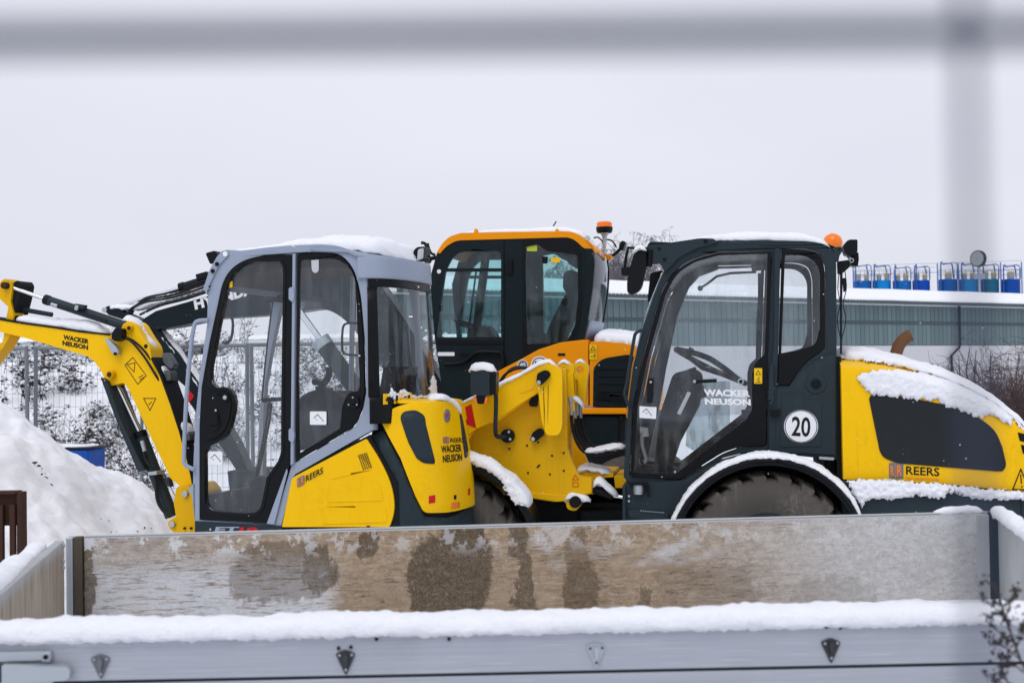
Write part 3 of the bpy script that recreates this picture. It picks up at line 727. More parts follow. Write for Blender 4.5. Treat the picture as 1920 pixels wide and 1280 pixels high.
# inner face of the far board: grey ply, brown grime, wet stains with outlines of their own
m, t, b, X, Z, n1, nl, nf, ns, nb = board_mat('worn_ply', None, None, None, 0)
iso = objco(t)
xs = mth(t, 'ADD', X, mth(t, 'MULTIPLY', mth(t, 'SUBTRACT', nb, .5), .07)); zs = mth(t, 'ADD', Z, mth(t, 'MULTIPLY', mth(t, 'SUBTRACT', nb, .5), .06))
def fx(px): return FL.x + (atz(px, 985, HT).x - FL.x)
def box_mask(x0, x1, z0, z1, e=.018):
    a = mth(t, 'MULTIPLY', ramp(t, xs, x0 - e, x0 + e), ramp(t, xs, x1 - e, x1 + e, 1, 0))
    c = mth(t, 'MULTIPLY', ramp(t, zs, z0 - e, z0 + e), ramp(t, zs, z1 - e, z1 + e, 1, 0)); return mth(t, 'MULTIPLY', a, c)
def xp(px):
    f = (px - 125) / (1868 - 125); d = FL.lerp(FR, f); return at(px, 985, d.y).x
str_ = noi(t, objco(t, (2.2, 1, 20)), 5, 8, .72); gr = noi(t, objco(t, (1, 1, 1.6)), 34, 8, .78); big = noi(t, objco(t, (1, 1, 2.2)), 2.6, 5, .6)
grey = mixc(t, ramp(t, gr, .3, .7), (.43, .44, .455), (.66, .665, .67))
beige = mixc(t, ramp(t, gr, .32, .68), (.235, .16, .095), (.46, .36, .255)); brown = mixc(t, ramp(t, str_, .35, .65), (.10, .068, .042), (.26, .185, .12))
side = mth(t, 'MULTIPLY', ramp(t, xs, xp(1180), xp(1700), 1, .1), ramp(t, xs, xp(160), xp(640), .55, 1.0))
tb = mth(t, 'ADD', mth(t, 'MULTIPLY', big, .9), mth(t, 'MULTIPLY', gr, .25))
fb = mth(t, 'MULTIPLY', side, ramp(t, tb, .33, .50)); c = mixc(t, fb, grey, beige)
low = mth(t, 'MULTIPLY', ramp(t, zs, HT - .19, HT - .10, 1, .12), ramp(t, mth(t, 'ADD', mth(t, 'MULTIPLY', str_, .7), mth(t, 'MULTIPLY', gr, .3)), .42, .60)); c = mixc(t, mth(t, 'MULTIPLY', mth(t, 'MULTIPLY', low, side), .62), c, brown)
lg = mth(t, 'MULTIPLY', box_mask(xp(165), xp(620), HT - .32, HT - .10, .05), ramp(t, str_, .50, .62, 1, .15)); c = mixc(t, mth(t, 'MULTIPLY', lg, .95), c, (.57, .585, .615))
st2 = noi(t, objco(t, (2.6, 1, 34)), 7, 8, .78); d2 = mth(t, 'MULTIPLY', ramp(t, st2, .53, .585), ramp(t, noi(t, objco(t, (1, 1, 1.5)), 5.5, 5, .6), .44, .58)); c = mixc(t, mth(t, 'MULTIPLY', d2, ramp(t, xs, xp(1250), xp(1650), .9, .15)), c, (.062, .048, .034))
ds = mth(t, 'MULTIPLY', ramp(t, str_, .56, .63), ramp(t, gr, .4, .6)); c = mixc(t, mth(t, 'MULTIPLY', mth(t, 'MULTIPLY', ds, side), .8), c, (.06, .047, .033))
wn_ = noi(t, objco(t, (1, 1, .75)), 9, 7, .68); wn2 = noi(t, objco(t, (1.6, 1, .5)), 21, 5, .65)
xw = mth(t, 'ADD', X, mth(t, 'ADD', mth(t, 'MULTIPLY', mth(t, 'SUBTRACT', wn_, .5), .13), mth(t, 'MULTIPLY', mth(t, 'SUBTRACT', wn2, .5), .07))); zw = mth(t, 'ADD', Z, mth(t, 'MULTIPLY', mth(t, 'SUBTRACT', wn2, .5), .09))
def blob(x0, x1, z0, z1):
    dx = mth(t, 'DIVIDE', mth(t, 'ABSOLUTE', mth(t, 'SUBTRACT', xw, (x0 + x1) / 2)), (x1 - x0) / 2); dz = mth(t, 'DIVIDE', mth(t, 'ABSOLUTE', mth(t, 'SUBTRACT', zw, (z0 + z1) / 2)), (z1 - z0) / 2)
    d = mth(t, 'POWER', mth(t, 'ADD', mth(t, 'POWER', dx, 3.0), mth(t, 'POWER', dz, 3.0)), .333); return ramp(t, mth(t, 'ADD', d, mth(t, 'MULTIPLY', mth(t, 'SUBTRACT', gr, .5), .5)), .90, 1.06, 1, 0)
wet = None
for x0, x1, z0, z1, k in ((430, 622, -.23, -.03, .55), (560, 625, -.21, -.05, .8), (668, 712, -.09, -.008, .85), (764, 850, -.48, -.02, .93), (820, 922, -.30, .03, .93), (950, 990, -.12, .03, .8), (962, 1000, -.45, -.08, .8), (1052, 1118, -.45, -.12, .72), (1058, 1100, -.2, -.02, .5), (1185, 1220, -.45, -.22, .65), (1290, 1420, -.45, -.15, .3), (1470, 1640, -.45, -.20, .2), (1225, 1300, -.4, -.1, .2), (148, 172, -.6, .2, .8)):
    w_ = mth(t, 'MULTIPLY', blob(xp(x0), xp(x1), HT + z0, HT + z1), k); wet = w_ if wet is None else mth(t, 'MAXIMUM', wet, w_)
wet = mth(t, 'MULTIPLY', wet, ramp(t, mth(t, 'ADD', mth(t, 'MULTIPLY', gr, .6), mth(t, 'MULTIPLY', big, .4)), .36, .5, .6, 1))
dk = mixc(t, ramp(t, ns, .35, .7), (.034, .021, .008), (.13, .085, .04)); c = mixc(t, wet, c, dk)
pal = mth(t, 'MULTIPLY', ramp(t, nb, .52, .55), mth(t, 'MULTIPLY', ramp(t, Z, HT - .11, HT - .04), ramp(t, xs, xp(300), xp(700), 1, .45)))
c = mixc(t, mth(t, 'MULTIPLY', pal, 1.0), c, (.64, .65, .66))
for sc_, thr in (((34, 10, 7), .5), ((9, 10, 40), .46)):
    sn = noi(t, objco(t, sc_), 3.2, 3, .4, 2.5); l_ = mth(t, 'MULTIPLY', ramp(t, sn, thr - .012, thr), ramp(t, sn, thr, thr + .012, 1, 0)); c = mixc(t, mth(t, 'MULTIPLY', l_, mth(t, 'MULTIPLY', ramp(t, big, .4, .55), .6)), c, (.55, .50, .44))
sn = noi(t, objco(t, (12, 10, 30)), 2.2, 3, .4, 3); l_ = mth(t, 'MULTIPLY', ramp(t, sn, .535, .545), ramp(t, sn, .55, .56, 1, 0)); c = mixc(t, mth(t, 'MULTIPLY', l_, .7), c, (.09, .075, .06))
top = ramp(t, Z, HT - .006, HT - .003); c = mixc(t, top, c, (.47, .48, .49))
spk = mth(t, 'MULTIPLY', ramp(t, ns, .62, .68), ramp(t, n1, .38, .55)); c = mixc(t, mth(t, 'MULTIPLY', spk, .75), c, (.06, .05, .04))
lk(t, c, b.inputs['Base Color']); lk(t, mth(t, 'SUBTRACT', .72, mth(t, 'MULTIPLY', wet, .12)), b.inputs['Roughness']); b.inputs['Specular IOR Level'].default_value = .3
bump(t, b, mth(t, 'ADD', nf, ns), .25, .004); PLY = m
# end boards
m, t, b, X, Z, n1, nl, nf, ns, nb = board_mat('worn_end_board', None, None, None, 0)
vs = noi(t, objco(t, (9, 9, .8)), 4, 7, .7); c = mixc(t, ramp(t, vs, .3, .7), (.19, .145, .10), (.38, .32, .25)); c = mixc(t, ramp(t, mth(t, 'ADD', Z, mth(t, 'MULTIPLY', n1, .1)), HT - .0, HT + .06), c, (.36, .38, .39))
c = mixc(t, mth(t, 'MULTIPLY', ramp(t, ns, .6, .7), .5), c, (.10, .085, .07)); lk(t, c, b.inputs['Base Color']); b.inputs['Roughness'].default_value = .7; bump(t, b, vs, .2, .004); ENDB = m
m, t, b, X, Z, n1, nl, nf, ns, nb = board_mat('grey_end_board', None, None, None, 0)
c = mixc(t, ramp(t, n1, .3, .7), (.36, .38, .39), (.47, .48, .49)); c = mixc(t, mth(t, 'MULTIPLY', ramp(t, nb, .55, .7), .4), c, (.33, .29, .23)); lk(t, c, b.inputs['Base Color']); b.inputs['Roughness'].default_value = .6; ENDG = m
# anodised aluminium of the near board: drawn lines, small scratches
m, t, b, X, Z, n1, nl, nf, ns, nb = board_mat('brushed_aluminium', None, None, None, 0)
ln = noi(t, objco(t, (.5, .5, 60)), 4, 4, .6); c = mixc(t, ramp(t, ln, .35, .7), (.355, .375, .43), (.395, .42, .47)); c = mixc(t, mth(t, 'MULTIPLY', ramp(t, noi(t, objco(t, (2, 1, 90)), 3, 3, .5), .62, .66), .3), c, (.62, .64, .67))
c = mixc(t, mth(t, 'MULTIPLY', ramp(t, n1, .5, .75), .35), c, (.27, .285, .32)); c = mixc(t, mth(t, 'MULTIPLY', ramp(t, ns, .69, .73), .45), c, (.12, .12, .13))
lk(t, c, b.inputs['Base Color']); b.inputs['Metallic'].default_value = .25; b.inputs['Roughness'].default_value = .55; bump(t, b, ln, .12, .002); ALU = m
GRIM = paint('grimy_steel', (.09, .075, .058), .7, .2, dirt=.9, dcol=(.025, .02, .016), bmp=.3)

tr = tag(empty('flatbed_trailer', (0, 0, 0)), 'grey dropside trailer with scuffed brown-stained inner board in the foreground', 'trailer')
def wallseg(name, A, B, z0, z1, th, mat, out, bevel=.003):
    """upright board from A to B (top points), thickness th to the side out (+1: away from camera)"""
    d = Vector((B.x - A.x, B.y - A.y, 0)).normalized(); n = Vector((-d.y, d.x, 0)) * th * out
    V = [(A.x, A.y, z0), (B.x, B.y, z0), (B.x + n.x, B.y + n.y, z0), (A.x + n.x, A.y + n.y, z0)]; V += [(x, y, z1) for x, y, _ in V]
    return mk(name, (V, [(0, 3, 2, 1), (4, 5, 6, 7), (0, 1, 5, 4), (1, 2, 6, 5), (2, 3, 7, 6), (3, 0, 4, 7)]), mat, tr, bevel)
fdir = (FR - FL).normalized(); ndir = (NR - NL).normalized()
wallseg('far_board', FL + fdir * .055, FR - fdir * .03, BZ + .004, HT, .03, PLY, 1)
wallseg('far_board_cap', FL + fdir * .055, FR - fdir * .03, HT + .001, HT + .005, .030, ENDG, 1)
# left end
L0 = FL + (NL - FL) * .035; wallseg('end_board', L0, NL + (FL - NL) * .04, BZ + .004, HT - .002, .03, ENDB, -1)
R0 = FR + (NR - FR) * .02; wallseg('end_board', R0, NR + (FR - NR) * .03, BZ + .004, HT - .002, .03, ENDG, 1)
for (A, B, mt, nm) in ((FL, FL + fdir * .022, STL, 0), (FL + fdir * .024, FL + fdir * .052, GRIM, 0)):
    wallseg('corner_post', A - Vector((0, .012 if nm == 0 else 0, 0)), B - Vector((0, .012, 0)), BZ + .003, HT + .002, .05, mt, 1)
wallseg('corner_post', FR - fdir * .028 - Vector((0, .01, 0)), FR + fdir * .03 - Vector((0, .01, 0)), BZ + .003, HT + .004, .05, DGRY, 1)
wallseg('corner_strip', FR - fdir * .075, FR - fdir * .03 - Vector((0, .004, 0)), BZ + .004, HT - .004, .006, ENDG, -1)
# near board: three drawn profiles
zc = HT; k = 0
for h in (.097, .085, .083, .08):
    wallseg('profile_plank', NL, NR, zc - h + .003, zc - .0035, .028, ALU, -1 if False else 1, .002); zc -= h
wallseg('board_core', NL + Vector((0, .006, 0)), NR + Vector((0, .006, 0)), BZ, HT - .004, .018, DGRY, 1)
mk('floor', ([(FL.x, FL.y, BZ), (FR.x, FR.y, BZ), (NR.x, NR.y + .03, BZ), (NL.x, NL.y + .03, BZ)] + [(FL.x, FL.y, BZ - .05), (FR.x, FR.y, BZ - .05), (NR.x, NR.y + .03, BZ - .05), (NL.x, NL.y + .03, BZ - .05)], [(0, 1, 2, 3), (7, 6, 5, 4), (0, 4, 5, 1), (1, 5, 6, 2), (2, 6, 7, 3), (3, 7, 4, 0)]), GRIM, tr)
cx = (FL + FR + NL + NR) / 4
for dy in (-.45, .45): mk('chassis_rail', prim_box((cx.x - 1.5, cx.y + dy - .04, BZ - .17), (cx.x + 1.5, cx.y + dy + .04, BZ - .052)), STL, tr, .005)
for dx in (-.35, .35):
    mk('axle', prim_cyl((cx.x + dx, cx.y - .7, .30), (cx.x + dx, cx.y + .7, .30), .035), STL, tr)
    mk('axle_bracket', prim_box((cx.x + dx - .05, cx.y - .5, .3), (cx.x + dx + .05, cx.y + .5, BZ - .171)), STL, tr)
    for dy in (-.78, .78):
        ty = mk('wheel', prim_revolve([(.19, -.09), (.27, -.10), (.30, -.07), (.305, 0), (.30, .07), (.27, .10), (.19, .09)], (cx.x + dx, cx.y + dy, .305), (0, 1, 0), 36), RUB, tr)
        mk('rim', prim_revolve([(.001, -.03), (.10, -.03), (.12, -.06), (.19, -.08), (.2, .08), (.12, .05), (.001, .05)], (cx.x + dx, cx.y + dy, .305), (0, 1, 0), 30), STL, ty)
ZNC = paint('weathered_zinc', (.15, .16, .18), .5, .3, dirt=.6, dcol=(.05, .05, .055)); ZND = paint('blackened_zinc', (.05, .055, .06), .5, .3, dirt=.8, dcol=(.012, .012, .012))
NN = Vector((ndir.y, -ndir.x, 0))
def nb_(px, py, off=0.0):              # point on the outer face of the near board
    d = ray(px, py); o = Vector((0, 0, CAMZ)); tt = (NL - o).dot(NN) / d.dot(NN); return o + d * tt + NN * off
def plate(name, poly, o0, o1, mat, parent=None, bevel=.0015):
    return mk(name, prim_prism([fillet(poly)], lambda x, y: nb_(x, y, o0), lambda x, y: nb_(x, y, o1)), mat, parent or tr, bevel)
for i, (hx, hy, mt) in enumerate(((189, 1247, ZNC), (648, 1239, ZND), (1117, 1226, STL), (1557, 1217, ZND))):
    h = plate('rope_hook', [(hx - 19, hy - 15, 5), (hx, hy - 23, 6), (hx + 19, hy - 15, 5), (hx + 1, hy + 27, 6)], 0.0005, .004, mt)
    plate('hook_ridge', [(hx - 5, hy - 12, 3), (hx, hy - 18, 3), (hx + 6, hy - 12, 3), (hx + 3, hy + 8, 3), (hx - 1, hy + 8, 3)], .004, .014, mt, h, .004)
    for dx, dy in ((-11, -12), (12, -13), (1, 15)): plate('rivet', [(hx + dx + 2.6 * math.cos(a), hy + dy + 2.6 * math.sin(a)) for a in (k * .785 for k in range(8))], .004, .0065, STL if mt is not STL else DGRY, h, .0008)
for x, y in ((635, 1214), (658, 1212), (706, 1197), (842, 1197), (1549, 1174), (1575, 1176)):
    plate('rivet', [(x + 3.6 * math.cos(a), y + 3.6 * math.sin(a)) for a in (k * .785 for k in range(8))], .0005, .004, BLK, None, .0008)
lt = plate('latch', [(-60, 1221, 2), (99, 1218, 2), (100, 1234, 2), (-60, 1240, 2)], .0005, .010, STL)
plate('latch_bolt_plate', [(82, 1220), (98, 1220), (98, 1238), (82, 1238)], .010, .014, STL, lt)
plate('bolt', [(90 + 5 * math.cos(k * 1.047), 1228 + 5 * math.sin(k * 1.047)) for k in range(6)], .014, .020, BLK, lt)
plate('latch_handle', [(12, 1240, 4), (126, 1242, 3), (139, 1247, 6), (138, 1266, 6), (126, 1270, 3), (12, 1277, 5)], .012, .030, STL, lt, .005)
plate('latch_hinge', [(-20, 1244), (13, 1244), (13, 1275), (-20, 1275)], .003, .016, DGRY, lt)
plate('lower_bracket', [(-60, 1279), (102, 1274), (102, 1300), (-60, 1300)], .0005, .011, STL, lt)
# left corner hinge bits
for y in (1022, 1052, 1064): mk('bolt', prim_cyl(at(113, y, FL.y - .12), at(118, y, FL.y - .1), .008), STL, tr)
# ---- snow on the trailer
snow_ridge('trailer_rim_snow', [tuple(NL.lerp(NR, k / 8) + Vector((0, .028, .0))) for k in range(9)], (-ndir.y, ndir.x, 0), .046, .027, 'thick snow along the top of the near trailer board', ex=2.6, step=.008, nc=28, amp=.009, drop=.02, seed=3, taper=.02, rag=.25)
V, Fc = [], []; nu, nv = 260, 130
for i in range(nu + 1):
    for j in range(nv + 1):
        a, c_ = i / nu, j / nv; p = NL.lerp(NR, a).lerp(FL.lerp(FR, a), c_)
        e = min(1, min(a, 1 - a) * 30); z = BZ + .055 + .018 * nz3(p, 2.2, 2) + .008 * nz3(p, 9, 2) + .004 * nz3(p, 30) + .06 * (1 - c_) ** 6
        z += .05 * math.exp(-a * 26)
        V.append((p.x, p.y, z))
for i in range(nu):
    for j in range(nv): k = i * (nv + 1) + j; Fc.append((k, k + nv + 1, k + nv + 2, k + 1))
tag(mk('bed_snow', (V, Fc), snow, ang=180), 'snow lying on the trailer bed', 'snow', None, 'stuff')
snow_ridge('trailer_side_snow', [tuple(FL.lerp(NL, f) + Vector((-.065, 0, -.012))) for f in (.08, .2, .4, .6, .8, 1)], (1, .2, 0), [.022, .03, .045, .055, .055, .055], [.015, .02, .03, .04, .045, .045], 'snow on the left end board of the trailer', step=.012, amp=.012, drop=.03, seed=8)
snow_ridge('trailer_corner_snow', [tuple(FL.lerp(FR, f) + Vector((0, .017, .008))) for f in (.93, .95, .97, .985)] , (0, 1, 0), .02, [.012, .016, .016, .012], 'snow strip on the far trailer board near the right corner', step=.012, amp=.006, seed=9, taper=.05)
snow_ridge('trailer_right_snow', [tuple(FR.lerp(NR, f) + Vector((.01, .02, .004))) for f in (.0, .2, .4, .7, 1)], (1, 0, 0), .028, .022, 'snow on the right end board of the trailer', step=.012, amp=.01, seed=10)

# ================================================================== wire fence right in front of the lens
fw = tag(empty('wire_fence', (0, .19, 0)), 'out of focus grey wire fence right before the lens', 'fence')
WIRE = paint('galvanised_wire', (.035, .045, .085), .5, .1, dirt=.3)
hy = at(960, 66, .19); vx = at(1834, 640, .19)
zs_ = [hy.z + k * .145 for k in range(-11, 2)]
for z in zs_: mk('horizontal_wire', prim_tube([(-1.3, 0, z + .010), (1.3, 0, z - .010)], .0020, 8), WIRE, fw)
for k in range(-9, 9): mk('vertical_wire', prim_tube([(vx.x + k * .145, .002, .02), (vx.x + k * .145, .002, zs_[-1] + .02)], .00105, 8), WIRE, fw)
for x in (-1.3, 1.3): mk('post', prim_tube([(x, 0, -.05), (x, 0, zs_[-1] + .05)], .021, 12), WIRE, fw)

# ---- dry weed at the lower right, between fence and trailer
rw = random.Random(3); WD = 2.2
base = at(1960, 1400, WD); St, Bd = [], []
def stem(pxs, r):
    P = smooth([at(x, y, WD + dz) for x, y, dz in pxs], 5); St.append(prim_tube(P, [r * (1 - .6 * i / len(P)) for i in range(len(P))], 5)); return P
def buds(P, n, s0):
    for i in range(n):
        c = P[rw.randint(2, len(P) - 1)] + Vector((rw.gauss(0, .004), rw.gauss(0, .006), rw.gauss(0, .004)))
        for k in range(3):
            s_ = s0 * rw.uniform(.6, 1.3); x, y = basis(Vector((rw.gauss(0, 1), rw.gauss(0, 1), rw.gauss(0, 1)))); z = x.cross(y); c2 = c + Vector((rw.gauss(0, .003), rw.gauss(0, .003), rw.gauss(0, .003)))
            Bd.append(([c2 - x * s_, c2 + x * s_, c2 - y * s_ * .6, c2 + y * s_ * .6, c2 - z * s_ * .5, c2 + z * s_ * .5], [(0, 2, 4), (2, 1, 4), (1, 3, 4), (3, 0, 4), (2, 0, 5), (1, 2, 5), (3, 1, 5), (0, 3, 5)]))
root_w = (at(1975, 1330, WD).x, WD)
main = stem([(1985, 2900, 0), (1980, 2000, 0), (1965, 1380, 0), (1915, 1240, 0), (1890, 1170, .02), (1870, 1110, .03), (1848, 1086, .03)], .0030)
for q in ([(1890, 1170, .02), (1868, 1140, .03), (1840, 1118, .04)], [(1902, 1205, .01), (1870, 1180, 0), (1852, 1150, 0)], [(1912, 1235, 0), (1875, 1205, .02), (1850, 1195, .03)], [(1885, 1160, .02), (1898, 1120, .02), (1905, 1100, .02)], [(1905, 1215, .01), (1920, 1180, .02), (1930, 1150, .02)],
          [(1965, 1380, 0), (1900, 1300, -.02), (1870, 1275, -.03), (1845, 1268, -.03)], [(1900, 1300, -.02), (1885, 1270, 0), (1880, 1255, 0)], [(1920, 1260, 0), (1895, 1240, .02), (1868, 1232, .02)]):
    P = stem(q, .0014); buds(P, 16, .0042)
buds(main[len(main) // 2:], 14, .004)
t = tag(empty('dry_weed', (at(1985, 1700, WD).x, WD, 0)), 'dry brown weed stalk with seed heads at the lower right', 'weed')
for nm, ls, mt in (('stems', St, TWIG), ('seed_heads', Bd, WEED)):
    o = mk(nm, ls, mt, t, recalc=False); o.matrix_parent_inverse = Matrix.Translation(t.location).inverted()
# ================================================================== mini excavator (grey cab, yellow hood)
E = Frame('mini_excavator', 'yellow mini excavator with light grey cab and snow on its roof', 'excavator', 690, 8.3, -15)
W = .95
cab_out = [(366, 985), (362, 940), (362, 880), (367, 780), (374, 705), (388, 610), (390, 555), (382, 540), (394, 507), (407, 484), (420, 468, 8), (452, 470), (500, 464), (546, 460), (600, 458), (632, 460, 20), (660, 470, 20), (678, 490, 15), (687, 515, 15), (691, 600), (697, 690), (701, 760), (701, 804), (551, 890, 6), (527, 986)]
door_hole = [(553, 477), (505, 477), (462, 485, 25), (434, 502, 25), (417, 528, 20), (408, 572), (393, 640), (378, 725), (374, 800), (374, 974), (505, 983), (513, 981), (547, 872), (549, 700)]
win_hole = [(557, 474), (621, 471, 25), (647, 482, 25), (666, 508, 25), (677, 552, 20), (684, 632), (687, 735), (681, 768, 10), (666, 801, 14), (553, 868), (554, 700)]
for (v0, v1) in ((0, .055), (W - .055, W)):
    E.slab('cab_frame', cab_out, v0, v1, GRYL, [door_hole, win_hole], ref=0, bevel=.012, k=7)
# door
dglass = [(527, 489, 8), (470, 490, 12), (441, 508, 18), (429, 533, 14), (413, 607), (397, 690), (397, 718, 5), (408, 727, 6), (428, 724, 12), (442, 742, 12), (442, 764, 10), (434, 801, 16), (420, 824, 16), (390, 838, 14), (386, 856, 8), (386, 944, 12), (398, 958, 10), (478, 962, 12), (491, 952, 10), (502, 895), (523, 864), (529, 848, 8), (530, 700), (533, 505, 10)]
dr = E.slab('door', [(551, 479), (505, 479), (464, 487, 25), (436, 504, 25), (420, 529, 20), (410, 573), (395, 641), (380, 726), (376, 800), (376, 972), (503, 980), (511, 978), (545, 871), (547, 700)], -.012, .03, BLK, [dglass], ref=0, bevel=.006, k=7)
E.slab('door_glass', [(x, y) for x, y in fillet(dglass)], .006, .011, GL1, ref=0, bevel=0, parent=dr)
E.slab('door_glass_far', [(x, y) for x, y in fillet(dglass)], W - .03, W - .025, GL1, ref=0, bevel=0)
E.slab('door_rim', [(x, y) for x, y in fillet([(531, 485, 8), (468, 486, 12), (437, 506, 18), (425, 531, 14), (409, 606), (392, 690), (391, 722, 5), (406, 733, 6), (427, 730, 12), (436, 744, 12), (436, 764, 10), (428, 799, 16), (416, 819, 16), (386, 832, 14), (380, 856, 8), (380, 946, 12), (394, 964, 10), (480, 968, 12), (496, 956, 10), (507, 897), (527, 867), (534, 850, 8), (535, 700), (538, 503, 10)])], -.017, -.011, BLKM, [dglass], ref=0, bevel=.002, parent=dr)
E.slab('lock_housing', [(384, 740, 10), (425, 733, 20), (437, 745, 15), (436, 775, 20), (424, 812, 20), (392, 826, 10), (384, 800, 8)], -.026, -.018, BLK, ref=0, bevel=.006, parent=dr)
E.pin('lock', 421, 746, -.036, -.02, 8, BLKM, dr); E.pin('lock_cylinder', 421, 745, -.039, -.035, 4, STL, dr)
E.slab('door_handle', [(394, 775, 8), (404, 766, 8), (414, 775, 8), (418, 798, 8), (405, 810, 8), (392, 798, 8)], -.034, -.026, BLKM, ref=0, bevel=.004, parent=dr)
E.slab('handle_grip', [(396, 777, 4), (414, 777, 4), (414, 797, 6), (396, 797, 6)], -.042, -.033, BLK, ref=0, bevel=.004, parent=dr)
E.pin('handle_screw', 404, 769, -.037, -.033, 2.2, STL, dr)
E.slab('hinge_strip', [(502, 981), (540, 876, 6), (541, 884), (516, 982)], -.016, -.01, GRYL, ref=0, bevel=.003)
for y in (553, 816): E.slab('door_hinge', [(545, y - 13, 4), (553, y - 15, 4), (556, y, 4), (553, y + 15, 4), (545, y + 8)], -.03, -.008, GRYL, ref=0, bevel=.005)
E.slab('centre_pillar', [(551, 477), (556, 477), (553, 868), (547, 872)], -.022, .03, GRYL, ref=0, bevel=.004)
# rear side window
wglass = [(563, 487, 8), (628, 484, 14), (652, 496, 14), (666, 519, 14), (670, 585), (675, 722), (672, 733), (654, 735, 10), (643, 757, 10), (638, 803), (561, 850), (559, 700)]
sw = E.slab('side_window', [(559, 477), (621, 474, 25), (645, 484, 25), (664, 510, 25), (674, 553, 20), (681, 632), (684, 733), (678, 768, 10), (664, 799, 14), (556, 864), (557, 700)], -.006, .02, BLK, [wglass], ref=0, bevel=.003, k=7)
E.slab('window_glass', [(x, y) for x, y in fillet(wglass)], .0, .005, GL1, ref=0, bevel=0, parent=sw)
E.slab('window_glass_far', [(x, y) for x, y in fillet(wglass)], W - .03, W - .025, GL1, ref=0, bevel=0)
E.pin('window_lock', 661, 754, -.03, -.004, 12, BLKM, sw); E.pin('lock_cap', 661, 754, -.036, -.029, 4.5, BLK, sw)
for a in (90, 210, 330): E.pin('screw', 661 + 9 * math.cos(R(a)), 754 - 9 * math.sin(R(a)), -.033, -.029, 1.6, STL, sw)
E.slab('window_clip', [(584, 488), (598, 487), (598, 508, 4), (592, 513, 4), (585, 508, 4)], -.004, .0, LENS, ref=0, bevel=.001, parent=sw)
E.tube('grab_loop', [(672, 606, .14), (652, 606, .14), (643, 615, .14), (642, 655, .14), (650, 664, .14), (672, 666, .14)], 2.2, BLK)
# a pillar flange, door stay, lamps
E.slab('pillar_flange', [(420, 468, 6), (408, 482), (394, 507), (383, 541), (389, 552), (396, 530), (412, 497), (430, 478)], -.012, .0, GRYL, ref=0, bevel=.003)
for x, y, r in ((406, 495, 4), (398, 508, 4), (392, 537, 1.6), (389, 545, 1.2)): E.pin('flange_bolt', x, y, -.022, -.011, r, BLK)
E.pin('flange_hole', 422, 476, -.0145, -.0125, 5, WHT)
lmp = E.slab('work_light', [(382, 474, 4), (401, 469, 4), (405, 478, 4), (402, 491, 3), (391, 495, 3)], .02, .10, BLK, ref=0, bevel=.01)
E.rod('lamp_bracket', (402, 486, .05), (416, 481, .05), 2.2, STL)
E.tube('handrail', [(390, 600, -.02), (371, 602, -.03), (364, 612, -.03), (358, 650, -.03), (350, 740, -.03), (345, 850, -.03), (347, 870, -.03), (364, 880, -.02)], 4, GRYL, 6)
E.slab('base_flange', [(352, 916, 4), (366, 905), (366, 985), (360, 930)], .0, .03, GRYL, ref=0, bevel=.003)
# roof
ztop = E.p(546, 461).z
roof_prof = [(390, 530), (394, 508), (408, 485), (422, 470), (452, 471), (500, 465), (546, 461), (600, 459), (632, 461), (660, 471), (676, 487), (672, 500), (640, 478), (600, 472), (546, 474), (470, 482), (440, 497), (420, 522), (408, 545)]
E.slab('roof', roof_prof, .056, W - .056, GRYL, ref=0, bevel=.01)
RC = Curv(E, [(-.16, .0), (-.06, .0), (.0, .005), (.05, .035), (.09, .10), (.125, .25), (.14, .475), (.125, .70), (.09, .85), (.05, .915), (0, .945), (-.06, .95)], taper=lambda z: .045 * (2.35 - z) / 1.0)
zr0, zr1 = RC.hit(700, 484)[1], RC.hit(700, 522)[1]
s0 = RC.hit(690, 500)[0]; S1 = RC.S[-1]
RC.patch('rear_roof_edge', [(s0 - .06, zr1), (S1 - .1, zr1), (S1 - .1, zr0 + .01), (s0 - .06, zr0 + .01)], .02, GRYL, .03, px=False, bevel=.008)
# roof cap over the back
V = []; Fc = []
for i in range(25):
    s_ = s0 - .06 + (S1 - .1 - s0 + .06) * i / 24; a = RC.at(s_, zr0 + .01, .02); V += [tuple(a), (a.x * .2 - .10, a.y, zr0 + .05), (-.35, a.y, zr0 + .07)]
    if i: k = 3 * i; Fc += [(k - 3, k, k + 1, k - 2), (k - 2, k + 1, k + 2, k - 1)]
mk('rear_roof', (V, Fc), GRYL, E.root, solid=.02)
# rear window, curved
zb0, zb1 = RC.hit(705, 762)[1], zr1
fr_ = [(s0 + .0, zb0 - .13), (S1 - .1, zb0 - .13), (S1 - .1, zb1), (s0, zb1)]
RC.patch('rear_window', [(s0 + .03, zb0 + .05), (S1 - .14, zb0 + .05), (S1 - .14, zb1 - .03), (s0 + .03, zb1 - .03)], .004, GLD, 0, px=False)
for nm, P in (('rear_frame_bottom', [(s0, zb0 - .10), (S1 - .1, zb0 - .10), (S1 - .1, zb0 + .055), (s0, zb0 + .055)]), ('rear_frame_top', [(s0, zb1 - .05), (S1 - .1, zb1 - .05), (S1 - .1, zb1), (s0, zb1)]),
              ('rear_frame_side', [(s0 - .005, zb0 + .055), (s0 + .045, zb0 + .055), (s0 + .045, zb1 - .05), (s0 - .005, zb1 - .05)]), ('rear_frame_side', [(S1 - .16, zb0 + .055), (S1 - .1, zb0 + .055), (S1 - .1, zb1 - .05), (S1 - .16, zb1 - .05)])):
    RC.patch(nm, P, .008, BLK, .004, px=False)
E.slab('rear_corner_pillar', [(676, 489, 8), (688, 512, 8), (693, 600), (699, 690), (703, 760), (703, 806), (694, 806), (690, 690), (684, 600), (678, 520)], .006, .05, GRYL, ref=0, bevel=.008)
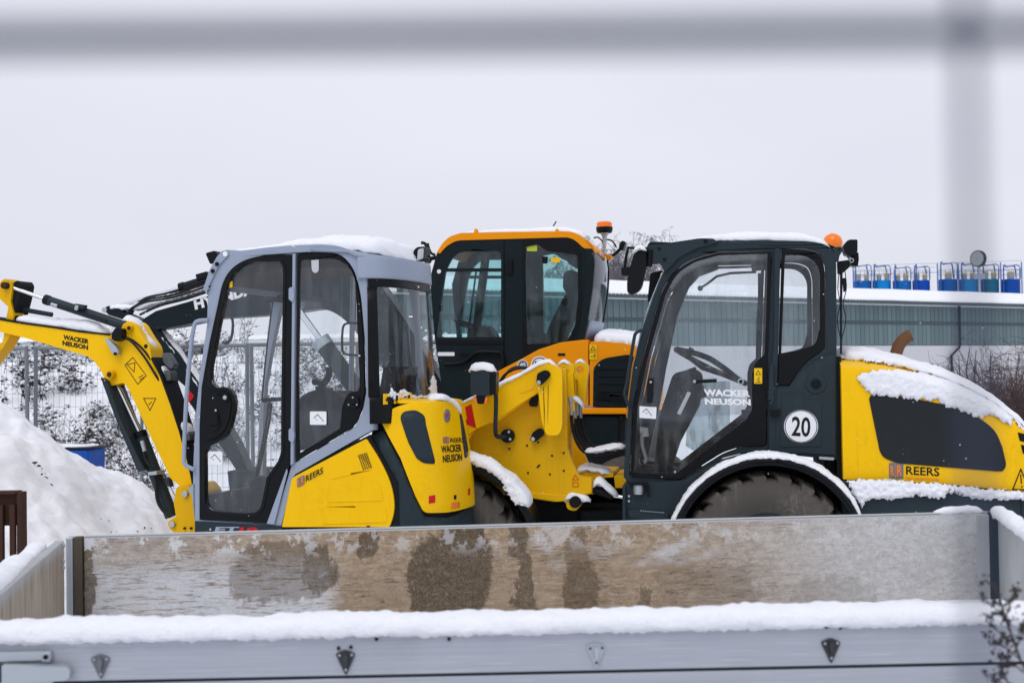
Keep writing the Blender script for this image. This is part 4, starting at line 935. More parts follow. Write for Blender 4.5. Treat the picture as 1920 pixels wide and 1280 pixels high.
# rear lamp and mirror-like bracket
E.slab('rear_light', [(775, 470, 4), (782, 463, 4), (796, 462, 3), (795, 484, 3), (788, 490, 4), (776, 486, 3)], .62, .74, BLK, ref=.62, bevel=.008); E.slab('rear_light_lens', [(785, 468, 3), (795, 465, 3), (794, 485, 3), (783, 489, 3)], .606, .621, LENS, ref=.62, bevel=.004)
E.tube('lamp_cable', [(757, 467, .6), (764, 467, .6), (771, 476, .6), (778, 484, .6)], 1.0, HOSE); E.slab('lamp_bracket', [(767, 482), (776, 484), (780, 494), (775, 500), (770, 492)], .60, .66, BLK, ref=.6, bevel=.003)
E.tube('lamp_loom', [(790, 455, .72), (797, 457, .72), (800, 466, .72), (801, 478, .72), (806, 482, .72)], 3, HOSE)
# tail: dark body shell, yellow hood, side panel
A_ = .435
plan = [(-.62, 0), (-.4, 0), (-.2, 0)] + [(A_ * abs(math.sin(t_)) ** .62 * (1 if True else 0), .475 - .475 * math.copysign(abs(math.cos(t_)) ** .75, math.cos(t_))) for t_ in [math.pi * k / 16 for k in range(0, 17)]] + [(-.2, .95), (-.5, .95)]
zH0, zH1 = 0.0, 0.0
TC0 = Curv(E, plan, k=3); zH0 = TC0.hit(840, 960)[1]; zH1 = TC0.hit(800, 752)[1]
TC = Curv(E, plan, taper=lambda z: -.075 * max(0, (z - zH0) / (zH1 - zH0)) ** 1.6, k=3)
sA = TC.hit(700, 880)[0]; sE = TC.S[-1] - .25
zlow = TC.hit(700, 1010)[1] - .12
SH = [TC.hit(x, y) for x, y in ((690, 824), (706, 812), (722, 800), (730, 786), (745, 774), (772, 766), (800, 763))]
TC.patch('tail_shell', [(sA - .05, zlow), (TC.S[-1] - sA + .05, zlow)] + [(TC.S[-1] - s_, z_) for s_, z_ in SH] + SH[::-1], -.012, BLKM, .02, px=False, nz=10)
hood = [(717, 792, 6), (722, 777, 8), (741, 763, 12), (769, 755, 10), (800, 751), (826, 749), (838, 753, 8), (852, 764), (861, 776), (873, 818), (879, 888), (880, 932, 10), (866, 951, 14), (834, 960), (794, 961, 10), (779, 930), (752, 859), (727, 812)]
sh = TC.hit(840, 860)[0]
hz = [TC.hit(x, y) for x, y in fillet(hood)]
# hood polygon: near half traced, far half closed behind the silhouette
near = [q for q in hz]
zt_, zb_ = max(z for s_, z in near), min(z for s_, z in near)
sfar = TC.S[-1] - (sA + .16)
left = [TC.hit(x, y) for x, y in fillet([(834, 960), (794, 961, 10), (779, 930), (752, 859), (727, 812), (717, 792, 6), (722, 777, 8), (741, 763, 12), (769, 755, 10), (800, 751)])][0:-1]
left = [q for q in left]
s_l = min(q[0] for q in left); mirror = [(TC.S[-1] - q[0], q[1]) for q in left][::-1]
hd = TC.patch('hood', left + mirror, .014, YEL, .02, px=False, nz=14, bevel=.006)
# hood top: closing sheet that rolls in towards the cab
V = []; Fc = []; zz = max(q[1] for q in left)
sL = [q[0] for q in left if q[1] > zz - .02]; s_a = min(sL) - .02; s_b = TC.S[-1] - s_a
for i in range(41):
    s_ = s_a + (s_b - s_a) * i / 40; row = []
    for j in range(7):
        f = j / 6; e = math.sin(f * math.pi / 2); a = TC.at(s_, zz, .014 - .0 * f); b = Vector((.10, .475 + (a.y - .475) * .8, zz)); q = a.lerp(b, 1 - math.cos(f * math.pi / 2)); V.append((q.x, q.y, zz + .022 * e - .004))
for i in range(40):
    for j in range(6): k = i * 7 + j; Fc.append((k, k + 7, k + 8, k + 1))
mk('hood_top', (V, Fc), YEL, E.root, ang=60, solid=.008)
TC.patch('hood_vent', [(751, 783, 6), (756, 771, 8), (778, 768, 6), (794, 778, 8), (796, 795), (812, 862), (812, 869, 3), (792, 868, 8), (780, 858), (766, 830)], .018, DGRY, .006, parent=hd)
TC.patch('hood_vent', [(857, 775), (861, 778), (873, 842), (872, 856), (867, 858), (862, 820)], .018, DGRY, .006, parent=hd)
def tcp(off): return lambda x, y: TC.p(x, y, off)
TC.patch('hood_badge', [(834 + 6 * math.cos(k * .5236), 779 + 13 * math.sin(k * .5236)) for k in range(12)], .0165, GRYP, .003, parent=hd)
E.text('badge_letter', 'W', (831, 784), (837, 784), (831, 774), 0, REDP, hd, .02, tcp(.018))
def rr_logo(F, x, y, w_, h_, ux, uy, vx_, vy_, f, par, tw, th_):
    """RR block and REERS lettering; (ux, uy) step along the print, (vx_, vy_) step up it"""
    def P(a, b): return (x + ux * a + vx_ * b, y + uy * a + vy_ * b)
    for (a0, a1, lt_, mt) in ((0, .5, 'R', GRYP), (.5, 1, 'R', GRYP)):
        q = [P(a0 * w_, 0), P(a1 * w_, -.08 * h_ if a1 < 1 else 0), P(a1 * w_, h_ * (1.08 if a1 < 1 else 1)), P(a0 * w_, h_)]
        tri = ([f(*p) for p in q], [(0, 1, 2, 3)]); mk('logo_block', tri, mt, par)
    g = lambda X, Y: f(X, Y) + (f(X, Y) - f(X, Y)) 
    return P
def logo(F, par, f0, f1, x, y, ang, size, sub=False, skew=0):
    ca, sa = math.cos(R(ang)), -math.sin(R(ang))
    def P(a, b): return (x + (a * ca) * size - (-sa) * 0 + 0 - b * size * (-sa) * -1 * 0, y + a * sa * size - b * size)
    mk('logo_block', ([f0(*p) for p in (P(0, 0), P(.42, -.08), P(.42, 1.08), P(0, 1))], [(0, 1, 2, 3)]), GRYP, par); mk('logo_block', ([f0(*p) for p in (P(.45, -.08), P(1, 0), P(1, 1), P(.45, 1.08))], [(0, 1, 2, 3)]), GRYP, par)
    vf = text_px('R', P(.1, .15), P(.36, .1), P(.1, .85), .02); mk('logo_letter', ([f1(*p) for p in vf[0]], vf[1]), ORGP, par, recalc=False)
    vf = text_px('R', P(.54, .1), P(.92, .15), P(.54, .9), .02); mk('logo_letter', ([f1(*p) for p in vf[0]], vf[1]), ORGP, par, recalc=False)
    vf = text_px('REERS', P(1.18, .28 if sub else .1), P(3.5, .28 if sub else .1), P(1.18, .86), .01); mk('lettering', ([f0(*p) for p in vf[0]], vf[1]), BLKP, par, recalc=False)
    if sub:
        vf = text_px('MASCHINENTECHNIK', P(1.18, -.05), P(3.5, -.05), P(1.18, .12), .0); mk('lettering', ([f0(*p) for p in vf[0]], vf[1]), ORGP, par, recalc=False)
logo(E, hd, tcp(.0165), tcp(.0185), 827, 830, 0, 11)
E.text('lettering', 'WACKER', (824, 849), (861, 846), (823, 835), 0, BLKP, hd, .018, tcp(.017)); E.text('lettering', 'NEUSON', (827, 867), (862, 863), (826, 853), 0, BLKP, hd, .018, tcp(.017))
for q in ([(802, 929), (813, 927), (813, 941), (802, 943)], [(873, 916), (876.5, 914), (876.5, 927), (873, 928)]): TC.patch('reflector', q, .017, REDP, .002, parent=hd)
TC.patch('rating_plate', [(842, 942), (857, 940), (857, 951), (842, 953)], .017, ORGP, .002, parent=hd)
TC.patch('hood_lock', [(847, 928, 1), (851, 927, 1), (851, 935, 1), (847, 936, 1)], .018, BLK, .003, parent=hd)
# dark grey side strip and counterweight
TC.patch('side_strip', [(689, 820), (717, 806, 3), (727, 822), (757, 880), (784, 945), (796, 968), (840, 970), (874, 955), (884, 935), (886, 1010), (735, 1010), (741, 985), (744, 950), (736, 908), (716, 862)], .002, DGRY, .02)
TC.patch('counterweight', [(sA + .35, zlow), (sE - .2, zlow), (sE - .2, TC.hit(840, 972)[1]), (sA + .35, TC.hit(820, 972)[1])], .004, DGRY, .02, px=False)
pn = E.slab('side_panel', [(549, 895, 8), (688, 822, 3), (715, 864, 30), (735, 908, 30), (741, 945, 30), (738, 968, 12), (731, 987, 3), (530, 987, 3)], -.012, .04, YEL, ref=0, bevel=.008, k=8)
E.slab('panel_gap', [(545, 893), (692, 815), (745, 905), (748, 990), (524, 990)], .002, .05, BLKM, ref=0, bevel=0)
E.slab('panel_swage', [(621, 905, 5), (685, 888, 8), (713, 904, 10), (721, 938, 8), (617, 941, 5)], -.0155, -.011, YEL, ref=0, bevel=.0015, parent=pn)
E.slab('panel_swage', [(611, 949, 5), (724, 946, 8), (728, 978, 8), (607, 982, 5)], -.0155, -.011, YEL, ref=0, bevel=.0015, parent=pn)
E.slab('panel_swage', [(625, 872, 5), (666, 852, 6), (690, 866, 6), (698, 880, 5), (622, 898, 5)], -.0155, -.011, YEL, ref=0, bevel=.0015, parent=pn)
hv = []
for i in range(5):
    for j in range(8): 
        x = 671 + i * 3.6 + j * 1.25; y = 853 - i * 1.0 + j * 3.6; hv.append(([E.p(a, b, -.0165) for a, b in ((x, y), (x + 2.4, y - .5), (x + 3.1, y + 1.9), (x + .7, y + 2.4))], [(0, 1, 2, 3)]))
mk('vent_holes', hv, BLKP, pn)
logo(E, pn, lambda x, y: E.p(x, y, -.0175), lambda x, y: E.p(x, y, -.0195), 557, 913, 27, 15.5)
E.pin('panel_lock', 690, 989, -.02, -.01, 4, BLK, pn)
for x0, y0, x1, y1 in ((716, 738, 746, 758), (748, 737, 768, 752)):
    f = lambda x, y, o_=.011: RC.p(x, y, o_)
    st = mk('warning_sticker', ([RC.p(x, y, .016) for x, y in ((x0, y1), (x1, y1 - 2), (x1, y0 - 1), (x0, y0))], [(0, 1, 2, 3)]), YELP, E.root)
    mk('sticker_print', [([RC.p(x, y, .0175) for x, y in ((x0 + 4, y1 - 6), (x0 + 11, y1 - 7), (x0 + 7.5, y0 + 5))], [(0, 1, 2)]), ([RC.p(x, y, .0175) for x, y in ((x1 - 8, y1 - 6), (x1 - 4, y1 - 6), (x1 - 4, y0 + 3), (x1 - 8, y0 + 3))], [(0, 1, 2, 3)])], BLKP, st)
# stickers on the door glass
for x0, y0, x1, y1 in ((390, 846, 417, 871), (581, 771, 612, 796)):
    st = E.decal('care_sticker', [(x0, y0, 2), (x1, y0, 2), (x1, y1, 2), (x0, y1, 2)], -.004 if x0 < 500 else -.008, WHT, dr if x0 < 500 else sw)
    cx_, cy_ = (x0 + x1) / 2, (y0 + y1) / 2
    E.line('sticker_print', [((cx_ - 8, cy_), (cx_ - 1, cy_ - 7)), ((cx_ - 1, cy_ - 7), (cx_ + 10, cy_ + 6)), ((cx_ - 4, cy_ + 2), (cx_ - 3, cy_ + 3))], 1.1, -.0052 if x0 < 500 else -.0092, BLKP, st)
E.decal('warning_tag', [(430, 529), (436, 527), (436, 538), (430, 540)], .0, YELP, dr)
# sill with model lettering
sl_ = E.slab('sill', [(366, 976), (530, 985), (530, 1030), (366, 1030)], -.01, .05, DGRY, ref=0, bevel=.005)
E.text('lettering', 'ET', (402, 996), (446, 996), (405, 987), -.013, GRYL, sl_, .03); E.text('lettering', '18', (448, 998), (482, 998), (450, 988), -.013, REDP, sl_, .03)
E.pin('sill_bolt', 394, 992, -.016, -.009, 2.2, STL, sl_)
# floor, base, undercarriage
u0 = E.p(370, 980).x
zf = E.p(450, 980).z
E.box('floor', (u0, .06, zf - .22), (-.02, W - .06, zf - .02), BLKM)
E.box('engine_block', (-.42, .06, zf - .02), (-.02, W - .06, zf + .30), BLKM)
E.box('front_panel', (u0 + .0, .06, zf - .02), (u0 + .05, W - .06, zf + .16), BLKM)
E.box('slew_ring', (u0 + .25, .2, .42), (-.1, W - .2, zf - .221), BLKM, .05)
for v0 in (-.06, W - .18):
    tk = E.box('track_frame', (u0 + .15, v0 + .05, .12), (.15, v0 + .19, .36), BLKM, .05)
    pr = [(-.72, .21), (.72, .21)]; P = []
    for k in range(13): a = math.pi / 2 + math.pi * k / 12; P.append((u0 + .2 + .2 * math.cos(a), .21 + .2 * math.sin(a)))
    for k in range(13): a = -math.pi / 2 + math.pi * k / 12; P.append((.1 + .2 * math.cos(a), .21 + .2 * math.sin(a)))
    Q = [((x - (u0 + .3) / 2) * .93 + (u0 + .3) / 2, (z - .21) * .8 + .21) for x, z in P]
    mk('track', prim_prism([P, Q], lambda a, b, v=v0: (a, v, b), lambda a, b, v=v0: (a, v + .24, b)), RUB, E.root, .01)
mk('track_axle', prim_box((u0 + .3, -.0, .2), (.0, W, .42)), BLKM, E.root, .01)
mk('dozer_blade', prim_box((u0 - .45, -.02, .03), (u0 - .40, W + .02, .32)), YELD, E.root, .01); mk('blade_arm', prim_box((u0 - .401, .25, .12), (u0 + .3, .7, .2)), YELD, E.root, .01)
# interior
E.box('seat_base', (-.46, .25, zf + .301), (.0, .72, zf + .46), SEAT, .05)
sb = [(700, 640), (752, 640, 20), (762, 690, 20), (764, 745), (700, 745)]
mk('seat_back', prim_prism([fillet([(-.13, .28, .1), (-.13, .70, .1), (-.03, .70), (-.03, .28)][::1])], lambda a, b: (a, b, zf + .42), lambda a, b: (a + .1, b, zf + .92)), SEAT, E.root, .03)
E.slab('side_console', [(560, 845), (560, 745, 10), (590, 728, 20), (628, 735, 20), (642, 745), (640, 800)], .22, .34, BLKM, ref=.22, bevel=.02)
E.tube('joystick', [(598, 735, .26), (602, 724, .26), (612, 712, .26), (617, 700, .26), (616, 688, .26)], 6.5, BLK); E.slab('joystick_boot', [(585, 736, 3), (592, 730), (590, 724), (604, 724), (614, 728), (612, 734), (620, 742, 3)], .22, .32, BLK, ref=.22, bevel=.01)
E.pin('joystick_knob', 590, 716, .24, .30, 6.5, BLK); E.slab('armrest', [(630, 732, 4), (652, 732, 4), (650, 745, 6), (640, 760, 4)], .6, .7, SEAT, ref=.6, bevel=.02)
for k, dv in enumerate((.40, .48)): E.tube('travel_lever', [(504 + 5 * k, 755, dv), (498 + 5 * k, 800, dv), (484 + 4 * k, 870, dv), (474 + 4 * k, 918, dv)], 2.4, BLK, 5)
E.slab('lever_bracket', [(492, 746, 3), (520, 744, 3), (522, 752), (494, 754)], .38, .52, BLK, ref=.4, bevel=.004)
E.tube('wiper_motor', [(500, 562, .88), (514, 558, .88), (530, 560, .88)], 8, BLK, 3); E.tube('wiper', [(512, 566, .9), (506, 610, .9), (497, 690, .9), (492, 750, .9)], 2.2, BLK, 5)
E.tube('far_grab_rail', [(424, 580, .8), (436, 600, .8), (434, 632, .8), (424, 644, .8), (418, 640, .8)], 2.6, BLK)
E.box('dash', (u0 + .18, .3, zf - .02), (u0 + .34, .75, zf + .25), BLKM, .03)
E.slab('roof_lining', [(420, 522), (446, 497), (540, 486), (640, 490), (668, 506), (668, 514), (640, 500), (540, 500), (450, 512), (424, 535)], .06, W - .06, paint('dark_red_lining', (.055, .035, .038), .8), ref=0, bevel=0)
# ---- front linkage: boom, cylinders, hoses (middle of the machine)
BV0, BV1 = .30, .46
br_ = E.slab('boom_bracket', [(330, 912, 8), (352, 908, 6), (366, 925, 6), (368, 1000), (330, 1000), (316, 990, 8), (314, 978, 8), (322, 972), (330, 968), (326, 945)], .2, .56, YELD, ref=.2, bevel=.01)
E.pin('bracket_pin', 346, 926, .18, .58, 6, STL, br_); E.pin('bracket_pin', 322, 983, .18, .58, 5.5, STL, br_)
for x in (345, 357): E.pin('bracket_bolt', x, 990, .185, .2, 2.2, BLK, br_)
boom_poly = [(-60, 590), (0, 598), (40, 605), (100, 613), (150, 621), (205, 628), (226, 620), (231, 606, 6), (243, 601, 8), (254, 608, 6), (268, 632, 10), (281, 650, 8), (284, 672, 10), (300, 702), (320, 757), (336, 806), (350, 857), (358, 890), (362, 912, 5), (342, 914, 5), (320, 897), (291, 836), (262, 775), (242, 730, 12), (232, 717, 6), (220, 720, 8), (205, 724, 10), (194, 706, 10), (190, 695, 8), (170, 669, 14), (120, 655), (50, 634), (0, 622), (-60, 610)]
bm_ = E.slab('boom', boom_poly, BV0, BV1, YEL, ref=BV0, bevel=.012, k=6)
E.slab('boom_edge', [(284, 672), (300, 702), (320, 757), (336, 806), (350, 857), (358, 890), (362, 912), (365, 912), (361, 888), (353, 855), (339, 804), (323, 755), (303, 699), (287, 669)], BV0 - .012, BV1 + .012, BLKM, ref=BV0, bevel=.002, parent=bm_)
E.slab('boom_edge', [(-60, 588), (0, 596), (40, 603), (100, 611), (150, 619), (207, 626), (207, 629), (150, 623), (100, 615), (40, 607), (0, 600), (-60, 592)], BV0 - .006, BV1 + .006, BLKM, ref=BV0, bevel=.001, parent=bm_)
E.pin('boom_pin', 241, 615, BV0 - .03, BV1 + .03, 6.5, YELD, bm_); E.pin('pin_head', 241, 615, BV0 - .036, BV0 - .029, 4, RUST, bm_)
E.pin('boom_pin', 204, 702, BV0 - .05, BV1 + .05, 8, YELD, bm_); E.pin('pin_head', 204, 702, BV0 - .056, BV0 - .049, 5, RUST, bm_)
E.pin('boom_hole', 273, 649, BV0 - .003, BV0 + .02, 4, BLKP, bm_)
E.text('lettering', 'WACKER', (118, 636), (166, 645), (119, 627), BV0 - .002, BLKP, bm_, .03); E.text('lettering', 'NEUSON', (117, 647), (165, 656), (117, 638), BV0 - .002, BLKP, bm_, .03)
for o_ in ([(234, 684), (249, 670), (274, 704), (258, 720)],):
    ln_ = list(zip(o_, o_[1:] + o_[:1])); E.line('warning_print', ln_ + [((238, 683), (251, 697)), ((251, 697), (253, 680)), ((253, 680), (238, 683)), ((260, 708), (268, 703)), ((262, 712), (270, 707))], 1.2, BV0 - .002, BLKP, bm_)
E.line('warning_print', [((269, 746.5), (292, 746.5)), ((292, 746.5), (281, 769)), ((281, 769), (269, 746.5)), ((284, 753), (279, 758))], 1.3, BV0 - .002, BLKP, bm_)
# dipper arm at the left edge
ar = E.slab('dipper_arm', [(-330, 940), (-230, 860), (-90, 720), (-14, 655), (2, 640), (8, 596), (12, 575), (-4, 560), (-8, 535, 8), (2, 522, 8), (14, 523, 8), (20, 535, 6), (16, 565), (22, 590), (14, 632), (2, 652), (-70, 740), (-210, 880), (-310, 960)], BV0 + .02, BV1 - .02, YELD, ref=BV0, bevel=.01)
E.pin('arm_pin', 6, 535, BV0 - .02, BV1 + .02, 6.5, RUST, ar)
E.slab('arm_link', [(18, 528, 6), (28, 525, 4), (33, 534, 4), (28, 560), (20, 590), (34, 596), (24, 604), (10, 598)], BV0 + .04, BV1 + .03, BLKM, ref=BV0, bevel=.006)
bk = E.slab('bucket', [(-332, 930, 8), (-300, 955, 6), (-280, 1100, 30), (-320, 1200, 40), (-400, 1200, 20), (-400, 1050, 30)], .15, .6, YELD, ref=BV0, bevel=.02)
# cylinders
cy = E.rod('arm_cylinder', (236, 611, .34), (87, 562, .34), 9.0, DGRY); E.rod('cylinder_rod', (88, 562, .34), (26, 540, .34), 3.6, CHR, cy); E.rod('cylinder_collar', (93, 564, .34), (84, 561, .34), 9.8, BLK, cy)
E.slab('cylinder_clamp', [(141, 569), (160, 572), (158, 580), (140, 577)], .29, .33, DGRY, ref=.3, bevel=.003, parent=cy); E.slab('clamp_tab', [(144, 572), (150, 573), (148, 582), (142, 581)], .28, .30, STL, ref=.3, bevel=.002, parent=cy)
E.tube('cylinder_pipe', [(96, 570, .31), (112, 575, .31), (140, 582, .31), (170, 591, .31), (200, 602, .31)], 2.6, HOSE, parent=cy); E.rod('pipe_fitting', (96, 570, .31), (108, 574, .31), 3.4, STL, cy)
E.rod('slew_pipe', (24, 577, .42), (98, 590, .42), 4.5, DGRY)
lc = E.rod('lift_cylinder', (322, 968, .37), (262, 812, .37), 12.5, DGRY); E.rod('lift_rod', (263, 814, .37), (215, 712, .37), 5, CHR, lc); E.rod('lift_collar', (265, 820, .37), (261, 809, .37), 13.5, BLK, lc)
E.slab('cylinder_guard', [(195, 707, 3), (206, 714), (232, 785), (262, 850), (277, 880), (265, 884), (246, 840), (222, 782), (200, 722)], .26, .46, DGRY, ref=.3, bevel=.004, parent=lc)
E.slab('guard_lip', [(224, 722), (232, 720), (262, 805), (256, 806)], .42, .45, DGRY, ref=.3, bevel=.003, parent=lc)
E.tube('lift_hose', [(267, 832, .29), (272, 860, .29), (284, 878, .29), (292, 900, .29), (295, 935, .29), (305, 955, .29), (320, 968, .29)], 3.6, HOSE, parent=lc); E.rod('hose_fitting', (266, 826, .29), (271, 846, .29), 4, STL, lc); E.slab('hose_clamp', [(281, 884), (298, 882), (298, 889), (282, 890)], .26, .36, STL, ref=.29, bevel=.002, parent=lc)
E.rod('swing_rod', (310, 895, .30), (332, 940, .30), 2.2, CHR, lc); E.slab('swing_bracket', [(310, 893, 3), (318, 896, 3), (322, 912), (314, 910)], .28, .33, DGRY, ref=.3, bevel=.003, parent=lc)
ZNK = paint('aged_fitting', (.12, .13, .14), .55, .3, dirt=.8, dcol=(.03, .03, .03))
# spool of hoses behind the boom
for k in range(5): E.tube('boom_hose', [(297 + 4.4 * k, 712, .32 + .025 * k), (305 + 4.6 * k, 745, .33 + .025 * k), (318 + 5 * k, 790, .33 + .025 * k), (328 + 5 * k, 830, .33 + .025 * k), (345 + 3 * k, 880, .33)], 2.3, ZNK if k % 2 else DGRY, 5)
for k in range(3): E.tube('boom_hose', [(228, 632, .27 + .03 * k), (246 + 3 * k, 640 - 2 * k, .27 + .03 * k), (270 + 5 * k, 668 - 5 * k, .27 + .03 * k), (290 + 4 * k, 700 - 3 * k, .29 + .03 * k), (300 + 4 * k, 716, .31)], 2.2, HOSE, 6)
E.slab('hose_block', [(292, 694, 5), (316, 695, 6), (317, 714, 6), (296, 713, 5)], .33, .42, ZNK, ref=.31, bevel=.008); E.slab('valve_block', [(302, 662, 4), (311, 661, 4), (325, 685, 5), (318, 692, 4), (305, 679, 3)], .35, .42, ZNK, ref=.34, bevel=.008)
E.slab('hose_block', [(333, 806, 6), (353, 808, 6), (355, 826, 6), (339, 824, 6)], .32, .42, ZNK, ref=.31, bevel=.008)
hd2 = E.slab('boom_light', [(209, 625, 3), (216, 614, 3), (229, 616, 3), (228, 634, 4), (219, 641, 4), (209, 636, 4)], .235, .29, BLK, ref=.235, bevel=.008); E.slab('light_bracket', [(193, 634, 3), (200, 634), (216, 650), (221, 660, 4), (216, 667, 4), (207, 660), (200, 645)], .25, .29, STL, ref=.24, bevel=.004)
E.pin('bracket_bolt', 215, 663, .24, .26, 3, BLK)
# ---- snow on it
def on(F, pts, v): return [F.p(x, y, v) for x, y in pts]
zs_ = [(425, 467), (470, 468), (546, 460), (610, 458), (645, 463)]
hs_ = [.01, .03, .055, .075, .085, .095, .08]
P = on(E, zs_, 0); P = [Vector((p.x, W / 2, p.z - .012)) for p in P] + [Vector((-.04, W / 2, zr0 + .05)), Vector((.04, W / 2, zr0 + .042)), Vector((.10, W / 2, zr0 + .025))]
hs_ = [.014, .04, .068, .088, .10, .105, .085, .035]
place(snow_ridge('cab_roof_snow', P, (0, 1, 0), [W / 2 - .03, W / 2 - .01, W / 2, W / 2 - .005, W / 2 - .0, W / 2 - .02, W / 2 - .06, W / 2 - .16], hs_, 'thick snow cap on the grey mini excavator cab', ex=3.2, nc=44, amp=.014, drop=.02, step=.018, taper=.06), E)
P = [TC.p(x, y, -.02) for x, y in ((818, 747), (830, 748), (843, 754), (852, 762), (860, 774))]
place(snow_ridge('hood_snow', [p + Vector((0, 0, -.0)) for p in P], (1, .2, 0), .05, .035, 'small snow roll on the top edge of the yellow mini excavator hood', amp=.008, taper=.04), E)
P = on(E, [(36, 600), (70, 607), (110, 612), (160, 618), (205, 626)], (BV0 + BV1) / 2)
place(snow_ridge('boom_snow', P, (0, 1, 0), .07, [.05, .05, .055, .07, .04], 'snow lying along the top of the yellow boom', amp=.012), E)
P = on(E, [(233, 603), (243, 599), (256, 607), (270, 631), (283, 648), (290, 672), (298, 690)], (BV0 + BV1) / 2)
place(snow_ridge('boom_knuckle_snow', P, (0, 1, 0), .06, [.02, .03, .03, .03, .028, .02, .015], 'snow on the bend of the yellow boom', up=[(0, 0, 1), (.1, 0, 1), (.6, 0, .8), (.8, 0, .6), (.8, 0, .6), (1, 0, .3), (1, 0, .2)], amp=.008), E)
P = on(E, [(296, 700), (306, 694), (318, 702)], .37); place(snow_ridge('hose_block_snow', P, (0, 1, 0), .05, .035, 'snow lump on the hose block beside the boom', amp=.008), E)
P = on(E, [(332, 812), (342, 803), (354, 806), (362, 815)], .37); place(snow_ridge('lower_hose_snow', P, (0, 1, 0), .06, .045, 'snow lump on the hoses by the handrail', amp=.01), E)
f = lambda x, y: RC.p(x, y, .008)
place(snow_patch('rear_glass_snow', [(724, 742), (732, 726), (742, 738), (756, 728), (768, 740), (800, 741), (806, 706), (812, 700), (822, 735), (828, 748), (740, 748)], f, lambda x, y: (.9, -.3, .1), .006, 'crusted snow on the lower rear glass of the mini excavator', rag=5, fs=.2, step=1.5, soft=4), E)
# ================================================================== orange wheeled excavator behind
H = Frame('wheeled_excavator', 'orange and dark grey wheeled excavator with teal-tinted cab behind the others', 'excavator', 1105, 12.0, -10)
HW = 1.0
hs_out = [(806, 522, 10), (819, 474, 10), (830, 456, 8), (844, 444, 8), (866, 438), (960, 436), (1071, 435, 12), (1090, 443, 10), (1104, 459, 10), (1112, 470), (1115, 494), (1111, 541), (1102, 599), (1092, 639), (1050, 642), (1010, 655), (970, 678), (931, 698), (931, 800), (845, 800), (826, 710), (815, 634)]
hA = [(827, 632), (816, 632), (835, 509), (940, 509), (940, 632)]
hA = [(940, 509), (835, 509), (816, 632), (940, 632)]; hB = [(940, 503), (940, 477, 4), (935, 471, 4), (866, 471, 14), (849, 480, 12), (837, 503)]
hC = [(985, 463, 4), (1008, 458, 6), (1028, 472, 6), (1083, 477, 5), (1084, 560), (1078, 610), (1062, 642, 8), (988, 645, 5)]
for v0, v1 in ((0, .05), (HW - .05, HW)):
    H.slab('cab_frame', hs_out, v0, v1, HDGR, [hA, hB, hC], ref=0, bevel=.008)
    H.slab('roof_edge', [(819, 474), (830, 456, 8), (844, 443, 8), (865, 437), (960, 435), (1071, 434, 12), (1090, 442, 10), (1104, 459, 10), (1110, 466), (1098, 467), (1092, 463, 4), (1081, 452, 8), (1067, 445, 10), (960, 448), (856, 451, 10), (837, 462, 8), (826, 475)], v0 - .012 if v0 == 0 else v0 + .005, v1 - .005 if v0 == 0 else v1 + .012, ORG, ref=0, bevel=.008)
hd_ = H.slab('door', [(945, 451), (860, 453, 10), (840, 464, 8), (829, 478), (810, 523), (818, 634), (829, 706), (835, 760), (945, 760)], -.015, .0, HDGR, [hA, hB, [(938, 668, 6), (895, 668, 10), (880, 690, 8), (935, 690, 5)]], ref=0, bevel=.006)
for nm, q in (('upper_glass', hB), ('lower_glass', hA), ('rear_side_glass', hC)):
    H.slab(nm, [(x, y) for x, y in fillet(q)], .01, .015, GL2, ref=0, bevel=0); H.slab('far_' + nm, [(x, y) for x, y in fillet(q)], HW - .03, HW - .025, GL2, ref=0, bevel=0)
H.slab('door_sill', [(819, 636), (945, 636), (945, 646), (820, 646)], -.022, -.012, BLK, ref=0, bevel=.004, parent=hd_)
H.tube('door_grab', [(833, 682, -.03), (865, 680, -.04), (883, 668, -.04), (897, 660, -.04), (930, 660, -.04), (941, 664, -.04), (942, 688, -.04), (932, 694, -.03)], 3.4, BLK, 5, hd_)
H.decal('door_label', [(821, 660), (852, 660), (852, 667), (821, 667)], -.018, WHT, hd_); H.slab('door_handle', [(862, 661, 2), (880, 661, 2), (880, 666, 2), (862, 666, 2)], -.028, -.014, BLK, ref=0, bevel=.004, parent=hd_)
H.pin('door_button', 823, 509, -.02, -.012, 4, WHT, hd_)
H.slab('rear_black_band', [(979, 452), (1068, 450, 12), (1082, 458, 8), (1090, 470, 6), (1091, 560), (1086, 615), (1070, 650), (990, 668), (979, 672)], -.004, .0, BLK, [hC], ref=0, bevel=0)
for y in (494, 508): H.slab('door_hinge', [(949, y - 8, 2), (961, y - 8, 2), (961, y + 6, 2), (949, y + 6, 2)], -.03, -.01, BLK, ref=0, bevel=.004)
H.slab('rear_pillar', [(1097, 466), (1112, 467, 4), (1116, 494), (1112, 541), (1103, 600), (1094, 640, 4), (1083, 638, 4), (1092, 590), (1100, 540), (1103, 500)], -.03, .06, HDGR, ref=0, bevel=.012)
# roof
H.slab('roof', [(819, 474), (830, 456, 8), (844, 443, 8), (865, 437), (960, 435), (1071, 434, 12), (1090, 442, 10), (1104, 459, 10), (1104, 466), (1086, 455), (1067, 446), (960, 446), (866, 449), (844, 458), (829, 478)], .051, HW - .051, ORG, ref=0, bevel=.012)
H.slab('windscreen_frame', [(806, 522), (819, 476), (829, 476), (818, 525), (824, 634), (816, 634)], .051, .12, HDGR, ref=0, bevel=0); H.slab('windscreen_frame', [(806, 522), (819, 476), (829, 476), (818, 525), (824, 634), (816, 634)], HW - .12, HW - .051, HDGR, ref=0, bevel=0)
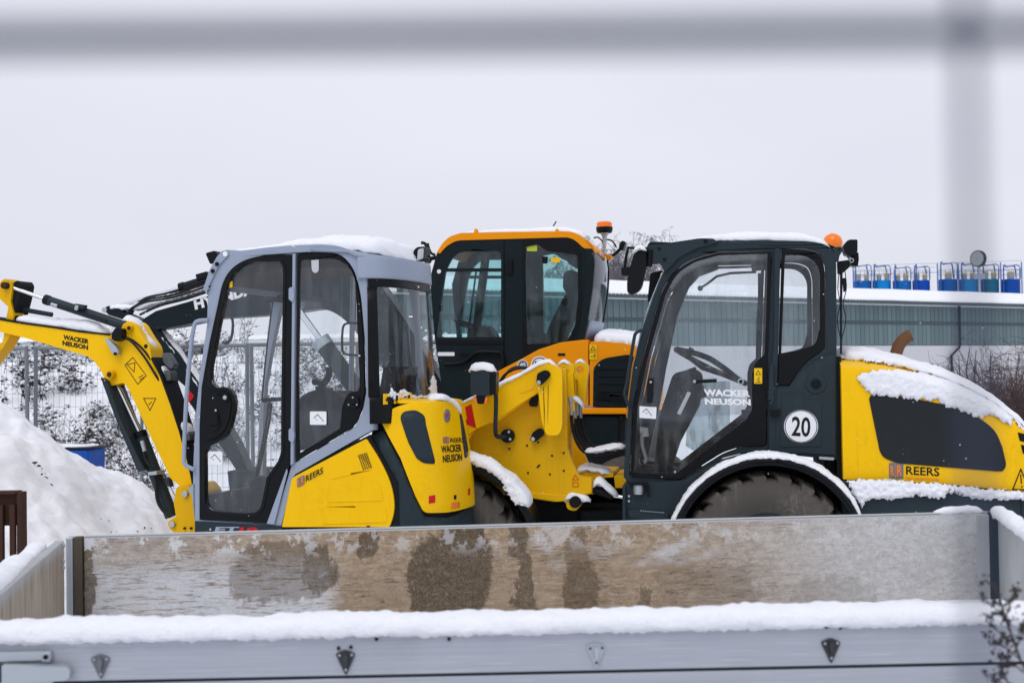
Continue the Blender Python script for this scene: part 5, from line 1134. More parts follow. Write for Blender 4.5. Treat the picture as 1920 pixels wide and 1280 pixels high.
# rear glass (bowed)
HR = Curv(H, [(-.06, 0), (.0, .0), (.06, .05), (.085, .2), (.095, .5), (.085, .8), (.05, .95), (0, 1.0)], taper=lambda z: 0)
def hr(z): # lean follows the pillar
    return 0
zt1, zt0 = H.p(1111, 470).z, H.p(1104, 600).z
V, Fc = [], []
for i in range(13):
    v = .03 + .94 * i / 12; b = .05 * (1 - (2 * i / 12 - 1) ** 2)
    for (x, y) in ((1111, 468), (1115, 494), (1113, 541), (1104, 600)): q = H.p(x, y); V.append((q.x + b - .005, v, q.z))
for i in range(12):
    for j in range(3): k = i * 4 + j; Fc.append((k, k + 4, k + 5, k + 1))
mk('rear_glass', (V, Fc), GL2, H.root, ang=60)
V2 = []; F2 = []
for i in range(13):
    v = .03 + .94 * i / 12; b = .05 * (1 - (2 * i / 12 - 1) ** 2)
    for (x, y) in ((1104, 600), (1093, 640)): q = H.p(x, y); V2.append((q.x + b - .005, v, q.z))
    if i: k = 2 * i; F2.append((k - 2, k, k + 1, k - 1))
mk('rear_panel', (V2, F2), GRYL, H.root, ang=60, solid=.02)
H.slab('far_rear_pillar', [(1106, 466), (1117, 470), (1120, 496), (1117, 541), (1108, 600), (1098, 600), (1106, 541), (1108, 500)], HW - .04, HW + .01, BLK, ref=0, bevel=.004)
H.slab('roof_overhang', [(1090, 441), (1112, 460), (1116, 474), (1104, 470), (1085, 450)], .06, HW - .05, ORG, ref=0, bevel=.01)
# roof hooks, beacon, lamps
for x in (892, 1044): H.slab('lifting_lug', [(x - 4, 440), (x - 2.5, 429, 2), (x + 2.5, 429, 2), (x + 4, 440)], .0, .05, ORG, ref=0, bevel=.003)
H.tube('antenna', [(1037, 424, .5), (1040, 420, .5), (1043, 415, .5)], 1.2, HOSE, 0)
bc = H.root
q = H.p(1134, 477, .42); zz = [H.p(1134, y, .42).z for y in (477, 437, 433, 426, 418, 415.5)]; r_ = H.m(15.5, 1134, .42)
mk('beacon_stem', prim_revolve([(.012, q.z), (.016, q.z + .1), (.022, zz[1] - .03), (.04, zz[1])], (q.x, q.y, 0), (0, 0, 1), 14), STL, H.root)
mk('beacon_base', prim_revolve([(.001, zz[1]), (r_ * .85, zz[1]), (r_, zz[1] + .02), (r_ * 1.02, zz[3]), (.001, zz[3])], (q.x, q.y, 0), (0, 0, 1), 24), BLK, H.root)
mk('beacon_lens', prim_revolve([(.001, zz[3] + .001), (r_ * .95, zz[3] + .001), (r_ * .92, zz[4]), (r_ * .7, zz[5]), (.001, zz[5] + .004)], (q.x, q.y, 0), (0, 0, 1), 24), AMB, H.root)
H.tube('beacon_cable', [(1113, 446, .42), (1121, 445, .42), (1129, 452, .42), (1133, 462, .42)], 1.4, HOSE); H.tube('beacon_cable', [(1138, 449, .42), (1148, 452, .42), (1156, 464, .42)], 1.6, HOSE)
H.slab('rear_lamp', [(1161, 458, 2), (1166, 451, 2), (1173, 453, 2), (1168, 470, 2), (1160, 467, 2)], .55, .68, BLK, ref=.55, bevel=.006); H.tube('lamp_arm', [(1143, 482, .55), (1152, 477, .55), (1160, 470, .55), (1164, 466, .55)], 3, BLK); H.slab('lamp_foot', [(1134, 476), (1149, 480), (1146, 487), (1138, 486)], .5, .6, ORG, ref=.55, bevel=.004)
H.pin('roof_lamp', 1101, 446, -.02, .03, 5, LENS)
H.tube('front_lamp_arm', [(806, 485, .2), (812, 484, .2), (822, 482, .2)], 4, BLK, 0); H.slab('front_lamp', [(794, 481, 3), (804, 480, 3), (806, 490, 3), (800, 495, 3)], .14, .28, BLK, ref=.2, bevel=.008)
H.tube('mirror_arm', [(816, 478, .1), (808, 474, .1), (803, 462, .1), (802, 456, .1)], 2.6, BLK, 4)
# body
bd = H.slab('body_cover', [(900, 745), (900, 714), (931, 697), (970, 677), (1010, 655), (1050, 642), (1092, 637), (1103, 637), (1103, 760), (900, 760)], -.10, .05, ORG, ref=-.1, bevel=.012)
H.slab('body_slot', [(1046, 662, 2), (1060, 662, 2), (1060, 667, 2), (1046, 667, 2)], -.104, -.099, BLKP, ref=-.1, bevel=0, parent=bd)
for cx_, cy_, r1 in ((980, 684, 10), (1012, 684, 17)):
    d = H.decal('round_sticker', [(cx_ + r1 * math.cos(k * .3142), cy_ + r1 * math.sin(k * .3142)) for k in range(20)], -.103, WHT, bd)
    H.decal('sticker_ring', [(cx_ + r1 * .86 * math.cos(k * .3142), cy_ + r1 * .86 * math.sin(k * .3142)) for k in range(20)], -.105, GRYP, d); H.decal('sticker_centre', [(cx_ + r1 * .72 * math.cos(k * .3142), cy_ + r1 * .72 * math.sin(k * .3142)) for k in range(20)], -.107, WHT if r1 > 12 else GRYP, d)
    H.text('lettering', '12' if r1 > 12 else '40', (cx_ - r1 * .55, cy_ + r1 * .4), (cx_ + r1 * .5, cy_ + r1 * .4), (cx_ - r1 * .55, cy_ - r1 * .4), -.109, BLKP if r1 > 12 else WHT, d, .02)
ec = H.slab('engine_cover', [(1106, 760), (1106, 640, 5), (1130, 640), (1190, 646, 20), (1214, 672, 16), (1218, 760)], -.10, 1.6, ORG, ref=-.1, bevel=.03)
H.slab('engine_vent', [(1112, 762), (1113, 690, 6), (1128, 672, 14), (1180, 664, 8), (1196, 672, 10), (1206, 700, 10), (1208, 762)], -.112, -.09, HDGR, ref=-.1, bevel=.006, parent=ec)
for y in (690, 704, 718, 732): H.slab('vent_bar', [(1122, y), (1200, y), (1200, y + 3), (1122, y + 3)], -.118, -.111, BLK, ref=-.1, bevel=.002, parent=ec)
H.slab('cover_recess', [(1118, 748, 3), (1118, 735, 5), (1170, 742, 3), (1168, 756, 3)], -.116, -.111, BLK, ref=-.1, bevel=.003, parent=ec)
for y0 in (646, 661):
    st = H.decal('warning_sticker', [(1105, y0), (1119, y0), (1119, y0 + 13), (1105, y0 + 13)], -.107, YELP, ec); H.line('sticker_print', [((1107.5, y0 + 10), (1116.5, y0 + 10)), ((1107.5, y0 + 10), (1112, y0 + 3)), ((1112, y0 + 3), (1116.5, y0 + 10))] if y0 < 650 else [((1108, y0 + 7), (1112, y0 + 7)), ((1115, y0 + 2), (1115, y0 + 11)), ((1113, y0 + 5), (1117, y0 + 5))], 1.0, -.109, BLKP, st)
H.slab('body_strip', [(880, 764), (1218, 764), (1218, 776), (880, 776)], -.11, 1.6, ORG, ref=-.1, bevel=.01); H.slab('lower_body', [(850, 777), (1218, 777), (1212, 880), (860, 880)], -.06, 1.5, BLKM, ref=-.06, bevel=.02)
H.slab('fuel_cover', [(1100, 780, 6), (1160, 782, 8), (1160, 845, 8), (1100, 848, 6)], -.08, -.05, HDGR, ref=-.06, bevel=.01)
zc = H.p(1000, 880).z
H.box('carriage', (-1.6, .1, .45), (.75, 1.3, zc), BLKM, .05)
for uu in (-1.35, .35):
    for vv in (-.1, 1.2):
        ty = mk('wheel', prim_revolve([(.2, -.16), (.40, -.17), (.47, -.12), (.48, 0), (.47, .12), (.40, .17), (.2, .16)], (uu, vv + .1, .48), (0, 1, 0), 36), RUB, H.root)
        mk('rim', prim_revolve([(.001, -.08), (.12, -.08), (.2, -.15), (.24, -.13), (.24, .13), (.001, .1)], (uu, vv + .1, .48), (0, 1, 0), 30), ORG, ty)
# inside the cab
H.slab('seat_back', [(1056, 512, 8), (1066, 505, 8), (1082, 508, 6), (1083, 545, 6), (1077, 552), (1078, 570), (1060, 620), (1045, 660), (1010, 660), (1030, 610), (1055, 560, 10), (1062, 550), (1055, 540, 6)], .32, .68, SEAT, ref=.32, bevel=.04)
H.slab('seat_cushion', [(985, 650), (1040, 645, 8), (1045, 670), (985, 670)], .28, .72, SEAT, ref=.32, bevel=.03)
H.slab('armrest', [(992, 628, 5), (1022, 622, 5), (1026, 632, 5), (995, 638, 5)], .22, .3, BLK, ref=.25, bevel=.02)
H.tube('steering_column', [(857, 605, .5), (880, 610, .5), (905, 622, .5), (925, 640, .5)], 6, BLK, 4)
H.slab('dash_console', [(880, 640), (885, 615, 8), (900, 612), (914, 610, 4), (924, 620), (935, 640)], .35, .65, BLKM, ref=.45, bevel=.02)
H.tube('steering_rim', [(857 + 3, 600, .32), (850, 598, .5), (858, 604, .68), (900, 620, .66), (905, 622, .5), (902, 620, .34), (860, 600, .32)], 2.4, BLK, 5)
H.slab('far_pillar', [(866, 470), (882, 470), (862, 634), (846, 634)], HW - .05, HW - .01, HDGR, ref=.1, bevel=.004)
H.tube('wiper', [(893, 508, HW - .06), (886, 560, HW - .06), (877, 632, HW - .06)], 1.8, BLK, 3)
H.decal('green_sticker', [(988, 459, 1), (1007, 459, 1), (1007, 471, 1), (988, 471, 1)], .006, GRNP); H.decal('yellow_sticker', [(1033, 483, 1), (1050, 483, 1), (1050, 492, 1), (1033, 492, 1)], .006, YELP)
H.slab('glass_latch', [(1016, 481, 1), (1027, 481, 1), (1026, 494, 2), (1017, 494, 2)], -.002, .02, BLK, ref=0, bevel=.003); H.slab('sun_blind', [(1050, 477), (1083, 478), (1083, 502), (1066, 495)], .1, .9, HDGR, ref=0, bevel=.004)
H.slab('glass_box', [(818, 571, 3), (828, 572, 3), (827, 583, 3), (818, 584, 3)], .02, .06, BLK, ref=0, bevel=.004)
# ---- boom in two bends, arm, cylinders (far side of the cab)
BV = 1.15; BT = BV + .26
bo = H.slab('boom', [(270, 612, 4), (268, 598), (292, 583), (400, 552), (480, 524), (560, 502), (610, 482, 20), (650, 478, 20), (690, 500, 20), (760, 600), (830, 720), (880, 800), (830, 830), (770, 770), (700, 665), (650, 600, 30), (610, 576, 30), (560, 584), (480, 592), (400, 597), (330, 612), (290, 618)], BV, BT, HDGR, ref=BV, bevel=.012)
H.text('lettering', 'HYUNDAI', (366, 581), (482, 550), (362, 561), BV - .003, WHT, bo, .035)
H.text('lettering', 'HX60', (497, 541), (512, 537), (496, 535), BV - .003, WHT, bo)
H.slab('arm', [(190, 578, 5), (200, 572, 5), (212, 577), (240, 590), (280, 606, 6), (298, 622), (330, 660), (380, 733), (440, 830), (470, 900), (455, 905), (420, 850), (372, 785), (330, 720), (298, 665), (276, 625), (250, 606), (200, 590)], BV + .04, BT - .04, HDGR, ref=BV, bevel=.01)
for k, (x, y) in enumerate(((324, 730), (335, 722), (352, 738))): pass
for q, mt in (([(322, 724), (334, 713), (336, 738), (331, 741)], REDP), ([(334, 713), (352, 728), (354, 748), (336, 738)], WHT), ([(352, 728), (364, 742), (354, 756), (353, 748)], REDP)): H.decal('hazard_marking', q, BV + .036, mt, bo)
ac = H.rod('arm_cylinder', (470, 498, BV + .1), (338, 540, BV + .1), 8.5, HDGR); H.rod('arm_rod', (340, 539, BV + .1), (200, 580, BV + .1), 3.2, CHR, ac); H.rod('cylinder_collar', (346, 537, BV + .1), (337, 540, BV + .1), 9.6, BLK, ac); H.pin('arm_pin', 195, 581, BV + .02, BT, 5, STL, ac)
H.slab('cylinder_clamp', [(363, 514), (384, 508), (388, 519), (366, 525)], BV + .04, BV + .12, BLK, ref=BV, bevel=.004, parent=ac)
for k in range(3): H.tube('boom_hose', [(236 + 4 * k, 594, BV - .02 + .05 * k), (246 + 5 * k, 578 - 2 * k, BV - .02 + .05 * k), (275, 566 - 4 * k, BV - .02 + .05 * k), (330, 556 - 5 * k, BV - .02 + .05 * k), (400, 532 - 6 * k, BV)], 2.0, HOSE, 6)
H.tube('boom_pipe', [(262, 590, BV - .02), (300, 573, BV - .02), (350, 560, BV - .02), (410, 540, BV - .02), (480, 518, BV - .02)], 2.2, HDGR, 5)
lc2 = H.rod('lift_cylinder', (690, 760, BV - .1), (603, 640, BV - .1), 17, HDGR); H.rod('lift_rod', (606, 644, BV - .1), (556, 575, BV - .1), 6, CHR, lc2); H.rod('lift_collar', (610, 650, BV - .1), (600, 636, BV - .1), 18.5, STL, lc2); H.pin('lift_pin', 555, 572, BV - .16, BT, 7, STL, lc2)
# tip bucket of the arm, mostly hidden
H.slab('bucket', [(440, 880), (490, 880, 8), (560, 960, 40), (530, 1060, 40), (440, 1080, 30), (450, 960)], BV - .2, BT + .2, BLKM, ref=BV, bevel=.02)
# ---- snow
P = [H.p(x, y) for x, y in ((846, 443), (870, 436), (920, 434), (1000, 432), (1060, 432), (1085, 438), (1100, 450))]; P = [Vector((p.x, HW / 2, p.z - .01)) for p in P]
place(snow_ridge('orange_roof_snow', P, (0, 1, 0), HW / 2 - .06, [.01, .03, .045, .05, .06, .05, .03], 'thin snow on the orange cab roof', ex=4, nc=32, amp=.012), H)
P = [H.p(x, y, -.1) for x, y in ((1106, 640), (1130, 640), (1165, 643), (1190, 647), (1208, 660))]; P = [Vector((p.x, .75, p.z)) for p in P]
place(snow_ridge('engine_cover_snow', P, (0, 1, 0), .84, [.10, .12, .12, .12, .1], 'thick snow on the orange engine cover', ex=3.5, nc=32, amp=.014, taper=.08), H)
P = [H.p(x, y, BV + .13) for x, y in ((208, 572), (260, 574), (330, 556), (390, 538), (460, 516))]
place(snow_ridge('dark_boom_snow', [p + Vector((0, 0, -.03)) for p in P], (0, 1, 0), .1, [.03, .05, .07, .06, .04], 'snow caught on top of the dark excavator boom', amp=.012), H)
P = [H.p(x, y, BV + .13) for x, y in ((296, 618), (330, 656), (372, 716), (392, 748))]
place(snow_ridge('dark_arm_snow', P, (0, 1, 0), .09, .04, 'snow strip along the back of the dark folded arm', up=(.8, 0, .6), amp=.01), H)
# ================================================================== wheel loader
L = Frame('wheel_loader', 'yellow and anthracite wheel loader with snowy hood and a 20 sticker', 'loader', 1570, 8.75, -8)
LW = 1.2
lc_out = [(1169, 894), (1172, 850), (1179, 748), (1187, 686), (1208, 608), (1226, 556), (1244, 509), (1270, 481, 20), (1307, 463, 20), (1348, 454), (1426, 450), (1518, 452, 14), (1546, 457, 14), (1562, 468, 10), (1568, 487, 10), (1569, 700), (1569, 862), (1440, 848), (1405, 846), (1356, 858), (1278, 908), (1180, 905)]
ldoor = [(1448, 470), (1348, 472), (1298, 484, 20), (1262, 508, 20), (1240, 545, 15), (1205, 668), (1186, 765), (1180, 893, 6), (1276, 900, 10), (1356, 850, 12), (1390, 838, 8), (1438, 836, 8), (1440, 700)]
lrear = [(1464, 465), (1515, 466, 12), (1540, 474, 14), (1548, 500, 10), (1549, 655), (1518, 676), (1498, 698), (1481, 724), (1456, 724)]
lglass = [(1439, 476, 3), (1348, 479), (1301, 492, 15), (1270, 513, 15), (1250, 547, 12), (1215, 671), (1196, 761), (1188, 886), (1265, 889), (1400, 785), (1410, 768, 5), (1410, 700), (1414, 682, 5), (1433, 664), (1436, 600)]
rglass = [(1472, 478, 3), (1510, 479, 10), (1528, 490, 10), (1537, 508, 8), (1537, 616), (1529, 646, 10), (1500, 655), (1465, 662)]
for v0, v1 in ((0, .06), (LW - .06, LW)):
    L.slab('cab_frame', lc_out, v0, v1, DGRY, [ldoor, lrear], ref=0, bevel=.014, k=7)
ld = L.slab('door', [(1446, 472), (1348, 474), (1300, 486, 20), (1264, 510, 20), (1242, 546, 15), (1207, 669), (1188, 766), (1182, 892, 6), (1275, 898, 10), (1354, 848, 12), (1390, 836, 8), (1436, 834, 8), (1438, 700)], -.012, .03, BLK, [lglass], ref=0, bevel=.006, k=7)
L.slab('door_glass', [(x, y) for x, y in fillet(lglass)], -.006, -.001, GL3, ref=0, bevel=0, parent=ld)
L.slab('far_door', [(1446, 472), (1348, 474), (1300, 486, 20), (1264, 510, 20), (1242, 546, 15), (1207, 669), (1188, 766), (1182, 892, 6), (1275, 898, 10), (1354, 848, 12), (1390, 836, 8), (1436, 834, 8), (1438, 700)], LW - .05, LW - .01, BLKM, [lglass], ref=0, bevel=0); L.slab('far_door_glass', [(x, y) for x, y in fillet(lglass)], LW - .03, LW - .025, GL3, ref=0, bevel=0)
rw_ = L.slab('rear_side_window', [(1466, 467), (1513, 468, 12), (1538, 476, 14), (1546, 501, 10), (1547, 654), (1516, 675), (1496, 697), (1480, 722), (1458, 722)], -.004, .03, BLK, [rglass], ref=0, bevel=.004)
L.slab('rear_glass', [(x, y) for x, y in fillet(rglass)], .002, .007, GL3, ref=0, bevel=0, parent=rw_)
L.slab('far_rear_window', [(1466, 467), (1513, 468, 12), (1538, 476, 14), (1546, 501, 10), (1547, 654), (1516, 675), (1496, 697), (1480, 722), (1458, 722)], LW - .05, LW - .01, BLKM, [rglass], ref=0, bevel=0); L.slab('far_rear_glass', [(x, y) for x, y in fillet(rglass)], LW - .03, LW - .025, GL3, ref=0, bevel=0)
L.slab('roof', [(1244, 509), (1270, 481, 20), (1307, 463, 20), (1348, 454), (1426, 450), (1518, 452, 14), (1546, 457, 14), (1562, 468, 10), (1562, 478), (1540, 466), (1426, 464), (1348, 468), (1308, 478), (1276, 498), (1252, 530)], .061, LW - .061, DGRY, ref=0, bevel=.015)
L.slab('b_pillar', [(1452, 466), (1463, 466), (1458, 700), (1456, 727), (1452, 848), (1440, 846), (1443, 740), (1450, 640)], -.02, .03, DGRY, ref=0, bevel=.006)
L.slab('pillar_grip', [(1443, 685, 3), (1449, 680, 3), (1450, 750), (1446, 760, 3), (1440, 752, 3)], -.05, -.018, DGRY, ref=0, bevel=.01)
sp = L.slab('side_panel', [(1454, 727), (1481, 726, 6), (1500, 699, 12), (1520, 680, 12), (1556, 664, 5), (1566, 664), (1566, 852), (1452, 846)], -.015, .03, DGRY, ref=0, bevel=.008)
L.slab('panel_swage', [(1466, 738, 6), (1500, 736), (1510, 748, 8), (1540, 752, 6), (1540, 836, 6), (1463, 838, 6)], -.020, -.014, DGRY, ref=0, bevel=.005, parent=sp)
L.pin('filler_recess', 1530, 719, -.022, -.014, 19, DGRY, sp); L.pin('filler_cap', 1530, 719, -.034, -.02, 9, BLK, sp)
st = L.decal('speed_sticker', [(1502 + 32 * math.cos(k * .1745), 799 + 31 * math.sin(k * .1745)) for k in range(36)], -.0225, WHT, sp)
rg = []
for r0, r1 in ((30.6, 29.2),):
    n = 40; V = [L.p(1502 + r * math.cos(6.2832 * k / n), 799 + r * math.sin(6.2832 * k / n), -.024) for k in range(n) for r in (r0, r1)]; mk('sticker_ring', (V, [(2 * k, 2 * ((k + 1) % n), 2 * ((k + 1) % n) + 1, 2 * k + 1) for k in range(n)]), BLKP, st)
L.text('sticker_number', '20', (1484, 817), (1519, 819), (1485, 780), -.024, BLKP, st, .012)
L.slab('panel_gap', [(1569, 668), (1577, 668), (1577, 905), (1569, 905)], .0, .06, BLK, ref=0, bevel=0)
L.slab('hinge', [(1535, 855, 2), (1564, 857, 2), (1562, 862, 2), (1535, 860, 2)], -.03, -.005, STL, ref=0, bevel=.003)
# windscreen seen from inside, far front pillar
V, Fc = [], []
wl = [(1250, 505), (1230, 556), (1212, 610), (1192, 690), (1184, 750), (1178, 850)]
for i in range(9):
    v = .03 + (LW - .06) * i / 8; b = -.06 * (1 - (2 * i / 8 - 1) ** 2)
    for x, y in wl: q = L.p(x, y); V.append((q.x + b, v, q.z))
for i in range(8):
    for j in range(5): k = i * 6 + j; Fc.append((k, k + 6, k + 7, k + 1))
mk('windscreen', (V, Fc), GL3, L.root, ang=60)
L.slab('far_a_pillar', [(1262, 505), (1300, 478), (1345, 465), (1350, 480), (1308, 496), (1286, 520), (1262, 580), (1238, 690), (1226, 760), (1200, 880), (1180, 880), (1196, 760), (1212, 690), (1240, 580)], LW - .10, LW + .002, DGRY, ref=0, bevel=.01)
V = []
wl2 = [(1568, 490), (1569, 660)]
mk('rear_window', ([tuple(L.p(1566, 492) + Vector((0, .07, 0))), tuple(L.p(1567, 660) + Vector((0, .07, 0))), tuple(L.p(1567, 660) + Vector((0, LW - .07, 0))), tuple(L.p(1566, 492) + Vector((0, LW - .07, 0)))], [(0, 1, 2, 3)]), GL3, L.root)
zs0 = L.p(1500, 860).z
L.box('cab_floor', (L.p(1175, 880).x, .07, L.p(1175, 905).z - .05), (L.p(1566, 880).x, LW - .07, L.p(1175, 896).z), BLKM)
L.box('cab_rear_wall', (L.p(1545, 700).x, .07, zs0 - .1), (L.p(1566, 700).x, LW - .07, L.p(1566, 664).z), BLKM)
# visor plate with mirror arm
vp = L.slab('visor_plate', [(1212, 462, 10), (1220, 453, 6), (1260, 455), (1312, 447, 8), (1338, 448, 4), (1346, 455), (1306, 466), (1272, 484), (1246, 512), (1238, 494), (1215, 496, 6)], -.02, .03, DGRY, ref=0, bevel=.006)
for x, y, r in ((1236, 466, 3), (1246, 486, 3.4), (1323, 452, 4)): L.pin('plate_bolt', x, y, -.026, -.018, r, BLK, vp)
L.rod('mirror_joint', (1218, 468, -.02), (1216, 500, -.02), 6.5, BLK)
mr = L.slab('mirror', [(1190, 472, 10), (1204, 466, 8), (1212, 470, 8), (1212, 500), (1203, 540, 8), (1195, 548, 6), (1184, 553, 6), (1176, 548, 5), (1176, 530), (1182, 500)], -.07, .02, BLK, ref=-.05, bevel=.03)
L.tube('mirror_bracket', [(1213, 466, -.02), (1196, 466, -.02), (1178, 464, -.02), (1174, 480, -.02), (1171, 505, -.02), (1180, 508, -.02)], 2.8, BLK, 0, mr); L.slab('mirror_clamp', [(1165, 502, 3), (1182, 501, 3), (1183, 517, 3), (1166, 517, 3)], -.06, .02, BLK, ref=-.03, bevel=.008, parent=mr)
m2 = L.slab('far_mirror', [(1212, 500, 4), (1238, 494, 4), (1234, 530), (1226, 556), (1212, 562, 5), (1206, 555, 4)], .9, .98, BLK, ref=.3, bevel=.01)
# handrail
L.tube('front_handrail', [(1206, 618, -.03), (1193, 624, -.05), (1188, 640, -.05), (1175, 720, -.05), (1171, 738, -.05), (1177, 756, -.05), (1182, 762, -.02)], 3.2, DGRY, 6)
# beacon and rear lamps
q = L.p(1562, 454, .45); r_ = L.m(19.5, 1562, .45)
mk('beacon', prim_revolve([(.001, -.03), (r_ * .9, -.03), (r_ * .95, 0), (r_ * .85, .025), (r_ * .5, .05), (.001, .058)], (q.x, q.y, q.z), (.45, 0, 1), 24), AMB, L.root)
mk('beacon_base', prim_revolve([(.001, -.06), (r_ * .8, -.06), (r_ * .95, -.031), (.001, -.031)], (q.x, q.y, q.z), (.45, 0, 1), 24), BLK, L.root)
L.slab('lamp_bracket', [(1562, 464, 3), (1578, 462, 4), (1580, 470), (1574, 480), (1572, 492), (1566, 486)], .0, .06, DGRY, ref=0, bevel=.004); L.pin('bracket_bolt', 1574, 467, -.006, .0, 2, BLK)
L.slab('rear_lamp', [(1580, 462, 6), (1590, 449, 6), (1608, 449, 3), (1608, 470), (1605, 478, 2), (1586, 478, 4)], .02, .16, BLK, ref=.02, bevel=.012); L.slab('rear_lamp', [(1596, 478, 3), (1612, 470, 3), (1613, 484), (1611, 498, 3), (1598, 496, 3)], .10, .22, BLK, ref=.02, bevel=.01)
L.rod('lamp_knuckle', (1590, 480, .06), (1597, 489, .02), 3, STL); L.pin('lamp_ring', 1597, 488, .0, .03, 4.2, STL); L.pin('ring_centre', 1597, 488, -.004, .001, 2.6, BLK)
L.slab('hinge_block', [(1571, 490, 3), (1592, 487, 3), (1594, 500, 4), (1578, 514, 4), (1572, 512)], .04, .12, BLKM, ref=.04, bevel=.006)
L.tube('aerial_post', [(1577, 510, .05), (1577, 580, .05), (1577, 664, .05)], 2.2, DGRY, 0)
for k in range(3): L.tube('lamp_cable', [(1574 + 5 * k, 505, .02), (1571 + 8 * k, 540, .02), (1575 + 3 * k, 570, .02), (1570 + 8 * k, 600, .02), (1577, 640, .02)], .9, HOSE, 6)
L.slab('cable_plug', [(1580, 521, 2), (1587, 521, 2), (1587, 545, 2), (1582, 548, 2)], .0, .03, BLK, ref=0, bevel=.004)
# door details
L.rod('stay_arm', (1300, 715, -.02), (1344, 713, -.02), 3.4, BLK, ld); L.pin('stay_bolt', 1302, 715, -.032, -.02, 3, STL, ld); L.pin('stay_bolt', 1389, 715, -.034, -.012, 6, STL, ld); L.pin('stay_cap', 1389, 715, -.04, -.033, 3.4, BLK, ld)
L.slab('hinge_arm', [(1214, 710, 4), (1226, 708, 4), (1224, 755, 3), (1213, 755, 3)], -.03, -.014, BLKM, ref=0, bevel=.004, parent=ld); L.pin('hinge_bolt', 1220, 716, -.036, -.03, 2.4, STL, ld)
st = L.decal('warning_sticker', [(1414, 690, 1), (1429, 690, 1), (1429, 719, 1), (1414, 719, 1)], -.0135, YELP, ld); L.line('sticker_print', [((1417, 702), (1426, 702)), ((1417, 702), (1421.5, 694)), ((1421.5, 694), (1426, 702)), ((1419, 711), (1423, 711)), ((1423, 706), (1423, 715)), ((1417, 716), (1426, 716))], 1.0, -.015, BLKP, st)
st = L.decal('care_sticker', [(1199, 761, 1), (1231, 763, 1), (1230, 785, 1), (1199, 783, 1)], -.0075, WHT, ld); L.line('sticker_print', [((1205, 772), (1212, 766)), ((1212, 766), (1222, 779)), ((1211, 774), (1213, 775))], 1.1, -.009, BLKP, st)
L.text('lettering', 'WACKER', (1320, 742), (1407, 744), (1319, 729), -.0085, WHT, ld, .03); L.text('lettering', 'NEUSON', (1322, 758), (1408, 760), (1321, 746), -.0085, WHT, ld, .03)
L.line('serial_strip', [((1274, 773), (1291, 738))], 7, -.0085, STL, ld)
L.slab('door_latch', [(1390, 768, 3), (1440, 767, 3), (1440, 780, 3), (1392, 782, 3)], .04, .09, BLK, ref=0, bevel=.01); L.slab('door_catch', [(1443, 768, 2), (1462, 767, 2), (1462, 780, 2), (1443, 781, 2)], -.05, -.015, BLK, ref=0, bevel=.006)
L.tube('inner_rail', [(1424, 512, .06), (1424, 560, .06), (1421, 620, .06), (1420, 680, .06)], 3.2, BLK, 5, ld); L.tube('inner_wiper', [(1418, 510, .10), (1370, 512, .10), (1344, 518, .10), (1326, 532, .10), (1313, 540, .10)], 2.4, BLK, 0); L.pin('wiper_pivot', 1313, 540, .07, .12, 5, BLK)
L.rod('wiper_motor', (1409, 502, .10), (1440, 499, .10), 7, BLK)
# inside: column, wheel, seat, dash, frosted far pane
L.tube('steering_column', [(1320, 745, .55), (1305, 715, .55), (1296, 690, .55)], 9, BLK, 4)
rim = [L.p(1275, 656, .38), L.p(1330, 672, .30), L.p(1386, 712, .42), L.p(1392, 716, .6), L.p(1330, 690, .78), L.p(1275, 660, .68)]
mk('steering_wheel', prim_tube(smooth(rim, 8, True) + [smooth(rim, 8, True)[0]], .019, 8, False), BLK, L.root)
for k in (0, 2, 4): mk('wheel_spoke', prim_tube([rim[k], L.p(1318, 690, .55)], .016, 6), BLK, L.root)
L.tube('wheel_knob', [(1290, 668, .3), (1293, 660, .3), (1297, 652, .3)], 5, BLK, 0)
L.slab('dash', [(1262, 700, 10), (1300, 690), (1318, 700), (1312, 760), (1275, 830), (1255, 890), (1225, 890), (1236, 780)], .45, .95, BLKM, ref=.5, bevel=.03)
L.slab('seat_base', [(1392, 790, 8), (1470, 785), (1470, 850), (1380, 850)], .35, .85, SEAT, ref=.4, bevel=.03); L.slab('seat_back', [(1490, 700, 12), (1545, 690, 10), (1548, 800), (1475, 800)], .35, .85, SEAT, ref=.4, bevel=.04)
L.tube('pedal_lever', [(1205, 812, .3), (1205, 835, .3), (1212, 860, .3), (1208, 868, .3)], 4, STL, 4); L.tube('lever_knob', [(1200, 806, .3), (1210, 806, .3), (1210, 818, .3)], 7, WHT, 0)
FROST = glass('frosted_pane', (.8, .86, .88), .26, .9)
L.slab('frosted_pane', [(1292, 720), (1372, 716), (1372, 820), (1300, 862), (1280, 850), (1284, 800)], LW - .045, LW - .04, FROST, ref=.2, bevel=0)
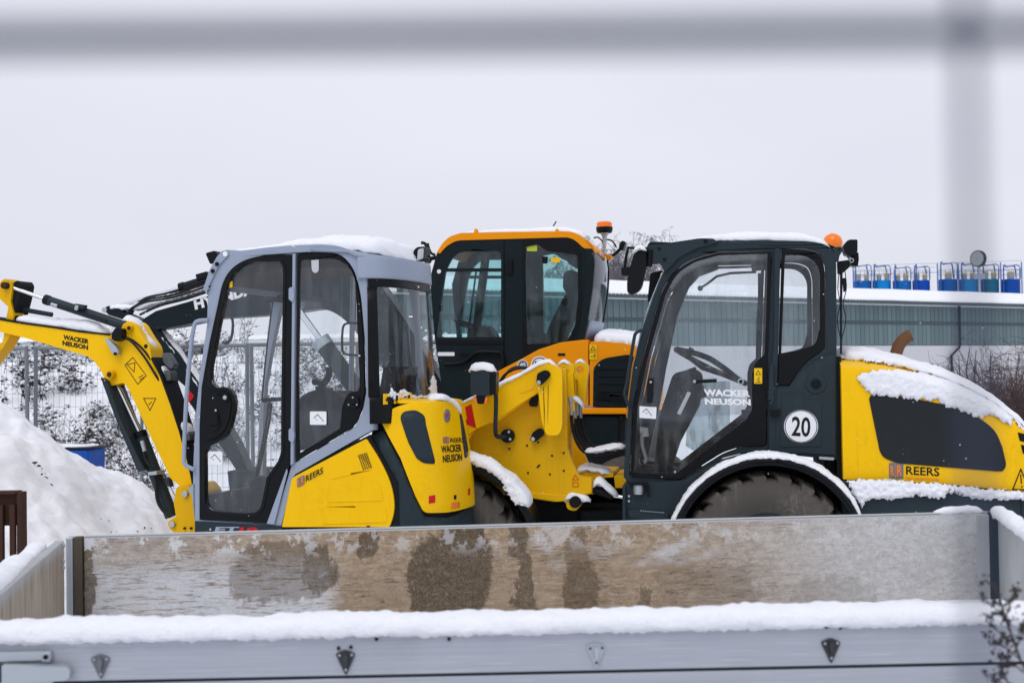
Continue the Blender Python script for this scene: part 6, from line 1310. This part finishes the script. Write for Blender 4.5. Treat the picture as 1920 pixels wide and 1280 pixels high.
# ---- rear frame: hood, chassis, fender, wheel
HV = -.08
hood_top = [(1577, 668), (1630, 668), (1690, 680), (1735, 690), (1780, 703), (1830, 724), (1877, 749), (1920, 782), (1960, 822), (1990, 862)]
def interp(P, x):
    for (a, b), (c, d) in zip(P, P[1:]):
        if a <= x <= c: return b + (d - b) * (x - a) / (c - a)
    return P[0][1] if x < P[0][0] else P[-1][1]
sh_ = [(1577, 690), (1650, 698), (1740, 720), (1800, 741), (1850, 765), (1900, 797), (1960, 845), (1990, 880)]; bt_ = [(1577, 898), (1760, 906), (1890, 919), (1990, 926)]
st_ = [1577 + (1990 - 1577) * k / 60 for k in range(61)]
def hsec(x):
    b = L.p(x, interp(bt_, x), HV); s_ = L.p(x, interp(sh_, x), HV); tt = L.p(x, interp(hood_top, x), .22); u = s_.x
    return [(u, HV, b.z), (u, HV, (b.z + s_.z) / 2), (u, HV, s_.z - .02), (u, HV + .012, s_.z + .015), (u, HV + .07, s_.z * .55 + tt.z * .45), (u, .22, tt.z), (u, .6, tt.z + .015), (u, .98, tt.z), (u, 1.21, s_.z * .55 + tt.z * .45), (u, 1.28, s_.z), (u, 1.28, b.z)]
V, Fc = [], []
for x in st_: V += hsec(x)
for i in range(60):
    for j in range(10): k = i * 11 + j; Fc.append((k, k + 11, k + 12, k + 1))
Fc.append(tuple(range(11))); Fc.append(tuple(range(60 * 11, 61 * 11)))
lh = mk('hood', (V, Fc), YEL, L.root, ang=32)
L.slab('hood_window', [(1629, 746, 4), (1636, 738, 4), (1697, 744), (1765, 757), (1810, 771), (1844, 788, 14), (1867, 808, 14), (1879, 837), (1887, 872, 8), (1880, 883, 5), (1868, 883), (1682, 868, 12), (1656, 858, 12), (1649, 844)], HV - .006, HV + .01, paint('smoked_mesh', (.016, .019, .022), .55, dirt=.5, dcol=(.035, .038, .042), speck=.35), ref=HV, bevel=.003, parent=lh, k=6)
logo(L, lh, lambda x, y: L.p(x, y, HV - .003), lambda x, y: L.p(x, y, HV - .005), 1667, 895, -3, 27, True)
for q in ([(1908, 810), (1960, 822), (1960, 838), (1912, 826)], [(1914, 833), (1960, 845), (1960, 862), (1918, 850)]): L.decal('hood_louvre', q, HV - .003, BLK, lh)
E2 = [(1899, 917), (1930, 918), (1914, 879)]; L.line('warning_print', list(zip(E2, E2[1:] + E2[:1])) + [((1914, 890), (1915, 905)), ((1916, 911), (1916, 912))], 2.2, HV - .003, BLKP, lh)
L.slab('chassis', [(1577, 900), (1990, 928), (1990, 1040), (1577, 1040)], HV - .02, 1.25, DGRY, ref=HV, bevel=.015); L.slab('hood_catch', [(1763, 921, 4), (1765, 909, 4), (1777, 909, 4), (1779, 921, 3)], HV - .05, HV - .015, BLK, ref=HV, bevel=.006)
L.slab('chassis_seam', [(1912, 930), (1914, 930), (1914, 1000), (1912, 1000)], HV - .022, HV - .019, BLKP, ref=HV, bevel=0)
q = L.p(1686, 664, .5); mk('exhaust', prim_tube(smooth([L.p(1676, 690, .5), L.p(1680, 664, .5), L.p(1687, 645, .5), L.p(1700, 632, .5), L.p(1708, 628, .5)], 5), L.m(11.5, 1686, .5), 16), RUST2, L.root)
FV = -.22
cR = (1440, 1046)
def wheel(c, v, rpx, name):
    q = L.p(c[0], c[1], v); r = L.m(rpx, c[0], v); w_ = .36
    ty = mk(name, prim_revolve([(r * .52, .02), (r * .62, -.015), (r * .75, -.03), (r * .87, -.02), (r * .915, .01), (r * .925, .06), (r * .93, w_ / 2), (r * .925, w_ - .06), (r * .87, w_ + .02), (r * .6, w_ + .01), (r * .52, w_ - .02)], (q.x, v + .03, q.z), (0, 1, 0), 64), RUB, L.root, ang=50)
    lug = []
    for k in range(20):
        a = 2 * math.pi * k / 20
        for side in (0, 1):
            a2 = a + side * math.pi / 20; pts = []
            for (rr, vv, da) in ((.80, -.022, -.02), (.955, -.012, 0), (1.0, .05, .05), (1.0, w_ * .5, .16)):
                y = v + .03 + (vv if side == 0 else w_ - vv); pts.append([(q.x + r * rr * math.cos(a2 + da + s_), y, q.z + r * rr * math.sin(a2 + da + s_)) for s_ in (0, .17)] + [(q.x + r * rr * .93 * math.cos(a2 + da + s_), y + (.01 if side == 0 else -.01), q.z + r * rr * .93 * math.sin(a2 + da + s_)) for s_ in (0.17, 0)])
            VV = [p for row in pts for p in row]; FF = [(i * 4 + j, i * 4 + (j + 1) % 4, i * 4 + 4 + (j + 1) % 4, i * 4 + 4 + j) for i in range(3) for j in range(4)] + [(0, 3, 2, 1), (12, 13, 14, 15)]
            lug.append((VV, FF))
    tag(mk('tread_lugs', lug, RUB, ty, .006), None, None, None, 'stuff')
    mk('rim', prim_revolve([(.001, .12), (r * .2, .12), (r * .22, .09), (r * .42, .10), (r * .48, .03), (r * .53, .02), (r * .53, w_ - .03), (.001, w_ - .06)], (q.x, v + .03, q.z), (0, 1, 0), 40), DGRY, ty); 
    for k in range(8): a = k * .785; mk('wheel_nut', prim_cyl((q.x + r * .3 * math.cos(a), v + .11, q.z + r * .3 * math.sin(a)), (q.x + r * .3 * math.cos(a), v + .14, q.z + r * .3 * math.sin(a)), .014, None, 6), STL, ty)
    return q, r
wheel(cR, FV, 160, 'rear_wheel'); wheel((cR[0], cR[1] - 10), 1.05, 146, 'rear_wheel')
def arc(c, r, a0, a1, n=28): return [(c[0] + r * math.cos(R(a0 + (a1 - a0) * k / n)), c[1] - r * math.sin(R(a0 + (a1 - a0) * k / n))) for k in range(n + 1)]
fo = arc(cR, 188, 8, 172); fi = arc(cR, 174, 172, 8)
fe = L.slab('rear_fender', fo + fi, FV - .02, .12, BLK, ref=FV, bevel=.006)
L.slab('fender_lip', arc(cR, 188, 8, 172) + arc(cR, 181, 172, 8), FV - .028, FV - .019, BLKM, ref=FV, bevel=.003, parent=fe)
L.slab('wheel_housing', arc((cR[0], cR[1]), 180, 0, 180), .13, .2, BLKM, ref=FV, bevel=0)
# step box
sb_ = L.slab('step_box', [(1169, 906), (1285, 900), (1340, 868), (1400, 852), (1330, 890), (1285, 940), (1262, 990), (1262, 1060), (1169, 1060)], -.02, .25, DGRY, ref=0, bevel=.008)
L.slab('step_post', [(1168, 908), (1174, 908), (1174, 1060), (1168, 1060)], -.06, -.01, DGRY, ref=0, bevel=.004); L.slab('step_plate', [(1178, 955, 3), (1190, 953), (1255, 960), (1252, 976), (1195, 972), (1178, 966, 3)], -.035, -.015, DGRY, ref=0, bevel=.004, parent=sb_)
tl = []; 
for k in range(10): tl.append(prim_cyl(L.p(1202 + 4.6 * k, 957 + .4 * k, -.036), L.p(1202 + 4.6 * k, 957 + .4 * k, -.042), .004, None, 6))
mk('step_studs', tl, STL, sb_)
q = L.p(1197, 916, -.03); rr = L.m(10, 1197); zA, zB = L.p(1197, 908, -.03).z, L.p(1197, 926, -.03).z
mk('round_lamp', prim_revolve([(.001, zA), (rr, zA), (rr, zB + .02), (rr * .9, zB + .012), (rr * .9, zB), (.001, zB)], (q.x, q.y, 0), (0, 0, 1), 20), STL, L.root); L.slab('lamp_cover', [(1180, 904, 2), (1214, 904, 2), (1217, 909), (1217, 930), (1215, 930), (1213, 909), (1180, 908)], -.07, -.02, BLK, ref=-.03, bevel=.002)
for y in (930, 939): L.pin('step_bolt', 1179, y, -.03, -.019, 2.4, STL, sb_)
# ---- front frame
wheel((820, 1050), FV, 163, 'front_wheel'); wheel((838, 1040), 1.05, 150, 'front_wheel')
ff = L.slab('front_fender', arc((820, 1050), 196, 12, 90) + arc((820, 1050), 182, 90, 12), FV - .02, .14, BLK, ref=FV, bevel=.006)
tw = L.slab('loader_tower', [(860, 850), (894, 800), (934, 789), (1003, 740), (1040, 690), (1062, 690), (1064, 838), (1072, 862), (1080, 880), (1086, 892), (1110, 895), (1110, 925), (1085, 930), (1040, 934), (985, 926), (900, 905)], .12, .19, YELD, ref=.12, bevel=.008)
L.slab('loader_tower', [(860, 850), (894, 800), (934, 789), (1003, 740), (1040, 690), (1062, 690), (1064, 838), (1072, 862), (1080, 880), (1086, 892), (1110, 895), (1110, 925), (1085, 930), (1040, 934), (985, 926), (900, 905)], .95, 1.02, YELD, ref=.12, bevel=.008)
L.slab('tower_bottom', [(900, 900), (985, 922), (1085, 928), (1085, 936), (1040, 940), (985, 932), (900, 912)], .10, 1.04, YELD, ref=.12, bevel=.006)
L.slab('tower_web', [(940, 800), (1060, 760), (1060, 900), (940, 905)], .5, .56, YELD, ref=.12, bevel=0)
for x, y in ((988, 835), (955, 841), (1009, 829), (1035, 854), (1057, 849), (1011, 872), (1008, 875), (990, 886), (1031, 889), (1057, 882)): L.pin('tower_hole', x, y, .115, .13, 2, BLKP, tw)
la = L.slab('lift_arm', [(700, 850), (760, 800), (855, 760), (940, 722), (1000, 692), (1018, 682, 10), (1034, 680, 10), (1046, 692, 8), (1042, 712, 8), (1003, 740), (970, 760), (934, 786), (894, 803), (860, 830), (760, 880), (700, 900)], .02, .10, YEL, ref=.02, bevel=.01)
L.slab('lift_arm', [(700, 850), (760, 800), (855, 760), (940, 722), (1000, 692), (1018, 682, 10), (1034, 680, 10), (1046, 692, 8), (1042, 712, 8), (1003, 740), (970, 760), (934, 786), (894, 803), (860, 830), (760, 880), (700, 900)], 1.04, 1.12, YEL, ref=.02, bevel=.01)
L.slab('arm_swage', [(972, 730, 4), (1002, 714, 5), (1002, 728, 4), (976, 738, 5)], .0165, .021, YEL, ref=.02, bevel=.003, parent=la)
E3 = [(863, 765), (872, 790), (884, 757), (892, 800), (886, 805), (862, 793)]
L.decal('red_marking', [(872, 763), (884, 757), (893, 803), (864, 790), (862, 781), (876, 787)], .017, REDP, la)
# bucket beyond the left, hidden by the mini excavator
L.slab('bucket', [(560, 1150), (720, 1150), (700, 960), (640, 900), (590, 960)], -.25, 1.4, YELD, ref=.0, bevel=.02)
tp = L.slab('tilt_lever', [(1003, 704, 8), (1006, 690, 10), (1032, 680, 10), (1054, 694, 10), (1054, 800, 8), (1048, 816, 8), (1024, 816, 8), (1016, 790), (1014, 776), (1010, 740)], -.05, .018, YEL, ref=-.05, bevel=.016)
for q in ([(1008, 700, 4), (1024, 692, 10), (1034, 700, 8), (1028, 710), (1015, 722, 4), (1006, 720, 5)],): L.slab('lever_clamp', q, -.085, -.05, BLK, ref=-.06, bevel=.008, parent=tp)
L.pin('clamp_bolt', 1010, 717, -.092, -.084, 4, STL, tp); L.pin('clamp_pin', 1024, 702, -.092, -.084, 5, BLKM, tp)
lv = L.slab('pin_lock', [(994, 824, 4), (1000, 810), (1012, 801, 5), (1020, 806, 4), (1020, 815), (1003, 829, 5)], .07, .12, BLK, ref=.1, bevel=.008); L.pin('lock_bolt', 999, 823, .062, .071, 4, STL, lv)
L.slab('cross_tube', [(991, 755, 3), (1000, 735, 5), (1010, 740, 5), (1008, 762, 4), (994, 762, 3)], .11, .125, BLKP, ref=.11, bevel=0)
L.slab('rust_run', [(1018.5, 725), (1019.5, 725), (1021.4, 770), (1020.5, 812), (1020, 780)], -.0515, -.0505, RUST, ref=-.05, bevel=0, parent=tp); L.slab('rust_run', [(1027.6, 722), (1028.8, 722), (1027.8, 770), (1026.6, 795), (1026.8, 770)], -.0515, -.0505, RUST, ref=-.05, bevel=0, parent=tp)
def eye(name, cx_, cy_, r, v0, v1, stem_):
    a = [(cx_ + r * math.cos(R(t_)), cy_ - r * math.sin(R(t_))) for t_ in range(-30, 211, 12)]; hole = [(cx_ + r * .42 * math.cos(R(t_)), cy_ - r * .42 * math.sin(R(t_))) for t_ in range(0, 360, 24)]
    return L.slab(name, a + stem_, v0, v1, YEL, [hole], ref=v0, bevel=.008)
eye('lug_plate', 1060, 694, 17, .24, .30, [(1046, 706), (1046, 800), (1064, 800), (1076, 770), (1074, 705)][::1] if False else [(1044, 780), (1078, 770)])
eye('lug_plate', 1088, 693, 17, .44, .52, [(1074, 760), (1098, 756)])
L.slab('lug_web', [(1066, 700), (1078, 712), (1080, 780), (1066, 820)], .30, .44, YELD, ref=.24, bevel=.006)
# marker lamp / mirror on arm
mb = L.slab('marker_box', [(882, 694, 4), (918, 694, 2), (918, 742, 2), (882, 740, 4)], -.20, -.08, DGRY, ref=-.2, bevel=.01)
L.slab('marker_side', [(918.5, 695, 2), (930, 697, 3), (929, 738, 3), (918.5, 741)], -.19, -.07, BLK, ref=-.2, bevel=.006, parent=mb); L.slab('marker_lens', [(886, 743, 2), (914, 744, 2), (911, 756, 3), (902, 758, 3), (890, 756, 3)], -.19, -.10, AMB, ref=-.2, bevel=.006, parent=mb); L.slab('marker_socket', [(892, 741), (910, 742), (907, 757, 3), (895, 757, 3)], -.195, -.14, BLK, ref=-.2, bevel=.004, parent=mb)
L.tube('marker_arm', [(920, 735, -.12), (929, 738, -.12), (930, 760, -.10), (929, 805, -.06), (933, 818, 0), (948, 818, .06)], 4.2, DGRY, 5, mb); L.pin('marker_mount', 951, 817, .06, .12, 13, BLK, mb)
for a in (70, 190, 310): L.pin('mount_bolt', 951 + 8 * math.cos(R(a)), 817 - 8 * math.sin(R(a)), .052, .062, 2.6, STL, mb)
# hoses
for k in range(4):
    L.tube('hydraulic_hose', [(1071 + 5.5 * k, 762, .26 + .05 * k), (1072 + 6 * k, 790, .26 + .05 * k), (1080 + 6 * k, 825 - 2 * k, .26 + .05 * k), (1098 + 5 * k, 848 - 4 * k, .26 + .05 * k), (1130, 852 - 5 * k, .26 + .05 * k), (1175, 842 - 4 * k, .26 + .05 * k)], 3.2, HOSE, 6)
    L.rod('hose_coupling', (1070 + 6 * k, 752 + 3 * (k % 2), .24 + .05 * k), (1072 + 5.5 * k, 778 + 5 * (k % 2), .25 + .05 * k), 3.6, STL); L.rod('coupling_cap', (1069 + 6 * k, 744 + 3 * (k % 2), .24 + .05 * k), (1070 + 6 * k, 753 + 3 * (k % 2), .24 + .05 * k), 4.6, STL)
for k in range(2): L.tube('arm_hose', [(934 + 3 * k, 722, .2 + .05 * k), (945 + 3 * k, 704 - 2 * k, .2 + .05 * k), (962, 693 - 3 * k, .2 + .05 * k), (980, 690 - 2 * k, .2 + .05 * k), (1000, 694, .2)], 2.6, HOSE, 6)
L.slab('belly_guard', [(880, 930), (1070, 945), (1170, 950), (1170, 1060), (880, 1060)], .4, .5, BLKM, ref=.2, bevel=.01)
# articulation
L.slab('pivot_frame', [(1085, 884, 3), (1150, 886, 3), (1150, 894), (1120, 896), (1120, 925), (1085, 928)], .3, .9, YELD, ref=.3, bevel=.008); L.slab('pivot_block', [(1151, 892, 2), (1175, 890), (1175, 915), (1153, 915)], .3, .9, YELD, ref=.3, bevel=.006)
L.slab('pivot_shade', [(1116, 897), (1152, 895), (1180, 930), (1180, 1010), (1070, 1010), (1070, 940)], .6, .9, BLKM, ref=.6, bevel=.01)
L.rod('steering_cylinder', (1112, 916, .2), (1150, 930, .2), 8, BLK); L.rod('steering_rod', (1150, 929, .2), (1178, 933, .2), 3.4, CHR)
L.pin('axle_pin', 1078, 941, .04, .3, 11, BLK); L.slab('pin_boss', [(1058, 934, 3), (1075, 930, 5), (1090, 945, 6), (1078, 960, 8), (1062, 955, 6)], .10, .3, YELD, ref=.06, bevel=.01)
L.slab('front_axle', [(850, 990), (1090, 990), (1090, 1050), (850, 1050)], .3, .9, BLKM, ref=.2, bevel=.03); L.slab('centre_frame', [(1080, 960), (1270, 960), (1270, 1040), (1080, 1030)], .35, .85, BLKM, ref=.2, bevel=.02); L.slab('rear_axle', [(1300, 1020), (1560, 1020), (1560, 1075), (1300, 1075)], .2, 1.0, BLKM, ref=.1, bevel=.03)
st = L.decal('warning_print', [(1073, 889), (1085, 889), (1085, 913), (1073, 913)], .114, ORGP, tw) if False else L.line('warning_print', [((1073, 899), (1085, 899)), ((1073, 899), (1079, 890)), ((1079, 890), (1085, 899)), ((1074, 904), (1084, 904)), ((1074, 912), (1084, 912)), ((1074, 904), (1074, 912)), ((1084, 904), (1084, 912))], 1.1, .117, REDP, tw)
# ---- snow on the loader
P = [L.p(x, y) for x, y in ((1218, 455), (1262, 456), (1320, 448), (1380, 446), (1450, 446), (1510, 449), (1550, 458), (1566, 466))]; P = [Vector((p.x, LW / 2, p.z - .01)) for p in P]
place(snow_ridge('loader_roof_snow', P, (0, 1, 0), [LW / 2 - .02, LW / 2, LW / 2 - .01, LW / 2 - .01, LW / 2 - .02, LW / 2 - .03, LW / 2 - .03, LW / 2 - .05], [.02, .025, .045, .068, .072, .066, .05, .03], 'thick snow cap on the loader cab roof', ex=4, nc=40, amp=.012, drop=.015), L)
P = [L.p(x, y, -.06) for x, y in ((1187, 471), (1200, 465), (1212, 468))]; place(snow_ridge('mirror_snow', P, (0, 1, 0), .045, .022, 'small snow cap on the loader mirror', amp=.006, taper=.03), L)
P = [L.p(x, y, -.14) for x, y in ((880, 694), (905, 692), (930, 695))]; place(snow_ridge('marker_box_snow', P, (0, 1, 0), .07, .045, 'rounded snow cap on the marker box on the loader arm', amp=.006, taper=.05), L)
A = [(a, L.p(cR[0] + 188 * math.cos(R(a)), cR[1] - 188 * math.sin(R(a)), FV)) for a in range(12, 169, 4)]
place(snow_ridge('rear_fender_snow', [Vector((p.x, FV + .045, p.z)) for a, p in A], (0, 1, 0), [.045 + .03 * math.sin(R(a)) for a, p in A], [.016 + .022 * math.sin(R(a)) for a, p in A], 'snow strip along the loader rear fender', up=[(math.cos(R(a)), -.1, math.sin(R(a))) for a, p in A], amp=.011, step=.012, drop=.006), L)
A = [(a, L.p(820 + 197 * math.cos(R(a)), 1050 - 197 * math.sin(R(a)), FV)) for a in range(30, 89, 4)]
place(snow_ridge('front_fender_snow', [Vector((p.x, FV + .06, p.z)) for a, p in A], (0, 1, 0), .10, [.04 + .02 * math.sin(R(a)) for a, p in A], 'thick snow on the loader front fender', up=[(math.cos(R(a)), -.15, math.sin(R(a))) for a, p in A], amp=.016, step=.012, drop=.02), L)
f = lambda x, y: L.p(x, y, FV - .022)
place(snow_patch('front_fender_side_snow', [(935, 885), (960, 898), (985, 935), (990, 948), (965, 945), (952, 925), (940, 905)], f, (0, -1, 0), .02, 'crumbly snow hanging on the end of the loader front fender', rag=6, fs=.2, soft=5), L)
P = [L.p(x, y, .06) for x, y in ((862, 757), (900, 740), (940, 721), (985, 698), (1010, 684), (1030, 679), (1046, 688))]
place(snow_ridge('lift_arm_snow', P, (0, 1, 0), .055, [.012, .014, .016, .02, .022, .022, .014], 'snow along the upper edge of the loader lift arm', amp=.008), L)
for k, (pts, v, w_) in enumerate((([(1046, 684), (1058, 678), (1072, 684)], .27, .04), ([(1076, 683), (1088, 677), (1102, 684)], .48, .045))):
    place(snow_ridge('lug_snow', [L.p(x, y, v) for x, y in pts], (0, 1, 0), w_, .018, ('small snow cap on the front lug plate of the loader tower', 'small snow cap on the rear lug plate of the loader tower')[k], amp=.005, taper=.04), L)
for k, (pts, v, w_, h, lab) in enumerate((([(1072, 745), (1085, 752), (1096, 762)], .3, .07, .03, 'snow crumbs on the hydraulic couplings'), ([(1096, 845), (1115, 846), (1140, 842), (1172, 836)], .3, .08, .03, 'snow on the hydraulic hoses before the cab'),
        ([(1080, 884), (1100, 878), (1125, 882), (1148, 886)], .4, .12, .035, 'snow on the yellow pivot frame before the cab'), ([(1110, 912), (1122, 904), (1136, 912), (1150, 924), (1160, 928)], .2, .06, .04, 'snow clump on the steering cylinder'), ([(1058, 938), (1074, 930), (1088, 934), (1108, 936)], .14, .06, .03, 'snow on the round axle pin'))):
    place(snow_ridge('snow_clump', [L.p(x, y, v) for x, y in pts], (0, 1, 0), w_, h, lab, amp=.014, taper=.05, seed=k), L)
xs_ = [1577 + 6 * k for k in range(69)]
place(snow_ridge('hood_top_snow', [Vector((hsec(x)[5][0], .6, hsec(x)[6][2] - .03)) for x in xs_], (0, 1, 0), .53, [.085 - .03 * k / 68 for k in range(69)], 'smooth thick snow over the loader hood', ex=3, nc=40, amp=.014, drop=.02), L)
def hood_pt(x, y):
    s_ = hsec(min(max(x, 1577), 1989)); best = None
    for t_ in [k / 24 for k in range(25)]:
        j = 2 + t_ * 3; i = min(int(j), 4); a, b = Vector(s_[i]), Vector(s_[i + 1]); q = a.lerp(b, j - i); py = proj(L.world(q))[1]
        if best is None or abs(py - y) < best[0]: best = (abs(py - y), q)
    q = best[1]
    if y > interp(sh_, x): q = L.p(x, y, HV)
    return q
place(snow_patch('hood_side_snow', [(1604, 705), (1638, 694), (1690, 693), (1740, 699), (1800, 712), (1870, 747), (1922, 786), (1930, 812), (1917, 806), (1905, 786), (1892, 798), (1878, 788), (1852, 778), (1838, 785), (1804, 771), (1774, 763), (1758, 752), (1697, 747), (1658, 742), (1626, 738), (1614, 722)], hood_pt, (0, -.95, .3), .022, 'ragged snow crust sliding down the side of the loader hood', rag=6, fs=.13, step=2), L)
f = lambda x, y: L.p(x, y, HV - .022)
place(snow_patch('chassis_snow', [(1584, 900), (1640, 897), (1760, 905), (1880, 918), (1960, 924), (1960, 936), (1900, 938), (1830, 936), (1780, 922), (1764, 936), (1720, 928), (1680, 936), (1640, 936), (1622, 940), (1618, 952), (1606, 938)], f, (0, -1, .1), .035, 'ragged snow along the ledge under the loader hood', rag=5, fs=.15), L)
f = lambda x, y: L.p(x, y, HV - .01)
place(snow_patch('hood_corner_snow', [(1575, 668), (1600, 664), (1660, 668), (1720, 684), (1690, 690), (1650, 684), (1610, 678), (1578, 674)], lambda x, y: hood_pt(x, y), (0, -.6, .8), .03, 'snow lip along the upper edge of the loader hood', rag=3), L)

# ---- a few flakes in the air
rf_ = random.Random(2); FK = []
for k in range(150):
    D = rf_.uniform(4, 13); c = at(rf_.uniform(0, 1920), rf_.uniform(480, 1000), D)
    if D < 5.3 and proj(c)[1] > 900: continue
    s_ = rf_.uniform(.0014, .0034); FK.append(([c + Vector((s_, 0, 0)), c - Vector((s_, 0, 0)), c + Vector((0, s_, 0)), c - Vector((0, s_, 0)), c + Vector((0, 0, s_)), c - Vector((0, 0, s_))], [(0, 2, 4), (2, 1, 4), (1, 3, 4), (3, 0, 4), (2, 0, 5), (1, 2, 5), (3, 1, 5), (0, 3, 5)]))
tag(mk('falling_snow', FK, snow, recalc=False, ang=180), 'sparse snowflakes drifting in the air', None, None, 'stuff')
